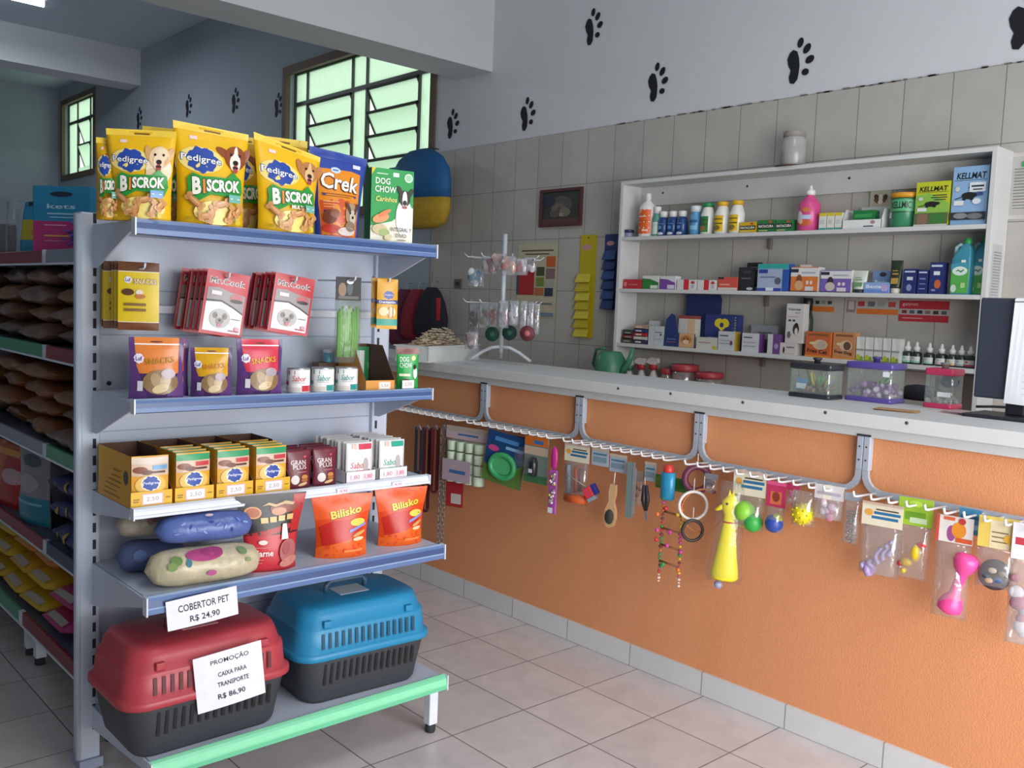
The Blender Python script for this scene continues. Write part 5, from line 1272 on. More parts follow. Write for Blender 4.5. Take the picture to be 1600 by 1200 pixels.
# pet clothes on a wall rail
cl = [(632, 452, 540, '#6b2a44', 'dark red pet coat in plastic, leftmost of the hanging pet clothes'), (652, 452, 530, '#8a2434', 'crimson pet coat hanging in the middle of the pet clothes'), (674, 449, 528, '#20202e', 'black and red pet coat, rightmost of the hanging pet clothes')]
for i, (px, yt, yb, c, lb) in enumerate(cl):
    x, z, W, H = onwall(px-14, px+14, yt, yb, 4.2)
    o = thing('pet_coat', lb, 'pet clothes', (x, 4.2-i*.0, z), R_(30), 'hanging pet clothes')
    m = MB(); m.loft([[(math.cos(a)*W*k*.62, math.sin(a)*.035*k*(1+.3*math.sin(3*a)), zz*H) for a in [2*PI*j/16 for j in range(16)]] for zz, k in ((0, .7), (.1, .95), (.4, 1.), (.7, .8), (.9, .55), (1, .3))], M(c, .8, 0, .5, 22., .4)); m.obj('coat_body', o)
    m = MB(); m.loft([[(W*.3+math.cos(a)*.02, -.03+math.sin(a)*.012, H*(.35+.45*t)) for a in [2*PI*j/8 for j in range(8)]] for t in (0, .5, 1)], M('#a83038' if i == 2 else '#4a3a5a', .8, 0, .3, 30.)); m.obj('trim_stripe', o)
    m = MB(); m.tube([(0, 0, H*.98), (0, 0, H+.03), (.01, .02, H+.05), (.02, .07, H+.045)], .004, STEELD, 6); m.obj('hanger', o)
# ------------------------------------------------------------------ things on the counter top
# spinner stand
c = atz(782, 566, CZ)
sp_ = thing('counter_display_stand', 'white metal counter stand with curved feet and two tiers of hooks', 'display stand', (c.x, c.y, CZ), R_(48))
WHT = M('#c6ccd2', .35)
ptop = aty(787, 366, c.y).z-CZ
MB().tube([(0, 0, .05), (0, 0, ptop)], .0125, WHT, 14).obj('pole', sp_)
for k in range(3):
    a = k*PI/2+R_(0)
    MB().tube([(math.cos(a)*r, math.sin(a)*r, z) for r, z in ((0, .085), (.05, .08), (.1, .055), (.15, .02), (.165, .010))], .0095, WHT, 10).obj('foot', sp_)
zt1 = aty(787, 404, c.y).z-CZ; zt2 = aty(787, 474, c.y).z-CZ
for zt in (zt1, zt2):
    MB().lathe([(.02, zt-.012), (.02, zt+.012)], WHT, 14).obj('collar', sp_)
    for k in range(8):
        a = k*PI/4+.2
        L = .2
        MB().tube([(math.cos(a)*.015, math.sin(a)*.015, zt), (math.cos(a)*L, math.sin(a)*L, zt), (math.cos(a)*(L+.02), math.sin(a)*(L+.02), zt+.016)], .0024, M('#d8dde2', .3), 6).obj('hook', sp_)


def packet(name, label, cat, px0, px1, py0, py1, Y, cols, group=None, rz=R_(35), card=None):
    a = aty(px0, py1, Y); b = aty(px1, py0, Y); W = (b.x-a.x)*.8; H = b.z-a.z
    o = thing(name, label, cat, ((a.x+b.x)/2, Y, a.z), rz, group)
    f = MB(); f.loft([[(x*W/2, y*.010*k, H*z) for x, y in ((-1, 0), (-.6, -1), (.6, -1), (1, 0), (.6, 1), (-.6, 1))] for z, k in ((0, .1), (.12, 1), (.6, 1.), (.9, .4), (1, .1))], FILM('#e8eaee', .22, .16)); f.obj('clear_bag', o)
    rr = random.Random(int(px0*7+py0)); m = MB()
    for i in range(10):
        m.ball((rr.uniform(-.3, .3)*W, rr.uniform(-.003, .003), H*rr.uniform(.14, .8)), W*rr.uniform(.15, .26), M(cols[i % len(cols)], .5), 9, sc=(1, .35, 1.2))
    m.obj('contents', o)
    if card:
        m = MB().box(-W*.45, W*.45, -.004, .004, H*.78, H, M(card, .5)); m.obj('header_card', o)
    return o


pk1 = [(732, 755, 420, 447, -.10, ['#2b7fa8', '#d8dfe4'], 'bright blue packet hanging lowest on the upper tier'), (754, 775, 403, 428, -.12, ['#c05a6a', '#e0d4d0', '#b84458'], 'pink and red packet at the left of the upper tier'), (768, 790, 396, 420, -.16, ['#d8a890', '#e4d8d0', '#b04a50'], 'cream packet in front of the pole on the upper tier'),
       (784, 806, 400, 430, -.18, ['#d9a48a', '#c86a60', '#e4dcd4'], 'peach packet right of the pole on the upper tier'), (806, 824, 404, 430, -.14, ['#b84450', '#e0d8d8'], 'red and white packet on the upper tier'), (818, 838, 402, 424, -.08, ['#d8d4d8', '#b0a8b0', '#6a3a4a'], 'silvery packet at the right of the upper tier')]
for a, b, y0, y1, dy, cs, lb in pk1: packet('accessory_packet', lb, 'packet', a, b, y0, y1, c.y+dy, cs, 'packets on the counter stand')
pk2 = [(733, 750, 474, 524, -.08, ['#6a2430', '#2a2a2e', '#8a4a4a'], 'dark red packet at the left of the lower tier'), (748, 766, 474, 512, -.12, ['#7f9a6a', '#b8707a', '#d8d4d8'], 'green and pink packet on the lower tier'), (764, 778, 474, 510, -.15, ['#c06a70', '#b04a5a'], 'rose packet left of the pole on the lower tier'), (779, 795, 470, 512, -.19, ['#c9c6cc', '#a89aa8', '#d8a8b4'], 'silver and pink packet in front of the pole on the lower tier'),
       (796, 811, 470, 508, -.17, ['#e4e4e6', '#d4d6da'], 'white packet right of the pole on the lower tier'), (812, 824, 470, 514, -.15, ['#9a94b0', '#b4aec4'], 'lilac grey packet on the lower tier'), (824, 835, 472, 518, -.11, ['#a8a2ba', '#c8c2d0'], 'pale lilac packet near the right of the lower tier'), (834, 844, 474, 522, -.06, ['#c0bac8', '#b06a6a'], 'grey packet with red base at the right of the lower tier')]
for a, b, y0, y1, dy, cs, lb in pk2: packet('accessory_packet', lb, 'packet', a, b, y0, y1, c.y+dy, cs, 'packets on the counter stand')
for i, (px, py, col, lb) in enumerate(((769, 522, '#1d4a3e', 'round dark green brush hanging left of the stand pole'), (796, 520, '#1f3f38', 'round dark green brush hanging right of the stand pole'), (824, 521, '#6a3038', 'round dark red brush hanging at the right of the stand'))):
    p = aty(px, py, c.y-.1-.02*i)
    o = thing('round_brush', lb, 'brush', (p.x, p.y, p.z-.04), R_(35), 'round brushes on the counter stand')
    MB().lathe([(.038, -.006), (.04, 0), (.038, .006)], M(col, .6), 22, xf=Matrix.Translation((0, 0, .04)) @ Matrix.Rotation(PI/2, 4, 'X')).obj('disc', o)
    MB().tube([(0, 0, .078), (.0, 0, .13)], .004, M('#b9b4b4', .5), 6).obj('cord', o)
    MB().ball((0, -.008, .04), .016, M('#c06a6a' if i == 2 else '#2d6a58', .5), 10, sc=(1, .4, 1)).obj('centre', o)
# tray of rawhide chips
a = atz(668, 567, CZ); b = atz(764, 560, CZ)
tr = thing('white_tray', 'white plastic tray heaped with pale rawhide chips at the left end of the counter', 'tray', (0, 0, CZ), math.atan2(b.y-a.y, b.x-a.x))
e_ = (b-a).normalized(); n_ = Vector((-e_.y, e_.x, 0)); n_ *= 1 if n_.dot(a-EYE) > 0 else -1
tw = (b-a).length*.82; td_ = .2; th_ = .085
cc_ = a+e_*(tw/2)+n_*(td_/2); tr.location = (cc_.x, cc_.y, CZ)
m = MB(); WT = M('#cdd0d0', .4)
m.box(-tw/2, tw/2, -td_/2, td_/2, 0, .005, WT)
for q in ((-tw/2, tw/2, -td_/2, -td_/2+.006), (-tw/2, tw/2, td_/2-.006, td_/2), (-tw/2, -tw/2+.006, -td_/2, td_/2), (tw/2-.006, tw/2, -td_/2, td_/2)): m.box(q[0], q[1], q[2], q[3], .005, th_, WT)
m.box(-tw/2-.008, tw/2+.008, -td_/2-.008, -td_/2+.004, th_-.006, th_, WT); m.box(-tw/2-.008, tw/2+.008, td_/2-.004, td_/2+.008, th_-.006, th_, WT)
m.obj('tray_body', tr)
rr = random.Random(4); m = MB()
mats_ = [M('#c9b79c', .8), M('#b39c82', .8), M('#d4c6ae', .8), M('#a08878', .8)]
for i in range(800):
    x = rr.uniform(-.47, .47)*tw; y = rr.uniform(-.44, .44)*td_
    zt = .03+(.15*(1-(2*x/tw)**2*.7)*(1-(2*y/td_)**2*.6))*rr.uniform(.2, 1)
    if x > .2*tw: zt *= .8
    X = Matrix.Translation((x*.92, y*.9, zt)) @ Matrix.Rotation(rr.uniform(0, PI), 4, 'Z') @ Matrix.Rotation(rr.uniform(-.6, .6), 4, 'X')
    m.box(-.016, .016, -.0035, .0035, -.0015, .0015, mats_[i % 4], xf=X)
ch = m.obj('rawhide_chips', None, tr.location, tr.rotation_euler.z); ch['kind'] = 'stuff'; tag(ch, 'heap of pale rawhide chips filling the white tray', 'dog chews')
# small packets behind tray
packet('accessory_packet', 'small dark red packet standing at the right end of the white tray', 'packet', 728, 746, 520, 545, a.y+.12, ['#8a4a52', '#6a3038', '#c8b4a8'])
# aquariums
def tank(label, px, py, w, d, h, lid, liddark, inner, rz=0.):
    p = atz(px, py, CZ)
    o = thing('small_aquarium', label, 'fish tank', (p.x, p.y+d/2, CZ), rz, 'small plastic fish tanks')
    m = MB(); m.loft([[(x, y, z) for x, y in rrect(w/2*k, d/2*k, .012, 3)] for z, k in ((0, 1), (.004, 1.02), (.014, 1.02), (.018, .98))], M(lid, .3)); m.obj('base', o)
    m = MB(); m.loft([[(x, y, z) for x, y in rrect(w/2*k, d/2*k, .012, 3)] for z, k in ((h-.024, .99), (h-.02, 1.02), (h-.006, 1.03), (h, 1.0))], M(lid, .3)); m.obj('lid', o)
    m = MB()
    G = FILM('#dfe8e4', .16, .10, .05)
    m.loft([[(x, y, z) for x, y in rrect(w/2*.97, d/2*.97, .01, 3)] for z in (.0185, h-.0245)], G, False, False); m.obj('glass', o)
    if liddark:
        m = MB(); m.lathe([(.012, h), (.012, h+.012), (.018, h+.016), (.016, h+.022)], M(liddark, .4), 12); m.obj('lid_knob', o)
    rr = random.Random(px); m = MB()
    for i in range(90 if inner == 'purple' else 34): m.ball((rr.uniform(-.42, .42)*w, rr.uniform(-.4, .4)*d, .022+rr.uniform(0, .045 if inner == 'purple' else .025 if inner != 'pink' else .012)), rr.uniform(.007, .014), M(rr.choice(inner == 'purple' and ['#9a6aa8', '#c8a8d0', '#7a4a8a', '#d8c4dc'] or inner == 'green' and ['#6a5a40', '#8a6a4a', '#4a5a44'] or ['#b8b4b0', '#9a9a98']), .5), 7)
    m.obj('gravel', o)['kind'] = 'stuff'
    m = MB()
    if inner == 'green':
        for i in range(12):
            a_ = rr.uniform(0, 6.28); x_ = rr.uniform(-.1, .25)*w
            m.tube([(x_, 0, .03), (x_+.02*math.cos(a_), .02*math.sin(a_), .07), (x_+.035*math.cos(a_), .03*math.sin(a_), rr.uniform(.07, .12))], [.004, .005, .002], M(rr.choice(['#4f8a4a', '#6aa05a', '#c8c03a']), .6), 6)
        m.obj('plastic_plant', o)
        m = MB().box(-w*.34, -w*.08, -d*.42, -d*.38, .03, .075, M('#4a8ab8', .4)); m.box(-w*.33, -w*.09, -d*.425, -d*.38, .035, .055, M('#d8e0e4', .5)); m.obj('product_card', o)
    elif inner == 'purple':
        for i in range(8):
            a_ = rr.uniform(0, 6.28)
            m.tube([(.1*w, 0, .04), (.14*w+.02*math.cos(a_), .02*math.sin(a_), .08), (.2*w+.03*math.cos(a_), .02*math.sin(a_), rr.uniform(.08, .11))], [.004, .005, .002], M('#6a9a5a', .6), 6)
        m.ball((.2*w, 0, .125), .012, M('#e8e2e4', .5), 8, sc=(1.3, .6, .8)); m.obj('plastic_plant', o)
        m = MB().box(w*.3, w*.44, -d*.49, -d*.485, h-.05, h-.03, M('#e4e6ea', .5)); m.obj('price_sticker', o)
    else:
        m.ball((.18*w, 0, h*.68), .03, M('#2f3f5a', .4), 10, sc=(1.2, .5, .8)); m.prism([(.02*w, h*.72), (-.02*w, h*.82), (-.02*w, h*.62)], -.003, .003, M('#2f3f5a', .4)); m.obj('blue_ornament', o)
        m = MB().box(-.02*w, .44*w, -d*.49, -d*.485, h*.3, h*.42, M('#e4e8ea', .5)); m.obj('white_sticker', o)
        m = MB().tube([(-.16*w, -d*.2, .02), (-.16*w, -d*.2, h-.03)], .008, M('#4a4a48', .4), 8); m.obj('air_tube', o)
    return o


tank('small fish tank with a black lid and base, leftmost on the counter', 1262, 622, .175, .11, .135, '#2c2e34', '#2c2e34', 'green')
tank('small fish tank with a purple lid and base, in the middle of the counter', 1354, 628, .185, .12, .15, '#5a4a9a', '#4a4080', 'purple')
tank('tall narrow fish tank with a pink lid and base, rightmost on the counter', 1463, 638, .105, .10, .145, '#c83a62', '#8a8a8a', 'pink')
# cards, papers
p = atz(1400, 642, CZ)
for i in range(3): sheet('kraft_card', ['kraft paper card lying lowest on the counter before the purple tank', 'kraft paper card lying second on the counter before the purple tank', 'kraft paper card lying topmost on the counter before the purple tank'][i], 'card', .14, .07, '#b98f62', [], (p.x+i*.006, p.y-.03-i*.004, CZ+.0015+i*.0022), .1*i, rx=R_(-90), thick=.001)
p = atz(1500, 646, CZ)
for i in range(4): sheet('pink_leaflet', f'{["lowest", "second", "third", "topmost"][i]} of the pale pink leaflets stacked on the counter near the pink tank', 'leaflet', .11, .1, '#c4a4a8', [('r', .1, .4, .9, .5, '#a8848a')], (p.x+.004*i, p.y-.05-.003*i, CZ+.0015+i*.0026), -.05*i, rx=R_(-90), thick=.0012, group='pale pink leaflets')
# dark bag behind purple tank
p = atz(1425, 627, CZ)
m = MB(); m.loft([[(math.cos(a_)*.09*k*(1+.1*math.sin(3*a_)), math.sin(a_)*.035*k, z) for a_ in [2*PI*i/18 for i in range(18)]] for z, k in ((0, .85), (.012, 1), (.04, .95), (.056, .7), (.062, .3))], M('#1f2029', .7, 0, .3, 25., .4))
tag(m.obj('black_pouch', None, (p.x, p.y+.08, CZ)), 'soft black pouch lying on the counter between the purple and pink tanks', 'pouch')
# green bundle behind the counter
p = aty(935, 562, 3.75)
gb = thing('watering_can', 'green plastic watering can behind the counter left of the wall shelf', 'watering can', (p.x, 3.85, 0))
stl = MB(); hz = p.z-.13
stl.lathe([(.085, hz), (.09, hz+.01), (.085, hz+.13), (.06, hz+.17), (.055, hz+.175)], M('#3d7a5c', .4), 20); stl.obj('can_body', gb)
m = MB(); m.tube([(.07, 0, hz+.05), (.13, 0, hz+.12), (.16, 0, hz+.2)], [.02, .016, .014], M('#3d7a5c', .4), 10); m.obj('spout', gb)
m = MB(); m.tube([(-.08, 0, hz+.04), (-.13, 0, hz+.1), (-.11, 0, hz+.18), (-.04, 0, hz+.19)], .009, M('#33694f', .4), 8); m.obj('handle', gb)
MB().box(p.x-.12, p.x+.25, .17, .65, hz-.02, hz, WHITEW, .002).obj('back_ledge', ct).location = (2.3, 0, 0)
# monitor with papers
a = aty(1533, 463, 3.3); b = aty(1531, 619, 3.3); r_ = aty(1660, 470, 3.3)
mw = r_.x-a.x; mh = a.z-b.z
mo = thing('computer_monitor', 'dark computer monitor seen from behind at the right end of the counter', 'monitor', ((a.x+r_.x)/2, 3.3, b.z-.004))
MB().box(-mw/2, mw/2, 0, .03, 0, mh, M('#343948', .45, 0, .1, 10.), .006).obj('screen_housing', mo)
z0 = CZ-(b.z-.004)
MB().box(-.03, .03, .03, .05, z0+.012, mh*.5, M('#24262e', .5), .004).obj('stand_neck', mo)
MB().box(-.13, .13, -.07, .12, z0, z0+.012, M('#22242c', .5), .003).obj('stand_base', mo)
bs_ = MB(); bs_.box(-.03, .03, .02, .06, -.001, .02, M('#24262e', .5)); bs_.obj('stand_bracket', mo)
pa = aty(1562, 466, 3.28); pb = aty(1570, 631, 3.28); pr_ = aty(1650, 631, 3.28)
for i in range(2):
    sheet('paper_sheet', ['white printed paper taped over the back of the monitor', 'second white paper sheet tucked behind the taped one on the monitor'][i], 'paper', pr_.x-pb.x, pa.z-pb.z-.003, '#eef0f4', [('p', [(0, .98), (.9, 1), (.9, .985), (0, .965)], '#8a8d96')] + [('r', .35, .1+k_*.06, .75, .106+k_*.06, '#c4c8d0') for k_ in range(9)], ((pr_.x+pb.x)/2+.012*i-.006, 3.285+.008*i, pb.z+.006*i), 0, ry=R_(1.5-2*i), curl=.006)
m = MB(); p = atz(1548, 639, CZ)
m.tube([(p.x-.04, p.y-.03, CZ+.006), (p.x, p.y+.02, CZ+.008), (p.x+.06, p.y+.01, CZ+.012), (p.x+.12, p.y+.04, CZ+.008)], .005, M('#22242c', .5), 8)
tag(m.obj('black_cable', None), 'black cable lying on the counter left of the monitor stand', 'cable')
# ------------------------------------------------------------------ hook rails on the counter front
RY = 2.955
BX = [-4.11, -3.442, -2.792, -2.15, -1.478, -.80]
RZ = .925
RAILM = M('#aab2be', .4, 0, .05, 12.)
WIRE = M('#e3e5e8', .3)
rl = ['hook rail at the far left of the counter, mostly behind the shelf unit', 'second hook rail from the left on the orange counter', 'middle hook rail on the orange counter with the bird ladder', 'hook rail with the yellow rubber chicken and balls', 'nearest hook rail at the right end of the counter']
for i in range(5):
    a, b = BX[i]+.012, BX[i+1]-.012
    o = thing('hook_rail', rl[i], 'hook rail', ((a+b)/2, RY, RZ), 0, 'grey hook rails on the counter front')
    h = (b-a)/2; R0 = .06
    path = [(-h, .185), (-h, .06)]+[(-h+R0-R0*math.cos(t), R0-R0*math.sin(t)) for t in (.25, .6, .95, 1.3)]+[(-h+R0, 0), (h-R0, 0)]+[(h-R0+R0*math.sin(t), R0-R0*math.cos(t)) for t in (.25, .6, .95, 1.3)]+[(h, .06), (h, .185)]
    m = MB(); n = len(path); vs = []
    for k, (x, z) in enumerate(path):
        p0 = Vector((*path[max(0, k-1)], 0)); p1 = Vector((*path[min(n-1, k+1)], 0)); t = (p1-p0).normalized(); nn = Vector((-t.y, t.x, 0))*.0105
        for sy in (-.008, .006): vs += [(x+nn.x, sy, z+nn.y), (x-nn.x, sy, z-nn.y)]
    fs = []
    for k in range(n-1):
        q = k*4; r = q+4
        fs += [(q, q+1, r+1, r), (q+2, r+2, r+3, q+3), (q, r, r+2, q+2), (q+1, q+3, r+3, r+1)]
    fs += [(0, 2, 3, 1), (4*n-4, 4*n-3, 4*n-1, 4*n-2)]
    m.add(vs, fs, RAILM); fo = m.obj('frame', o)
    for sx in (-1, 1):
        m = MB(); m.box(sx*h-.011, sx*h+.011, -.0095, .018, .07, .187, RAILM, .002)
        m.box(sx*h-.012, sx*h+.012, -.011, .018, .185, .192, DARK)
        m.obj('bracket', o)
        for z in (.15, .105): MB().lathe([(.003, 0), (.003, .0015)], DARK, 8, xf=Matrix.Translation((sx*h, -.0095, z)) @ Matrix.Rotation(PI/2, 4, 'X')).obj('screw', fo)
    for k in range(11):
        x = -h+.04+k*(2*h-.08)/10
        MB().tube([(x, -.006, .0), (x, -.13, .004), (x, -.15, .008), (x, -.157, .024)], .004, WIRE, 6).obj('hook', o)


def hp(x0, x1, yt, yb, Y=2.85):
    a = aty(x0, (yt+yb)/2, Y); b = aty(x1, (yt+yb)/2, Y); t = aty((x0+x1)/2, yt, Y); c = aty((x0+x1)/2, yb, Y)
    return (a.x+b.x)/2, c.z, b.x-a.x, t.z-c.z


LOGO = [('r', 0, 0, 1, 1, '#e2d8c0'), ('r', .3, .5, .95, .62, '#2f6f9a'), ('r', .25, .3, .9, .42, '#2f6f9a'), ('r', .35, .68, .9, .74, '#5a4a3a'), ('e', .18, .55, .1, .14, '#e0a24a'), ('r', 0, .9, 1, 1, '#d0b0a0')]


def hbag(name, label, cat, box, hd, hart, hfrac, inner, Y=2.85, rz=.15, film=(.10, .13), fat=.02, ik='contents', group='pet accessories on the counter hooks', tip=0.):
    x, z, W, H = hp(*box, Y)
    W *= .86
    o = thing(name, label, cat, (x, Y, z), rz, group, 0, tip)
    if hd:
        m = MB(); m.box(-W/2, W/2, -.0015, .0015, H*(1-hfrac), H, M(hd, .45), .0004)
        if hart: m.art(lambda u, v, q: Vector(((u-.5)*W, -.0015-q, H*(1-hfrac+hfrac*v))), hart, W/(H*hfrac))
        m.obj('header_card', o)
    zb = 1-hfrac
    m = MB(); m.loft([[(px*W/2*.98, py*fat*k, H*zb*t) for px, py in ((-1, 0), (-.62, -.8), (0, -1), (.62, -.8), (1, 0), (.62, .8), (0, 1), (-.62, .8))] for t, k in ((0, .08), (.06, .6), (.3, 1.05), (.6, .9), (.9, .35), (1, .08))], FILM('#eef0f2', *film)); m.obj('clear_bag', o)
    if inner:
        m = MB(); inner(m, W, H*zb); m.obj(ik, o)
    return o


def flat(name, label, cat, box, col, art, Y=2.85, rz=.1, D=.004, group='pet accessories on the counter hooks', tip=0.):
    x, z, W, H = hp(*box, Y)
    m = MB(); W *= .9
    m.box(-W/2, W/2, -D, 0, 0, H, M(col, .45), .0008)
    m.art(lambda u, v, q: Vector(((u-.5)*W, -D-q, v*H)), art, W/H)
    return tag(m.obj(name, None, (x, Y, z), rz, 0, tip), label, cat, group)


# leashes at the far left
for i, (px, yb, c, lb, w) in enumerate(((668, 800, '#571d28', 'dark red dog leash hanging in a long loop at the far left', .02), (681, 770, '#6a1f26', 'dark red dog leash just left of the grey chain leash', .02), (694, 860, '#77756f', 'grey chain leash, longest thing hanging at the far left', .012), (655, 740, '#2c2b3a', 'navy dog leash, leftmost visible beside the shelf unit', .018))):
    p = aty(px, 668, 2.87-.015*i); q = aty(px, yb, 2.87-.015*i); L = p.z-q.z
    o = thing('dog_leash', lb, 'leash', (p.x, p.y, q.z), .3, 'dog leashes on the counter hooks')
    for s in (-1, 1):
        m = MB()
        if i == 2:
            for k in range(int(L/.022)): m.tube([(s*.012+math.cos(t)*.006*(1 if k % 2 else .25), math.sin(t)*.006*(.25 if k % 2 else 1), .02+k*.022+math.sin(t+1.57)*.0) if False else (s*.012+math.cos(t)*.007*(k % 2), math.cos(t)*.007*(1-k % 2), .015+k*.022+math.sin(t)*.014) for t in [2*PI*j/8 for j in range(8)]], .0028, M('#8a8984', .35, .7), 5, True)
        else: m.box(s*.016-w/2, s*.016+w/2, -.002, .002, .012, L, M(c, .8, 0, .2, 90.), .001)
        m.obj('strap', o)
    m = MB(); m.tube([(-.016, 0, .02), (-.012, 0, .004), (0, 0, 0), (.012, 0, .004), (.016, 0, .02)], .008, M(c, .7), 8); m.obj('loop_end', o)
    m = MB(); m.tube([(-.016, 0, L-.01), (0, 0, L+.012), (.016, 0, L-.01)], .004, STEELD, 6); m.obj('ring', o)
flat('red_pack', 'narrow red pack tucked low behind the pale waste bag rolls', 'pack', (700, 722, 740, 792), '#a82a30', [('r', .3, .1, .9, .4, '#c9c0bc')], 2.90, .3)


def rolls(m, W, H):
    for x in (-.33, -.11, .11, .33):
        for z in (.12, .36, .6, .84): m.lathe([(W*.1, 0), (W*.105, .002), (W*.105, H*.2), (W*.1, H*.205)], M('#c4d4b8', .6, 0, .15, 60.), 12, c=(x*W, 0, H*(z-.1)))


o = hbag('waste_bag_pack', 'clear pack of pale green waste bag rolls near the left end of the rail', 'pack', (697, 760, 668, 757), '#b9a8a0', [('r', .0, .0, 1, .6, '#c9b0b8'), ('r', .3, .3, .8, .45, '#3f6fa0')], .22, rolls, fat=.022)
m = MB(); xx, zz, W_, H_ = hp(697, 760, 668, 757); W_ *= .86
m.box(-W_*.48, W_*.22, -.029, -.027, H_*.04, H_*.42, M('#b8a2ae', .5)); m.box(-W_*.3, W_*.1, -.0295, -.029, H_*.18, H_*.24, M('#3f6fa0', .5)); m.obj('paper_band', o)


def teether(m, W, H):
    m.tube([(math.cos(t)*W*.3, -.012, H*.36+math.sin(t)*H*.22) for t in [2*PI*i/20 for i in range(20)]], .014, M('#3fa065', .35), 10, True)
    m.box(-W*.24, W*.24, -.016, -.006, H*.2, H*.52, M('#4fae72', .4), .004)


o = flat('toy_card', 'blue and green card holding a green ring toy, tilted', 'toy', (757, 812, 676, 757), '#1f4576', [('p', [(0, 0), (1, 0), (1, .5), (.5, .2), (0, .35)], '#5a7a3a'), ('r', .2, .82, .8, .9, '#4f86c0'), ('e', .2, .66, .14, .06, '#c84a8a'), ('r', .5, .7, .95, .76, '#8ab4dc')], 2.85, .25, tip=R_(8))
m = MB(); xx, zz, W_, H_ = hp(757, 812, 676, 757); teether(m, W_*.9, H_); m.obj('green_ring', o)
hbag('purple_pack', 'small clear pack with a purple thing behind the orange topped card', 'pack', (803, 824, 682, 730), '#3a2a4a', None, .2, lambda m, W, H: m.ball((0, 0, H*.5), W*.3, M('#6a3a8a', .5), 12, sc=(1, .5, 1.4)), Y=2.88)
o = flat('toy_card', 'grey card with an orange top and a small dark bottle', 'pack', (819, 858, 682, 755), '#7d8a84', [('r', 0, .8, 1, 1, '#d8742e'), ('r', .4, .84, .8, .92, '#3f78b8'), ('r', 0, .6, 1, .78, '#d0b8a0'), ('r', 0, 0, 1, .16, '#4a7a54')], rz=.05)
m = MB(); xx, zz, W_, H_ = hp(819, 858, 682, 755); m.lathe([(.014, H_*.16), (.019, H_*.2), (.02, H_*.42), (.012, H_*.55)], M('#23252c', .3), 14, c=(.0, -.018, 0)); m.box(-.01, .01, -.04, -.038, H_*.24, H_*.32, M('#d8dade', .5)); m.obj('dark_bottle', o)
# magenta brush in bag
x, z, W, H = hp(853, 882, 690, 805)
o = thing('pet_brush', 'long magenta pet brush in a see-through sleeve with a white price sticker', 'brush', (x, 2.84, z), .1, 'pet accessories on the counter hooks')
MG = M('#c9338f', .35)
m = MB(); m.lathe([(.003, H*.62), (.016, H*.66), (.019, H*.78), (.014, H*.9), (.004, H*.94)], MG, 14, sy=.45); m.obj('handle', o)
m = MB(); m.box(-.022, .022, -.006, .004, .006, H*.62, M('#b45ab0', .4), .004); m.obj('brush_head', o)
m = MB()
rr = random.Random(2)
for i in range(26): m.ball((rr.uniform(-.014, .014), -.009, .03+rr.uniform(0, .5)*H), .006, M(rr.choice(['#d8d0c0', '#c8cc4a', '#9a9488', '#e4e0da']), .5), 6)
m.obj('bristle_pads', o)
m = MB().box(-.012, .014, -.0165, -.016, .012, .036, M('#ecebe8', .6)); m.obj('price_sticker', o)


def roller(m, W, H):
    m.tube([(-W*.3, 0, H*.9), (-W*.28, 0, H*.2)], .012, M('#8a8f9c', .4), 8); m.tube([(W*.0, 0, H*.85), (W*.02, 0, H*.25)], .010, M('#b8562e', .4), 8); m.tube([(W*.2, 0, H*.85), (W*.2, 0, H*.3)], .009, M('#7a5a50', .4), 8)
    m.tube([(-W*.3, -.012, H*.1), (W*.5, -.012, H*.13)], .018, M('#e0642a', .4), 12)


hbag('lint_roller_pack', 'pack with a cream header and an orange roller at the bottom', 'pack', (880, 921, 694, 786), '#e2d8c0', LOGO, .3, roller, rz=.1)
x, z, W, H = hp(912, 953, 742, 780)
o = thing('grooming_block', 'red and blue grooming block dangling tilted between packs', 'grooming tool', (x, 2.83, z), .3, 'pet accessories on the counter hooks', 0, R_(-32))
MB().box(-.02, .02, -.014, .014, .012, .056, M('#d03a4a', .4), .003).obj('red_block', o); MB().box(-.02, .02, -.015, .015, -.004, .0115, M('#8a909c', .4), .002).obj('grey_edge', o); MB().box(.021, .04, -.013, .013, .012, .058, M('#2b2f80', .4), .003).obj('blue_block', o)
MB().tube([(0, 0, .056), (-.03, 0, .1), (-.055, .0, .14)], .002, M('#9a948c', .6), 5).obj('cord', o)
for i, bx in enumerate(((925, 952, 700, 728), (953, 980, 710, 738), (1008, 1026, 722, 752))):
    flat('hang_card', ['pale blue grey header card left of the wooden brush', 'pale blue grey header card above the wooden brush', 'small pale blue grey card above the black nail clipper'][i], 'card', bx, '#a9b4c0', [('r', .1, .6, .9, .7, '#4a7a9a'), ('r', .1, .2, .9, .5, '#7f95a4'), ('r', .0, .85, 1, 1, '#c8b49c')], 2.86+.01*i, .1)
# wooden brush
x, z, W, H = hp(943, 974, 755, 824)
o = thing('wooden_brush', 'wooden handled pet brush with dark bristles', 'brush', (x, 2.83, z), .2, 'pet accessories on the counter hooks', 0, R_(4))
WO = M('#c8a074', .5, 0, .25, 40.)
m = MB(); n = 18
m.prism([(math.cos(t)*.026, .034+math.sin(t)*.034) for t in [PI*.7+i*(2*PI-.8*PI+.0)/12*1.0 for i in range(0)]] or [(-.012, H), (-.016, H*.8), (-.011, H*.6), (-.024, H*.42), (-.028, H*.24), (-.02, H*.06), (0, 0), (.02, H*.06), (.028, H*.24), (.024, H*.42), (.011, H*.6), (.016, H*.8), (.012, H)], -.008, .008, WO); m.obj('brush_body', o)
m = MB(); m.lathe([(.019, -.004), (.021, 0), (.018, .006)], M('#3c3a38', .8, 0, .4, 200.), 18, sy=1.5, xf=Matrix.Translation((0, -.008, H*.26)) @ Matrix.Rotation(PI/2, 4, 'X')); m.obj('bristles', o)
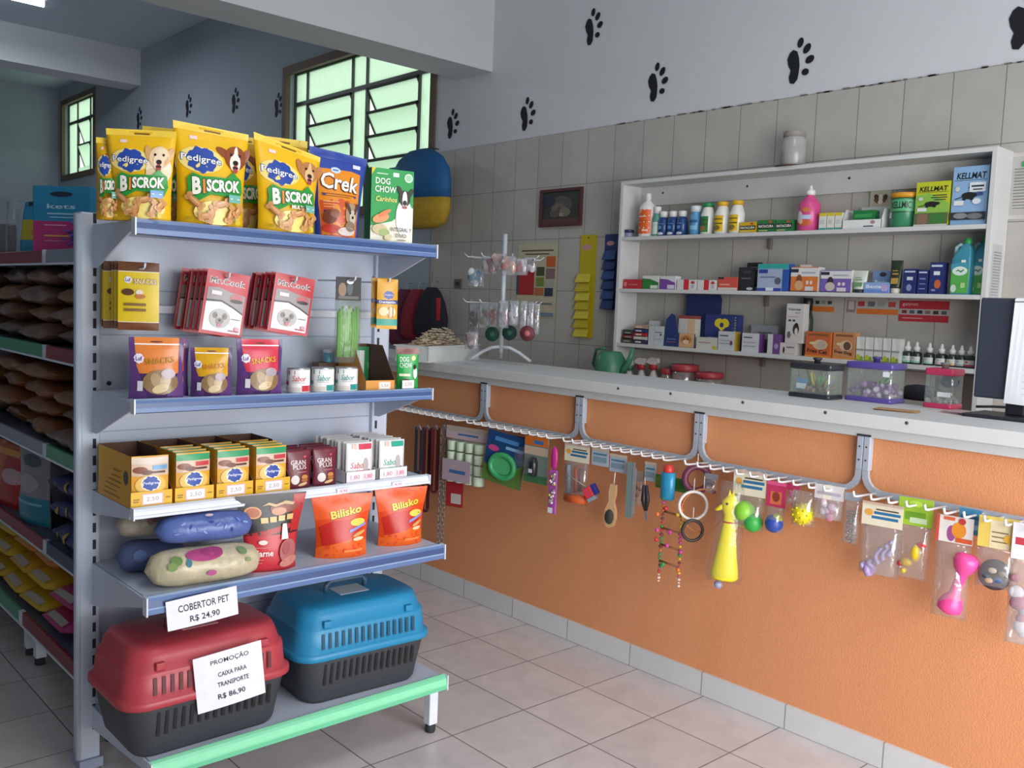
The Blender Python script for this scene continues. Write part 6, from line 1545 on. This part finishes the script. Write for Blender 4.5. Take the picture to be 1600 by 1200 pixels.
m = MB(); m.tube([(0, 0, H), (0, 0, H+.05)], .002, WIRE, 5); m.obj('string', o)
# tall comb pack
x, z, W, H = hp(975, 998, 722, 810)
o = thing('comb_pack', 'tall narrow pack with a long steel comb', 'comb', (x, 2.85, z), .25, 'pet accessories on the counter hooks')
MB().box(-.022, .0, -.003, .001, 0, H, M('#6a8280', .4), .001).obj('green_card', o); m = MB(); m.box(.003, .012, -.004, .003, .0, H, M('#a8b0b8', .3, .6), .001); m.box(.014, .018, -.002, .002, .02, H*.9, M('#c4cad0', .3, .6)); m.obj('steel_comb', o)
# black nail clipper
x, z, W, H = hp(1006, 1021, 758, 815)
o = thing('nail_clipper', 'black and silver nail clipper dangling beside the bird toy', 'clipper', (x, 2.84, z), .2, 'pet accessories on the counter hooks', 0, R_(-5))
m = MB(); m.tube([(-.004, 0, H), (-.009, 0, H*.6), (-.002, 0, H*.3)], [.007, .011, .006], M('#26242a', .4), 10); m.tube([(.006, 0, H), (.010, 0, H*.6), (.002, 0, H*.3)], [.006, .009, .005], M('#2c2a30', .4), 10); m.obj('handles', o)
m = MB(); m.prism([(-.004, H*.3), (.004, H*.3), (.008, .0), (.002, H*.12), (-.002, 0)], -.003, .003, M('#c0c4c8', .25, .8)); m.obj('blades', o)
MB().tube([(0, 0, H), (0, 0, H+.03)], .0015, WIRE, 5).obj('string', o)
# bird feeder and ladder
x, z, W, H = hp(1036, 1062, 726, 780)
o = thing('bird_feeder', 'blue plastic bird feeder with a red cap above the beaded ladder', 'bird toy', (x, 2.83, z), .1, 'pet accessories on the counter hooks')
MB().lathe([(.026, 0), (.03, .004), (.03, H*.78), (.026, H*.8)], M('#2f8fb8', .25, 0, .25, 30.), 16, sy=.7).obj('body', o)
MB().lathe([(.02, H*.8), (.022, H*.84), (.018, H), (.01, H*1.02)], M('#c8382c', .4), 14).obj('cap', o)
flat('green_cap_toy', 'dark green and yellow toy peeking out behind the blue bird feeder', 'bird toy', (1022, 1078, 745, 766), '#4f7a2a', [('e', .2, .5, .2, .4, '#6a8a2a'), ('e', .75, .5, .2, .3, '#3a6a2a')], 2.87, 0.)
xl, zl, Wl, Hl = hp(1026, 1070, 782, 915, 2.82)
o = thing('bird_ladder', 'hanging wooden bird ladder strung with coloured beads', 'bird toy', (xl, 2.82, zl), .1, 'pet accessories on the counter hooks')
rr = random.Random(8); BC = ['#c8343e', '#d8742e', '#d8b83a', '#3f8a4a', '#c04a8a', '#7a3a3a']
for s in (-1, 1):
    m = MB(); k = 0; zz = 0
    m.tube([(s*Wl*.34, 0, 0), (s*Wl*.30, 0, Hl)], .0015, M('#8a6a50', .7), 5)
    while zz < Hl:
        r = .0075 if zz > Hl*.25 else .006
        m.ball((s*Wl*(.34-.04*zz/Hl), 0, zz+r), r*rr.uniform(.8, 1.3), M(rr.choice(BC) if zz > .03 else '#d8c0b0', .5), 8, sc=(1, 1, .8)); zz += r*2.1
    m.obj('bead_string', o)
for k in range(4):
    m = MB(); zz = Hl*(.26+k*.2); m.tube([(-Wl*.34, 0, zz), (Wl*.33, 0, zz-.006)], .0045, M('#8a5a3a', .6, 0, .2, 40.), 8); m.obj('rung', o)
    for j in range(3): MB().ball((Wl*rr.uniform(-.5, .5), -.012, zz+rr.uniform(-.015, .03)), .009, M(rr.choice(BC), .5), 8).obj('bead', o)
# rings


def hoop(label, cx, cy, rx, ry, col, th, Y=2.84, cat='bird swing'):
    p = aty(cx, cy, Y); e = aty(cx+rx, cy, Y); u = aty(cx, cy-ry, Y); r = (u.z-p.z)
    o = thing('ring_toy', label, cat, (p.x, Y, p.z), .9, 'ring toys on the counter hooks')
    MB().tube([(math.cos(t)*r, 0, math.sin(t)*r) for t in [2*PI*i/28 for i in range(28)]], th, M(col, .4), 8, True).obj('ring', o)
    MB().tube([(0, 0, r), (0, .0, r+.05)], .0015, WIRE, 5).obj('string', o)


hoop('white ring toy hanging right of the beaded ladder', 1083, 790, 14, 22, '#d8d0cc', .006)
hoop('dark ring toy hanging below the white ring', 1082, 829, 13, 16, '#2c2628', .006, 2.83)
hoop('purple collar ring hanging behind above the white ring', 1089, 748, 15, 19, '#6a2f4a', .013, 2.88, 'collar')
hoop('thin orange ring hanging behind the white and dark rings', 1098, 798, 10, 34, '#b8702e', .003, 2.87)
# rubber chicken
xc, zc, Wc, Hc = hp(1113, 1157, 772, 906, 2.82)
o = thing('rubber_chicken', 'bright yellow rubber chicken toy with a red neck band in a clear bag', 'dog toy', (xc, 2.82, zc), .5, 'pet accessories on the counter hooks', 0, R_(2))
YL = M('#f2e012', .45, 0, .06, 20.)
m = MB(); m.loft([[(math.cos(t)*Wc*.42*k+dx, math.sin(t)*Wc*.28*k, z*Hc) for t in [2*PI*i/18 for i in range(18)]] for z, k, dx in ((0, .86, .0), (.03, 1.0, 0), (.10, .96, 0), (.3, .76, 0), (.5, .58, 0), (.64, .46, 0), (.70, .42, 0), (.76, .42, 0), (.84, .56, -.003), (.92, .56, -.004), (.98, .3, 0), (1, .1, 0))], YL)
m.obj('body', o)
m = MB(); m.loft([[(-Wc*.2-t_*.03, math.sin(a_)*.008*k, Hc*(.86-t_*.06)+math.cos(a_)*.012*k) for a_ in [2*PI*i/10 for i in range(10)]] for t_, k in ((0, 1), (.6, .8), (1, .25))], YL); m.obj('beak', o)
MB().lathe([(Wc*.42*.45, -.003), (Wc*.42*.47, 0), (Wc*.42*.45, .003)], M('#b8301c', .5), 18, c=(0, 0, Hc*.68), sy=.68).obj('neck_band', o)
m = MB(); m.prism([(-.012, Hc*.99), (-.008, Hc*1.06), (0, Hc*1.0), (.006, Hc*1.05), (.014, Hc*.97)], -.004, .004, YL); m.obj('comb', o)
m = MB()
for s in (-1, 1): m.ball((-.012, s*Wc*.14, Hc*.9), .005, M('#1c1a14', .3), 8)
m.obj('eyes', o)
m = MB(); m.loft([[(px*Wc*.56*k, py*Wc*.36*k2, t*Hc*1.16) for px, py in ((-1, 0), (-.6, -.8), (0, -1), (.6, -.8), (1, 0), (.6, .8), (0, 1), (-.6, .8))] for t, k, k2 in ((-.03, .9, .1), (.05, 1, 1), (.4, .8, .8), (.84, .7, .5), (1, .6, .08))], FILM('#eef0f2', .04, .06)); m.obj('clear_bag', o)
p = aty(1122, 913, 2.84)
o = thing('blue_ball', 'small pale blue ball hanging under the rubber chicken', 'ball', (p.x, 2.84, p.z), 0, 'balls on the counter hooks')
MB().ball((0, 0, 0), .016, M('#9aa0c4', .3), 14).obj('ball', o); MB().tube([(0, 0, .015), (0, .02, .06), (0, .05, .2)], .0014, WIRE, 5).obj('string', o)


def ballbag(label, box, hd, hart, hf, balls, Y=2.85, spiky=False, rz=.15):
    def inner(m, W, H):
        for x, z, r, c in balls:
            R = r*W*1.18
            m.ball((x*W, -.004, z*H), R, M(c, .4), 18)
            if spiky:
                for i in range(40):
                    zz = 1-2*(i+.5)/40; a_ = i*2.4; q = (1-zz*zz)**.5
                    m.ball((x*W+R*q*math.cos(a_), -.004+R*q*math.sin(a_), z*H+R*zz), R*.12, M(c, .4), 6)
    return hbag('ball_pack', label, 'ball toy', box, hd, hart, hf, inner, Y, rz, ik='balls', fat=.034)


ballbag('pack of green balls under a cream header card right of the rubber chicken', (1143, 1198, 736, 828), '#e2d8c0', LOGO, .42, [(-.1, .52, .27, '#86c43a'), (.18, .25, .24, '#3aa646')])
ballbag('pack with a pink header card and a blue and yellow ball', (1196, 1228, 752, 832), '#c02f5e', [('r', .2, .1, .8, .6, '#d8704a'), ('e', .5, .4, .2, .2, '#8a3a2a'), ('r', 0, .85, 1, 1, '#e05a8a')], .5, [(0, .35, .4, '#2f4aa0'), (.12, .52, .26, '#c8cc3a')], Y=2.86)
ballbag('clear pack with a spiky yellow ball', (1236, 1276, 762, 822), None, None, .08, [(0, .34, .38, '#dcc81a')], spiky=True)


def soft(cols, seed, n=9, r0=.12):
    def f(m, W, H):
        rr = random.Random(seed)
        for i in range(n): m.ball((rr.uniform(-.32, .32)*W, rr.uniform(-.006, .002), rr.uniform(.12, .85)*H), W*rr.uniform(r0*.7, r0*1.4), M(cols[i % len(cols)], .6), 9, sc=(1, .5, .9))
    return f


hbag('toy_pack', 'clear pack of white and pink toys right of the spiky yellow ball', 'toy', (1270, 1320, 758, 812), '#d4ccd0', [('r', .3, 0, .6, 1, '#e4dccc'), ('r', .1, .3, .9, .5, '#b0a8b4')], .42, soft(['#e0d8dc', '#c47a9a', '#d8b4c4'], 3), film=(.18, .16))
hbag('chain_pack', 'crinkled clear pack holding a steel chain left of the last bracket', 'chain', (1316, 1346, 770, 850), '#9aa0a8', None, .15, lambda m, W, H: [m.tube([(math.cos(t)*W*.3*(k % 2)+W*.02, math.cos(t)*W*.2*(1-k % 2), H*(.06+k*.06)+math.sin(t)*H*.04) for t in [2*PI*j/8 for j in range(8)]], .0025, M('#8a8c8e', .3, .7), 5, True) for k in range(12)], Y=2.86)


def rope(c1):
    def f(m, W, H):
        for k in range(5):
            m.tube([(W*(-.36+.16*k+.04*math.sin(t*6+k)), .008*math.cos(t*5+k), H*(.05+(.14 if k < 2 else .32)*t)+.015*k) for t in [i/10 for i in range(11)]], .0075, M(c1, .5, 0, .45, 160.), 8)
        m.tube([(W*(-.36+.2*t), .01*math.sin(9*t), H*.09+.014*math.sin(7*t)) for t in [i/10 for i in range(11)]], .012, M('#a890c0', .5, 0, .4, 160.), 8)
    return f


hbag('rope_toy_pack', 'clear pack with a cream and blue header card and a purple beaded rope', 'rope toy', (1341, 1412, 786, 900), '#e2d8c0', LOGO, .32, rope('#b8a4d0'), rz=.12, film=(.12, .16))


def chick(m, W, H):
    m.ball((W*.1, -.006, H*.5), W*.2, M('#e0bc1a', .4), 14, sc=(.8, .8, 1.4)); m.ball((-W*.15, -.006, H*.3), W*.16, M('#dcb41a', .4), 12, sc=(1.2, .8, .8)); m.ball((-W*.32, -.006, H*.26), W*.1, M('#b8262c', .4), 10)
    m.ball((W*.25, -.006, H*.66), W*.13, M('#c83a3a', .4), 10, sc=(1.2, .6, .8)); m.ball((-W*.2, -.008, H*.14), W*.09, M('#e0c83a', .4), 8); m.ball((W*.24, -.01, H*.53), W*.06, M('#e8e4dc', .4), 8)


hbag('toy_pack', 'clear pack with a lime header card and a yellow and red squeaky toy', 'dog toy', (1398, 1458, 778, 905), '#9abf34', [('r', .2, .2, .8, .5, '#6a9a2a'), ('r', .35, .1, .85, .3, '#c4d8b0'), ('e', .5, .8, .2, .12, '#b8d84a')], .34, chick, Y=2.87, ik='squeaky_toy')


def dumbbell(m, W, H):
    PK = M('#ee4a94', .35)
    X = Matrix.Translation((W*.02, -.012, H*.08)) @ Matrix.Rotation(R_(14), 4, 'Y')
    R = W*.35; L = H*.84
    m.lathe([(R*.5, 0), (R*.95, .01), (R, R*.7), (R*.8, R*1.3), (R*.45, R*1.75), (R*.42, L*.5), (R*.45, L-R*1.75), (R*.8, L-R*1.3), (R, L-R*.7), (R*.95, L-.01), (R*.5, L)], PK, 18, xf=X)


hbag('dumbbell_pack', 'clear pack with a white and red header card and a hot pink dumbbell toy', 'dog toy', (1455, 1520, 806, 966), '#ded6d2', [('r', 0, 0, .08, 1, '#c84a3a'), ('e', .42, .35, .12, .3, '#9a4a8a'), ('e', .62, .5, .2, .3, '#dc8a2a'), ('r', .55, .05, 1, .22, '#cc5a2e'), ('r', .2, .84, .5, .96, '#d8603a'), ('e', .7, .85, .1, .12, '#b83a3a')], .26, dumbbell, fat=.04, ik='dumbbell', rz=.1)
flat('hang_card', 'blue header card behind the pink dumbbell pack', 'card', (1497, 1535, 795, 835), '#3f86b0', [('r', .1, .6, .9, .75, '#2a5a84'), ('r', .1, .2, .9, .4, '#8ac0d8')], 2.89)


def paws_toy(m, W, H):
    m.lathe([(W*.3, -.012), (W*.42, -.004), (W*.42, .006), (W*.3, .012)], M('#4a3a40', .6, 0, .3, 40.), 20, xf=Matrix.Translation((0, 0, H*.34)) @ Matrix.Rotation(PI/2, 4, 'X'))
    for x, z, c in ((-.2, .3, '#2c3442'), (.1, .24, '#3f5a84'), (.2, .42, '#8a8078'), (-.05, .46, '#c8b49a'), (-.12, .2, '#b89a80')): m.ball((x*W, -.014, z*H), W*.1, M(c, .6), 9, sc=(1.2, .4, .8))


hbag('chew_disc_pack', 'clear pack with a pale yellow card and a dark round chew toy', 'dog toy', (1522, 1594, 808, 920), '#d8bc5a', [('r', .3, 0, .8, .9, '#d8c8a0'), ('r', .35, .2, .75, .24, '#7a6a4a'), ('r', .35, .35, .75, .39, '#7a6a4a'), ('r', .35, .5, .75, .54, '#7a6a4a'), ('e', .8, .35, .16, .14, '#dca83a')], .44, paws_toy, ik='chew_disc')
hbag('bone_pack', 'long clear pack with a white header card cut off by the right picture edge', 'dog chew', (1572, 1636, 818, 1010), '#dedce0', [('r', .1, .4, .9, .6, '#b83a4a')], .3, soft(['#e4e0e4', '#b87a8a', '#d0ccd8'], 9, 8, .2), film=(.18, .18))
for i, (bx, c, cs, lb) in enumerate((((985, 1006, 735, 790), '#9a8a80', ['#b06a4a', '#8a4a3a'], 'small clear pack of brown chews behind the steel comb'), ((1228, 1250, 756, 790), '#c83a6a', ['#d8508a', '#e08aaa'], 'small pink pack between the blue ball and the spiky ball'), ((1100, 1122, 740, 770), '#8a8a94', ['#6a2f4a', '#3a3040'], 'small dark pack left of the rubber chicken'))):
    hbag('accessory_pack', lb, 'pack', bx, c, None, .3, soft(cs, i+20, 6), Y=2.885)
# ------------------------------------------------------------------ long aisle shelving on the left
LYF, LYB, LB0 = 1.1, 1.44, 1.01
ASTL = M('#5d6678', .4, 0, .05, 8.)  # darker copy of the steel, shade of the left aisle put into the colour
LZ = [1.635, 1.262, .868, .475, .2]
DRED = M('#8a2f3a', .35, 0, .08, 10.); DGRN = M('#4a9a78', .35, 0, .08, 10.); GREY = M('#8a93a4', .35, 0, .08, 10.); NAVY = M('#3a4468', .35, 0, .08, 10.)
lips = [[GREY, DRED], [DRED, DGRN], [DGRN, GREY], [NAVY, DRED], [DRED, DGRN]]
for ui, (xa, xb) in enumerate(((-3.945, -3.012), (-4.89, -3.955), (-5.835, -4.9), (-6.78, -5.845))):
    o = thing('gondola_shelf_unit', ['aisle shelf unit on the left, directly behind the white end unit', 'second aisle shelf unit along the left aisle, at the left picture edge', 'third aisle shelf unit, deep in the shadow behind the second', 'farthest aisle shelf unit, deep in the shadow on the left'][ui], 'shelf unit', ((xa+xb)/2, LYB, 0), 0, 'left aisle shelf units')
    hw_ = (xb-xa)/2; cx = (xa+xb)/2
    for s in (-1, 1): MB().box(s*hw_-.02*(s > 0)-.0, s*hw_+.02*(s < 0), -.01, .05, 0, 1.72, ASTL, .003).obj('upright', o)
    MB().box(-hw_+.021, hw_-.021, .01, .03, .15, 1.71, M('#2c313c', .6)).obj('back_panel', o)  # panel colour darkened to stand in for the shade behind the goods
    for k, z in enumerate(LZ):
        yf = (LB0 if k == 4 else LYF)-LYB
        so = MB().box(-hw_, hw_, yf+.004, -.011, z-.02, z, ASTL).obj('shelf', o)
        m = MB(); m.box(-hw_+.012, hw_-.012, yf-.012, yf+.003, z-.045, z+.008, lips[k][ui % 2], .003); m.box(-hw_+.012, hw_-.012, yf-.016, yf-.0, z-.05, z-.042, WHITEL); m.obj('shelf_edge', so)
        for s in (-1, 1):
            MB().box(s*(hw_-.005)-.005, s*(hw_-.005)+.005, yf-.016, yf+.003, z-.05, z+.009, WHITEL).obj('edge_cap', so)
    for s in (-1, 1):
        l = MB().box(s*(hw_-.06)-.02, s*(hw_-.06)+.02, LB0-LYB+.02, LB0-LYB+.06, .03, .178, WHITEL, .003).obj('leg', o)
        MB().lathe([(.018, 0), (.02, .005), (.018, .03)], DARK, 12, c=(s*(hw_-.06), LB0-LYB+.04, 0)).obj('rubber_foot', l)
KB = [M('#7d5c4a', .3, 0, .6, 60.), M('#8f5a34', .3, 0, .6, 60.), M('#7a6054', .3, 0, .55, 60.)]


def lying(name, label, cat, x, y, z, W, D, T, m_, art=(), rz=0., group=None, seed=1, side=()):
    """soft plump bag lying flat, its sealed end towards the aisle"""
    mb = MB(); rings = []; n = 24; N = 13

    def pt(t, a_, off=0.):
        k = min(1, .16+1.5*math.sin(PI*min(1, t*1.02))**.7*.62) if 0 < t < 1 else .06
        wk = min(1, .86+.5*math.sin(PI*t))
        c = math.cos(a_); s_ = math.sin(a_)
        q = 1+.16*noise.noise(Vector((c*1.6+seed*3.1, s_*1.6, t*4.5)))
        return Vector(((W/2*wk*q+off)*math.copysign(abs(c)**.7, c), t*D, T/2+(T/2*k*q+off)*math.copysign(abs(s_)**.8, s_)))
    for j in range(N+1): rings.append([pt(j/N, 2*PI*i/n) for i in range(n)])
    mt_ = M(m_, .3) if isinstance(m_, str) else m_
    mb.loft(rings, mt_)
    if art:
        def sf(u, v, off):
            k = min(1, .16+1.5*math.sin(PI*min(1, v*1.02))**.7*.62)
            return Vector(((u-.5)*W*.8, v*D, T/2+T/2*k*(1-abs(2*u-1)**3*.25)*1.1+off))
        mb.art(sf, art, W/D, tol=.14, lift=3)
    if side: mb.art(lambda u, v, off: pt(.08+.84*(1-u), PI-(v-.5)*1.9, off+.001), side, D/(T*1.6), tol=.12, lift=3)
    return tag(mb.obj(name, None, (x, y, z), rz), label, cat, group)


G2 = 'clear bags of brown kibble stacked on the left shelves'
k = 0
pos = ['bottom', 'second', 'third', 'top']
for (sx, lev, n, nm, mi_) in ((-3.74, 1, 4, 'first pile of the second left shelf', 2), (-4.19, 1, 4, 'second pile of the second left shelf', 0), (-4.65, 1, 4, 'third pile of the second left shelf', 2), (-3.72, 2, 3, 'first pile of the third left shelf', 2), (-4.2, 2, 4, 'second pile of the third left shelf', 1), (-4.67, 2, 4, 'third pile of the third left shelf', 1), (-5.2, 1, 4, 'farthest pile of the second left shelf', 0), (-5.2, 2, 3, 'farthest pile of the third left shelf', 2)):
    for j in range(n):
        k += 1
        lying('kibble_bag', f'clear bag of brown kibble, {pos[j]} of the {nm}', 'pet food bag', sx+.21+.03*math.sin(k*1.7), LYF+.155+.02*math.sin(k*2.3), LZ[lev]+.005+j*.078, .27, .43, .086, KB[(mi_+j) % 3 if mi_ != 1 else 1], rz=PI/2+.1*math.sin(k*3.1), group=G2, seed=k)


def lw(x0, x1, yt, yb, Y):
    a = aty(x0, yb, Y); b = aty(x1, yb, Y); t = aty((x0+x1)/2, yt, Y); c = aty((x0+x1)/2, yb, Y)
    return (a.x+b.x)/2, b.x-a.x, t.z-c.z


# top level
x, W, H = lw(78, 115, 270, 376, 1.17)
carton('pet_product_box', 'upright box, blue on top and pink below, on the top left shelf', 'box', W*.8, H, .08, '#1f86b0', [('r', 0, 0, 1, .48, '#b52f74'), ('e', .5, .88, .2, .04, '#1a2a3a'), ('t', 'kets', .5, .7, .07, .5, '#bfe4f0', {'b': .01}), ('r', .25, .58, .8, .6, '#a8d8ea'), ('r', .3, .53, .75, .545, '#a8d8ea'), ('r', .2, .41, .6, .43, '#d88ab4'), ('r', .2, .25, .7, .275, '#d8a05a'), ('r', .2, .18, .6, .19, '#d88ab4')], (x, 1.17, LZ[0]), .7, left=[('r', 0, 0, 1, .48, '#8a2458'), ('r', 0, .48, 1, 1, '#176a8c')])
x, W, H = lw(35, 70, 296, 380, 1.18)
bag('treat_bag', 'blue and yellow striped bag tied dark at the top on the top left shelf', 'bag', W*.75, H, .06, '#2f93b8', [('r', .3, .28, 1, .66, '#c4b42a'), ('e', .8, .42, .2, .08, '#d08a3a'), ('r', .0, .0, .3, 1, '#b0bcc8'), ('r', .4, .92, 1, 1, '#23303c')], (x, 1.18, LZ[0]), .3)
for i, (x0, x1, yt, yb, lb) in enumerate(((18, 36, 300, 386, 'clear bag of dark chew sticks right of its pair on the top left shelf'), (0, 17, 296, 388, 'clear bag of dark chew sticks at the left picture edge on the top shelf'))):
    x, W, H = lw(x0, x1, yt, yb, 1.16)
    o = thing('chew_stick_bag', lb, 'bag', (x, 1.16, LZ[0]), .2, 'clear bags of dark chew sticks')
    m = MB()
    for q in range(6): m.tube([(W*(-.4+.16*q), .0, .006), (W*(-.38+.15*q), .004*(q % 2), H*.55)], .008, M('#5a3028' if q % 2 else '#3f2620', .5), 7)
    m.obj('chew_sticks', o)
    m = MB(); m.loft([[(px*W*.55*kk, py*.03*k2, t*H) for px, py in ((-1, 0), (-.6, -.8), (0, -1), (.6, -.8), (1, 0), (.6, .8), (0, 1), (-.6, .8))] for t, kk, k2 in ((0, 1, .7), (.1, 1, 1), (.6, 1, .8), (.9, .9, .2), (1, .9, .05))], FILM('#e4e6ea', .18, .15)); m.obj('clear_bag', o)
x, W, H = lw(112, 150, 290, 372, 1.25)
o = thing('spiky_toy', 'purple spiky pet toy in plastic right of the blue and pink box', 'pet toy', (x, 1.25, LZ[0]), 0)
m = MB(); m.ball((0, 0, .075), .06, M('#5a3a8a', .35, 0, .3, 20.), 16)
for i in range(60):
    zz = 1-2*(i+.5)/60; a_ = i*2.4; q = (1-zz*zz)**.5; d = Vector((q*math.cos(a_), q*math.sin(a_), zz))
    m.tube([Vector((0, 0, .075))+d*.055, Vector((0, 0, .075))+d*.085], [.009, .002], M('#6a44a0', .35), 5)
m.obj('toy_body', o)
MB().lathe([(.05, 0), (.06, .004), (.055, .02)], M('#7a4438', .4), 18).obj('toy_base', o)
# fourth level: upright bags
for i, (x0, x1, yt, yb, Y, col, art, lb) in enumerate(((2, 40, 688, 785, 1.16, '#c4561f', [('p', [(.3, 0), (1, 0), (1, .8), (.5, .9)], '#b02a2a'), ('e', .7, .5, .3, .12, '#c9a0a8'), ('r', .1, .8, .8, .9, '#e09a3a')], 'orange and red pet food bag on the fourth left shelf'),
                                               (38, 74, 715, 828, 1.15, '#8d8a90', [('r', 0, .02, 1, .38, '#1f7f96'), ('e', .5, .85, .3, .08, '#4a4a50'), ('e', .5, .55, .3, .12, '#a8a4a8'), ('r', .1, .28, .9, .31, '#7fc0cc')], 'grey and teal cat food bag on the fourth left shelf'),
                                               (72, 108, 716, 800, 1.30, '#a09aa2', [('e', .5, .6, .32, .2, '#c4bec4'), ('e', .3, .8, .14, .08, '#d8d2d8'), ('r', .2, .1, .8, .3, '#7a747c')], 'pale grey cat food bag behind the navy star bags'))):
    x, W, H = lw(x0, x1, yt, yb, Y)
    bag('pet_food_bag', lb, 'pet food bag', W*.95, H, .09, col, art, (x, Y, LZ[3]+.002), .1, group='upright pet food bags on the left', seed=90+i)
star = [('b', .2, .4, .035, .17, '#b8962a'), ('b', .5, .55, .035, .18, '#c8a42e'), ('b', .8, .42, .035, .17, '#b8962a'), ('r', .3, .08, .7, .16, '#6a5a9a')]
for i in range(3):
    lying('pet_food_bag', ['navy pet food bag with yellow spots, lowest by the post', 'navy pet food bag with yellow spots, middle one by the post', 'navy pet food bag with yellow spots, topmost by the post'][i], 'pet food bag', -3.54-.02*i, LYF+.14+.012*i, LZ[3]+.003+.098*i, .25, .42, .094, '#2a2c66', (), PI/2+.05*i, 'navy pet food bags on the left', 101+i, star)
# bottom level: piles of lying sacks
pl = [(-3.63, ['#b02a68', '#b8326e'], 'magenta', 'pile nearest the white post'), (-3.93, ['#c9a01f', '#cfa822', '#c8741f'], 'yellow', 'second pile from the white post'), (-4.22, ['#cda322', '#c99a22', '#cf7c22'], 'yellow', 'third pile from the white post'), (-4.51, ['#c9a01f', '#d0a622', '#cca428'], 'yellow', 'fourth pile from the white post'), (-4.80, ['#c9a01f', '#cfa622'], 'yellow', 'fifth pile, at the left picture edge')]
for pi_, (x, cs_, cn, pn) in enumerate(pl):
    for j, c in enumerate(cs_):
        nm = 'orange' if c in ('#c8741f', '#cf7c22') else cn
        art = [('r', .1, .02, .9, .09, '#b5ab9c'), ('e', .5, .42, .24, .16, '#b8882a' if nm == 'yellow' else '#c98a3a')]
        lying('pet_food_sack', f'{nm} pet food sack, {["bottom", "second", "topmost third"][j]} of the {pn}', 'pet food sack', x+.01*math.sin(pi_*3+j), LB0+.012+j*.025, LZ[4]+.002+j*.084, .285, .38, .082, c, art, .05*math.sin(pi_*2.2+j), 'pet food sacks on the bottom left shelf', 120+pi_*4+j)
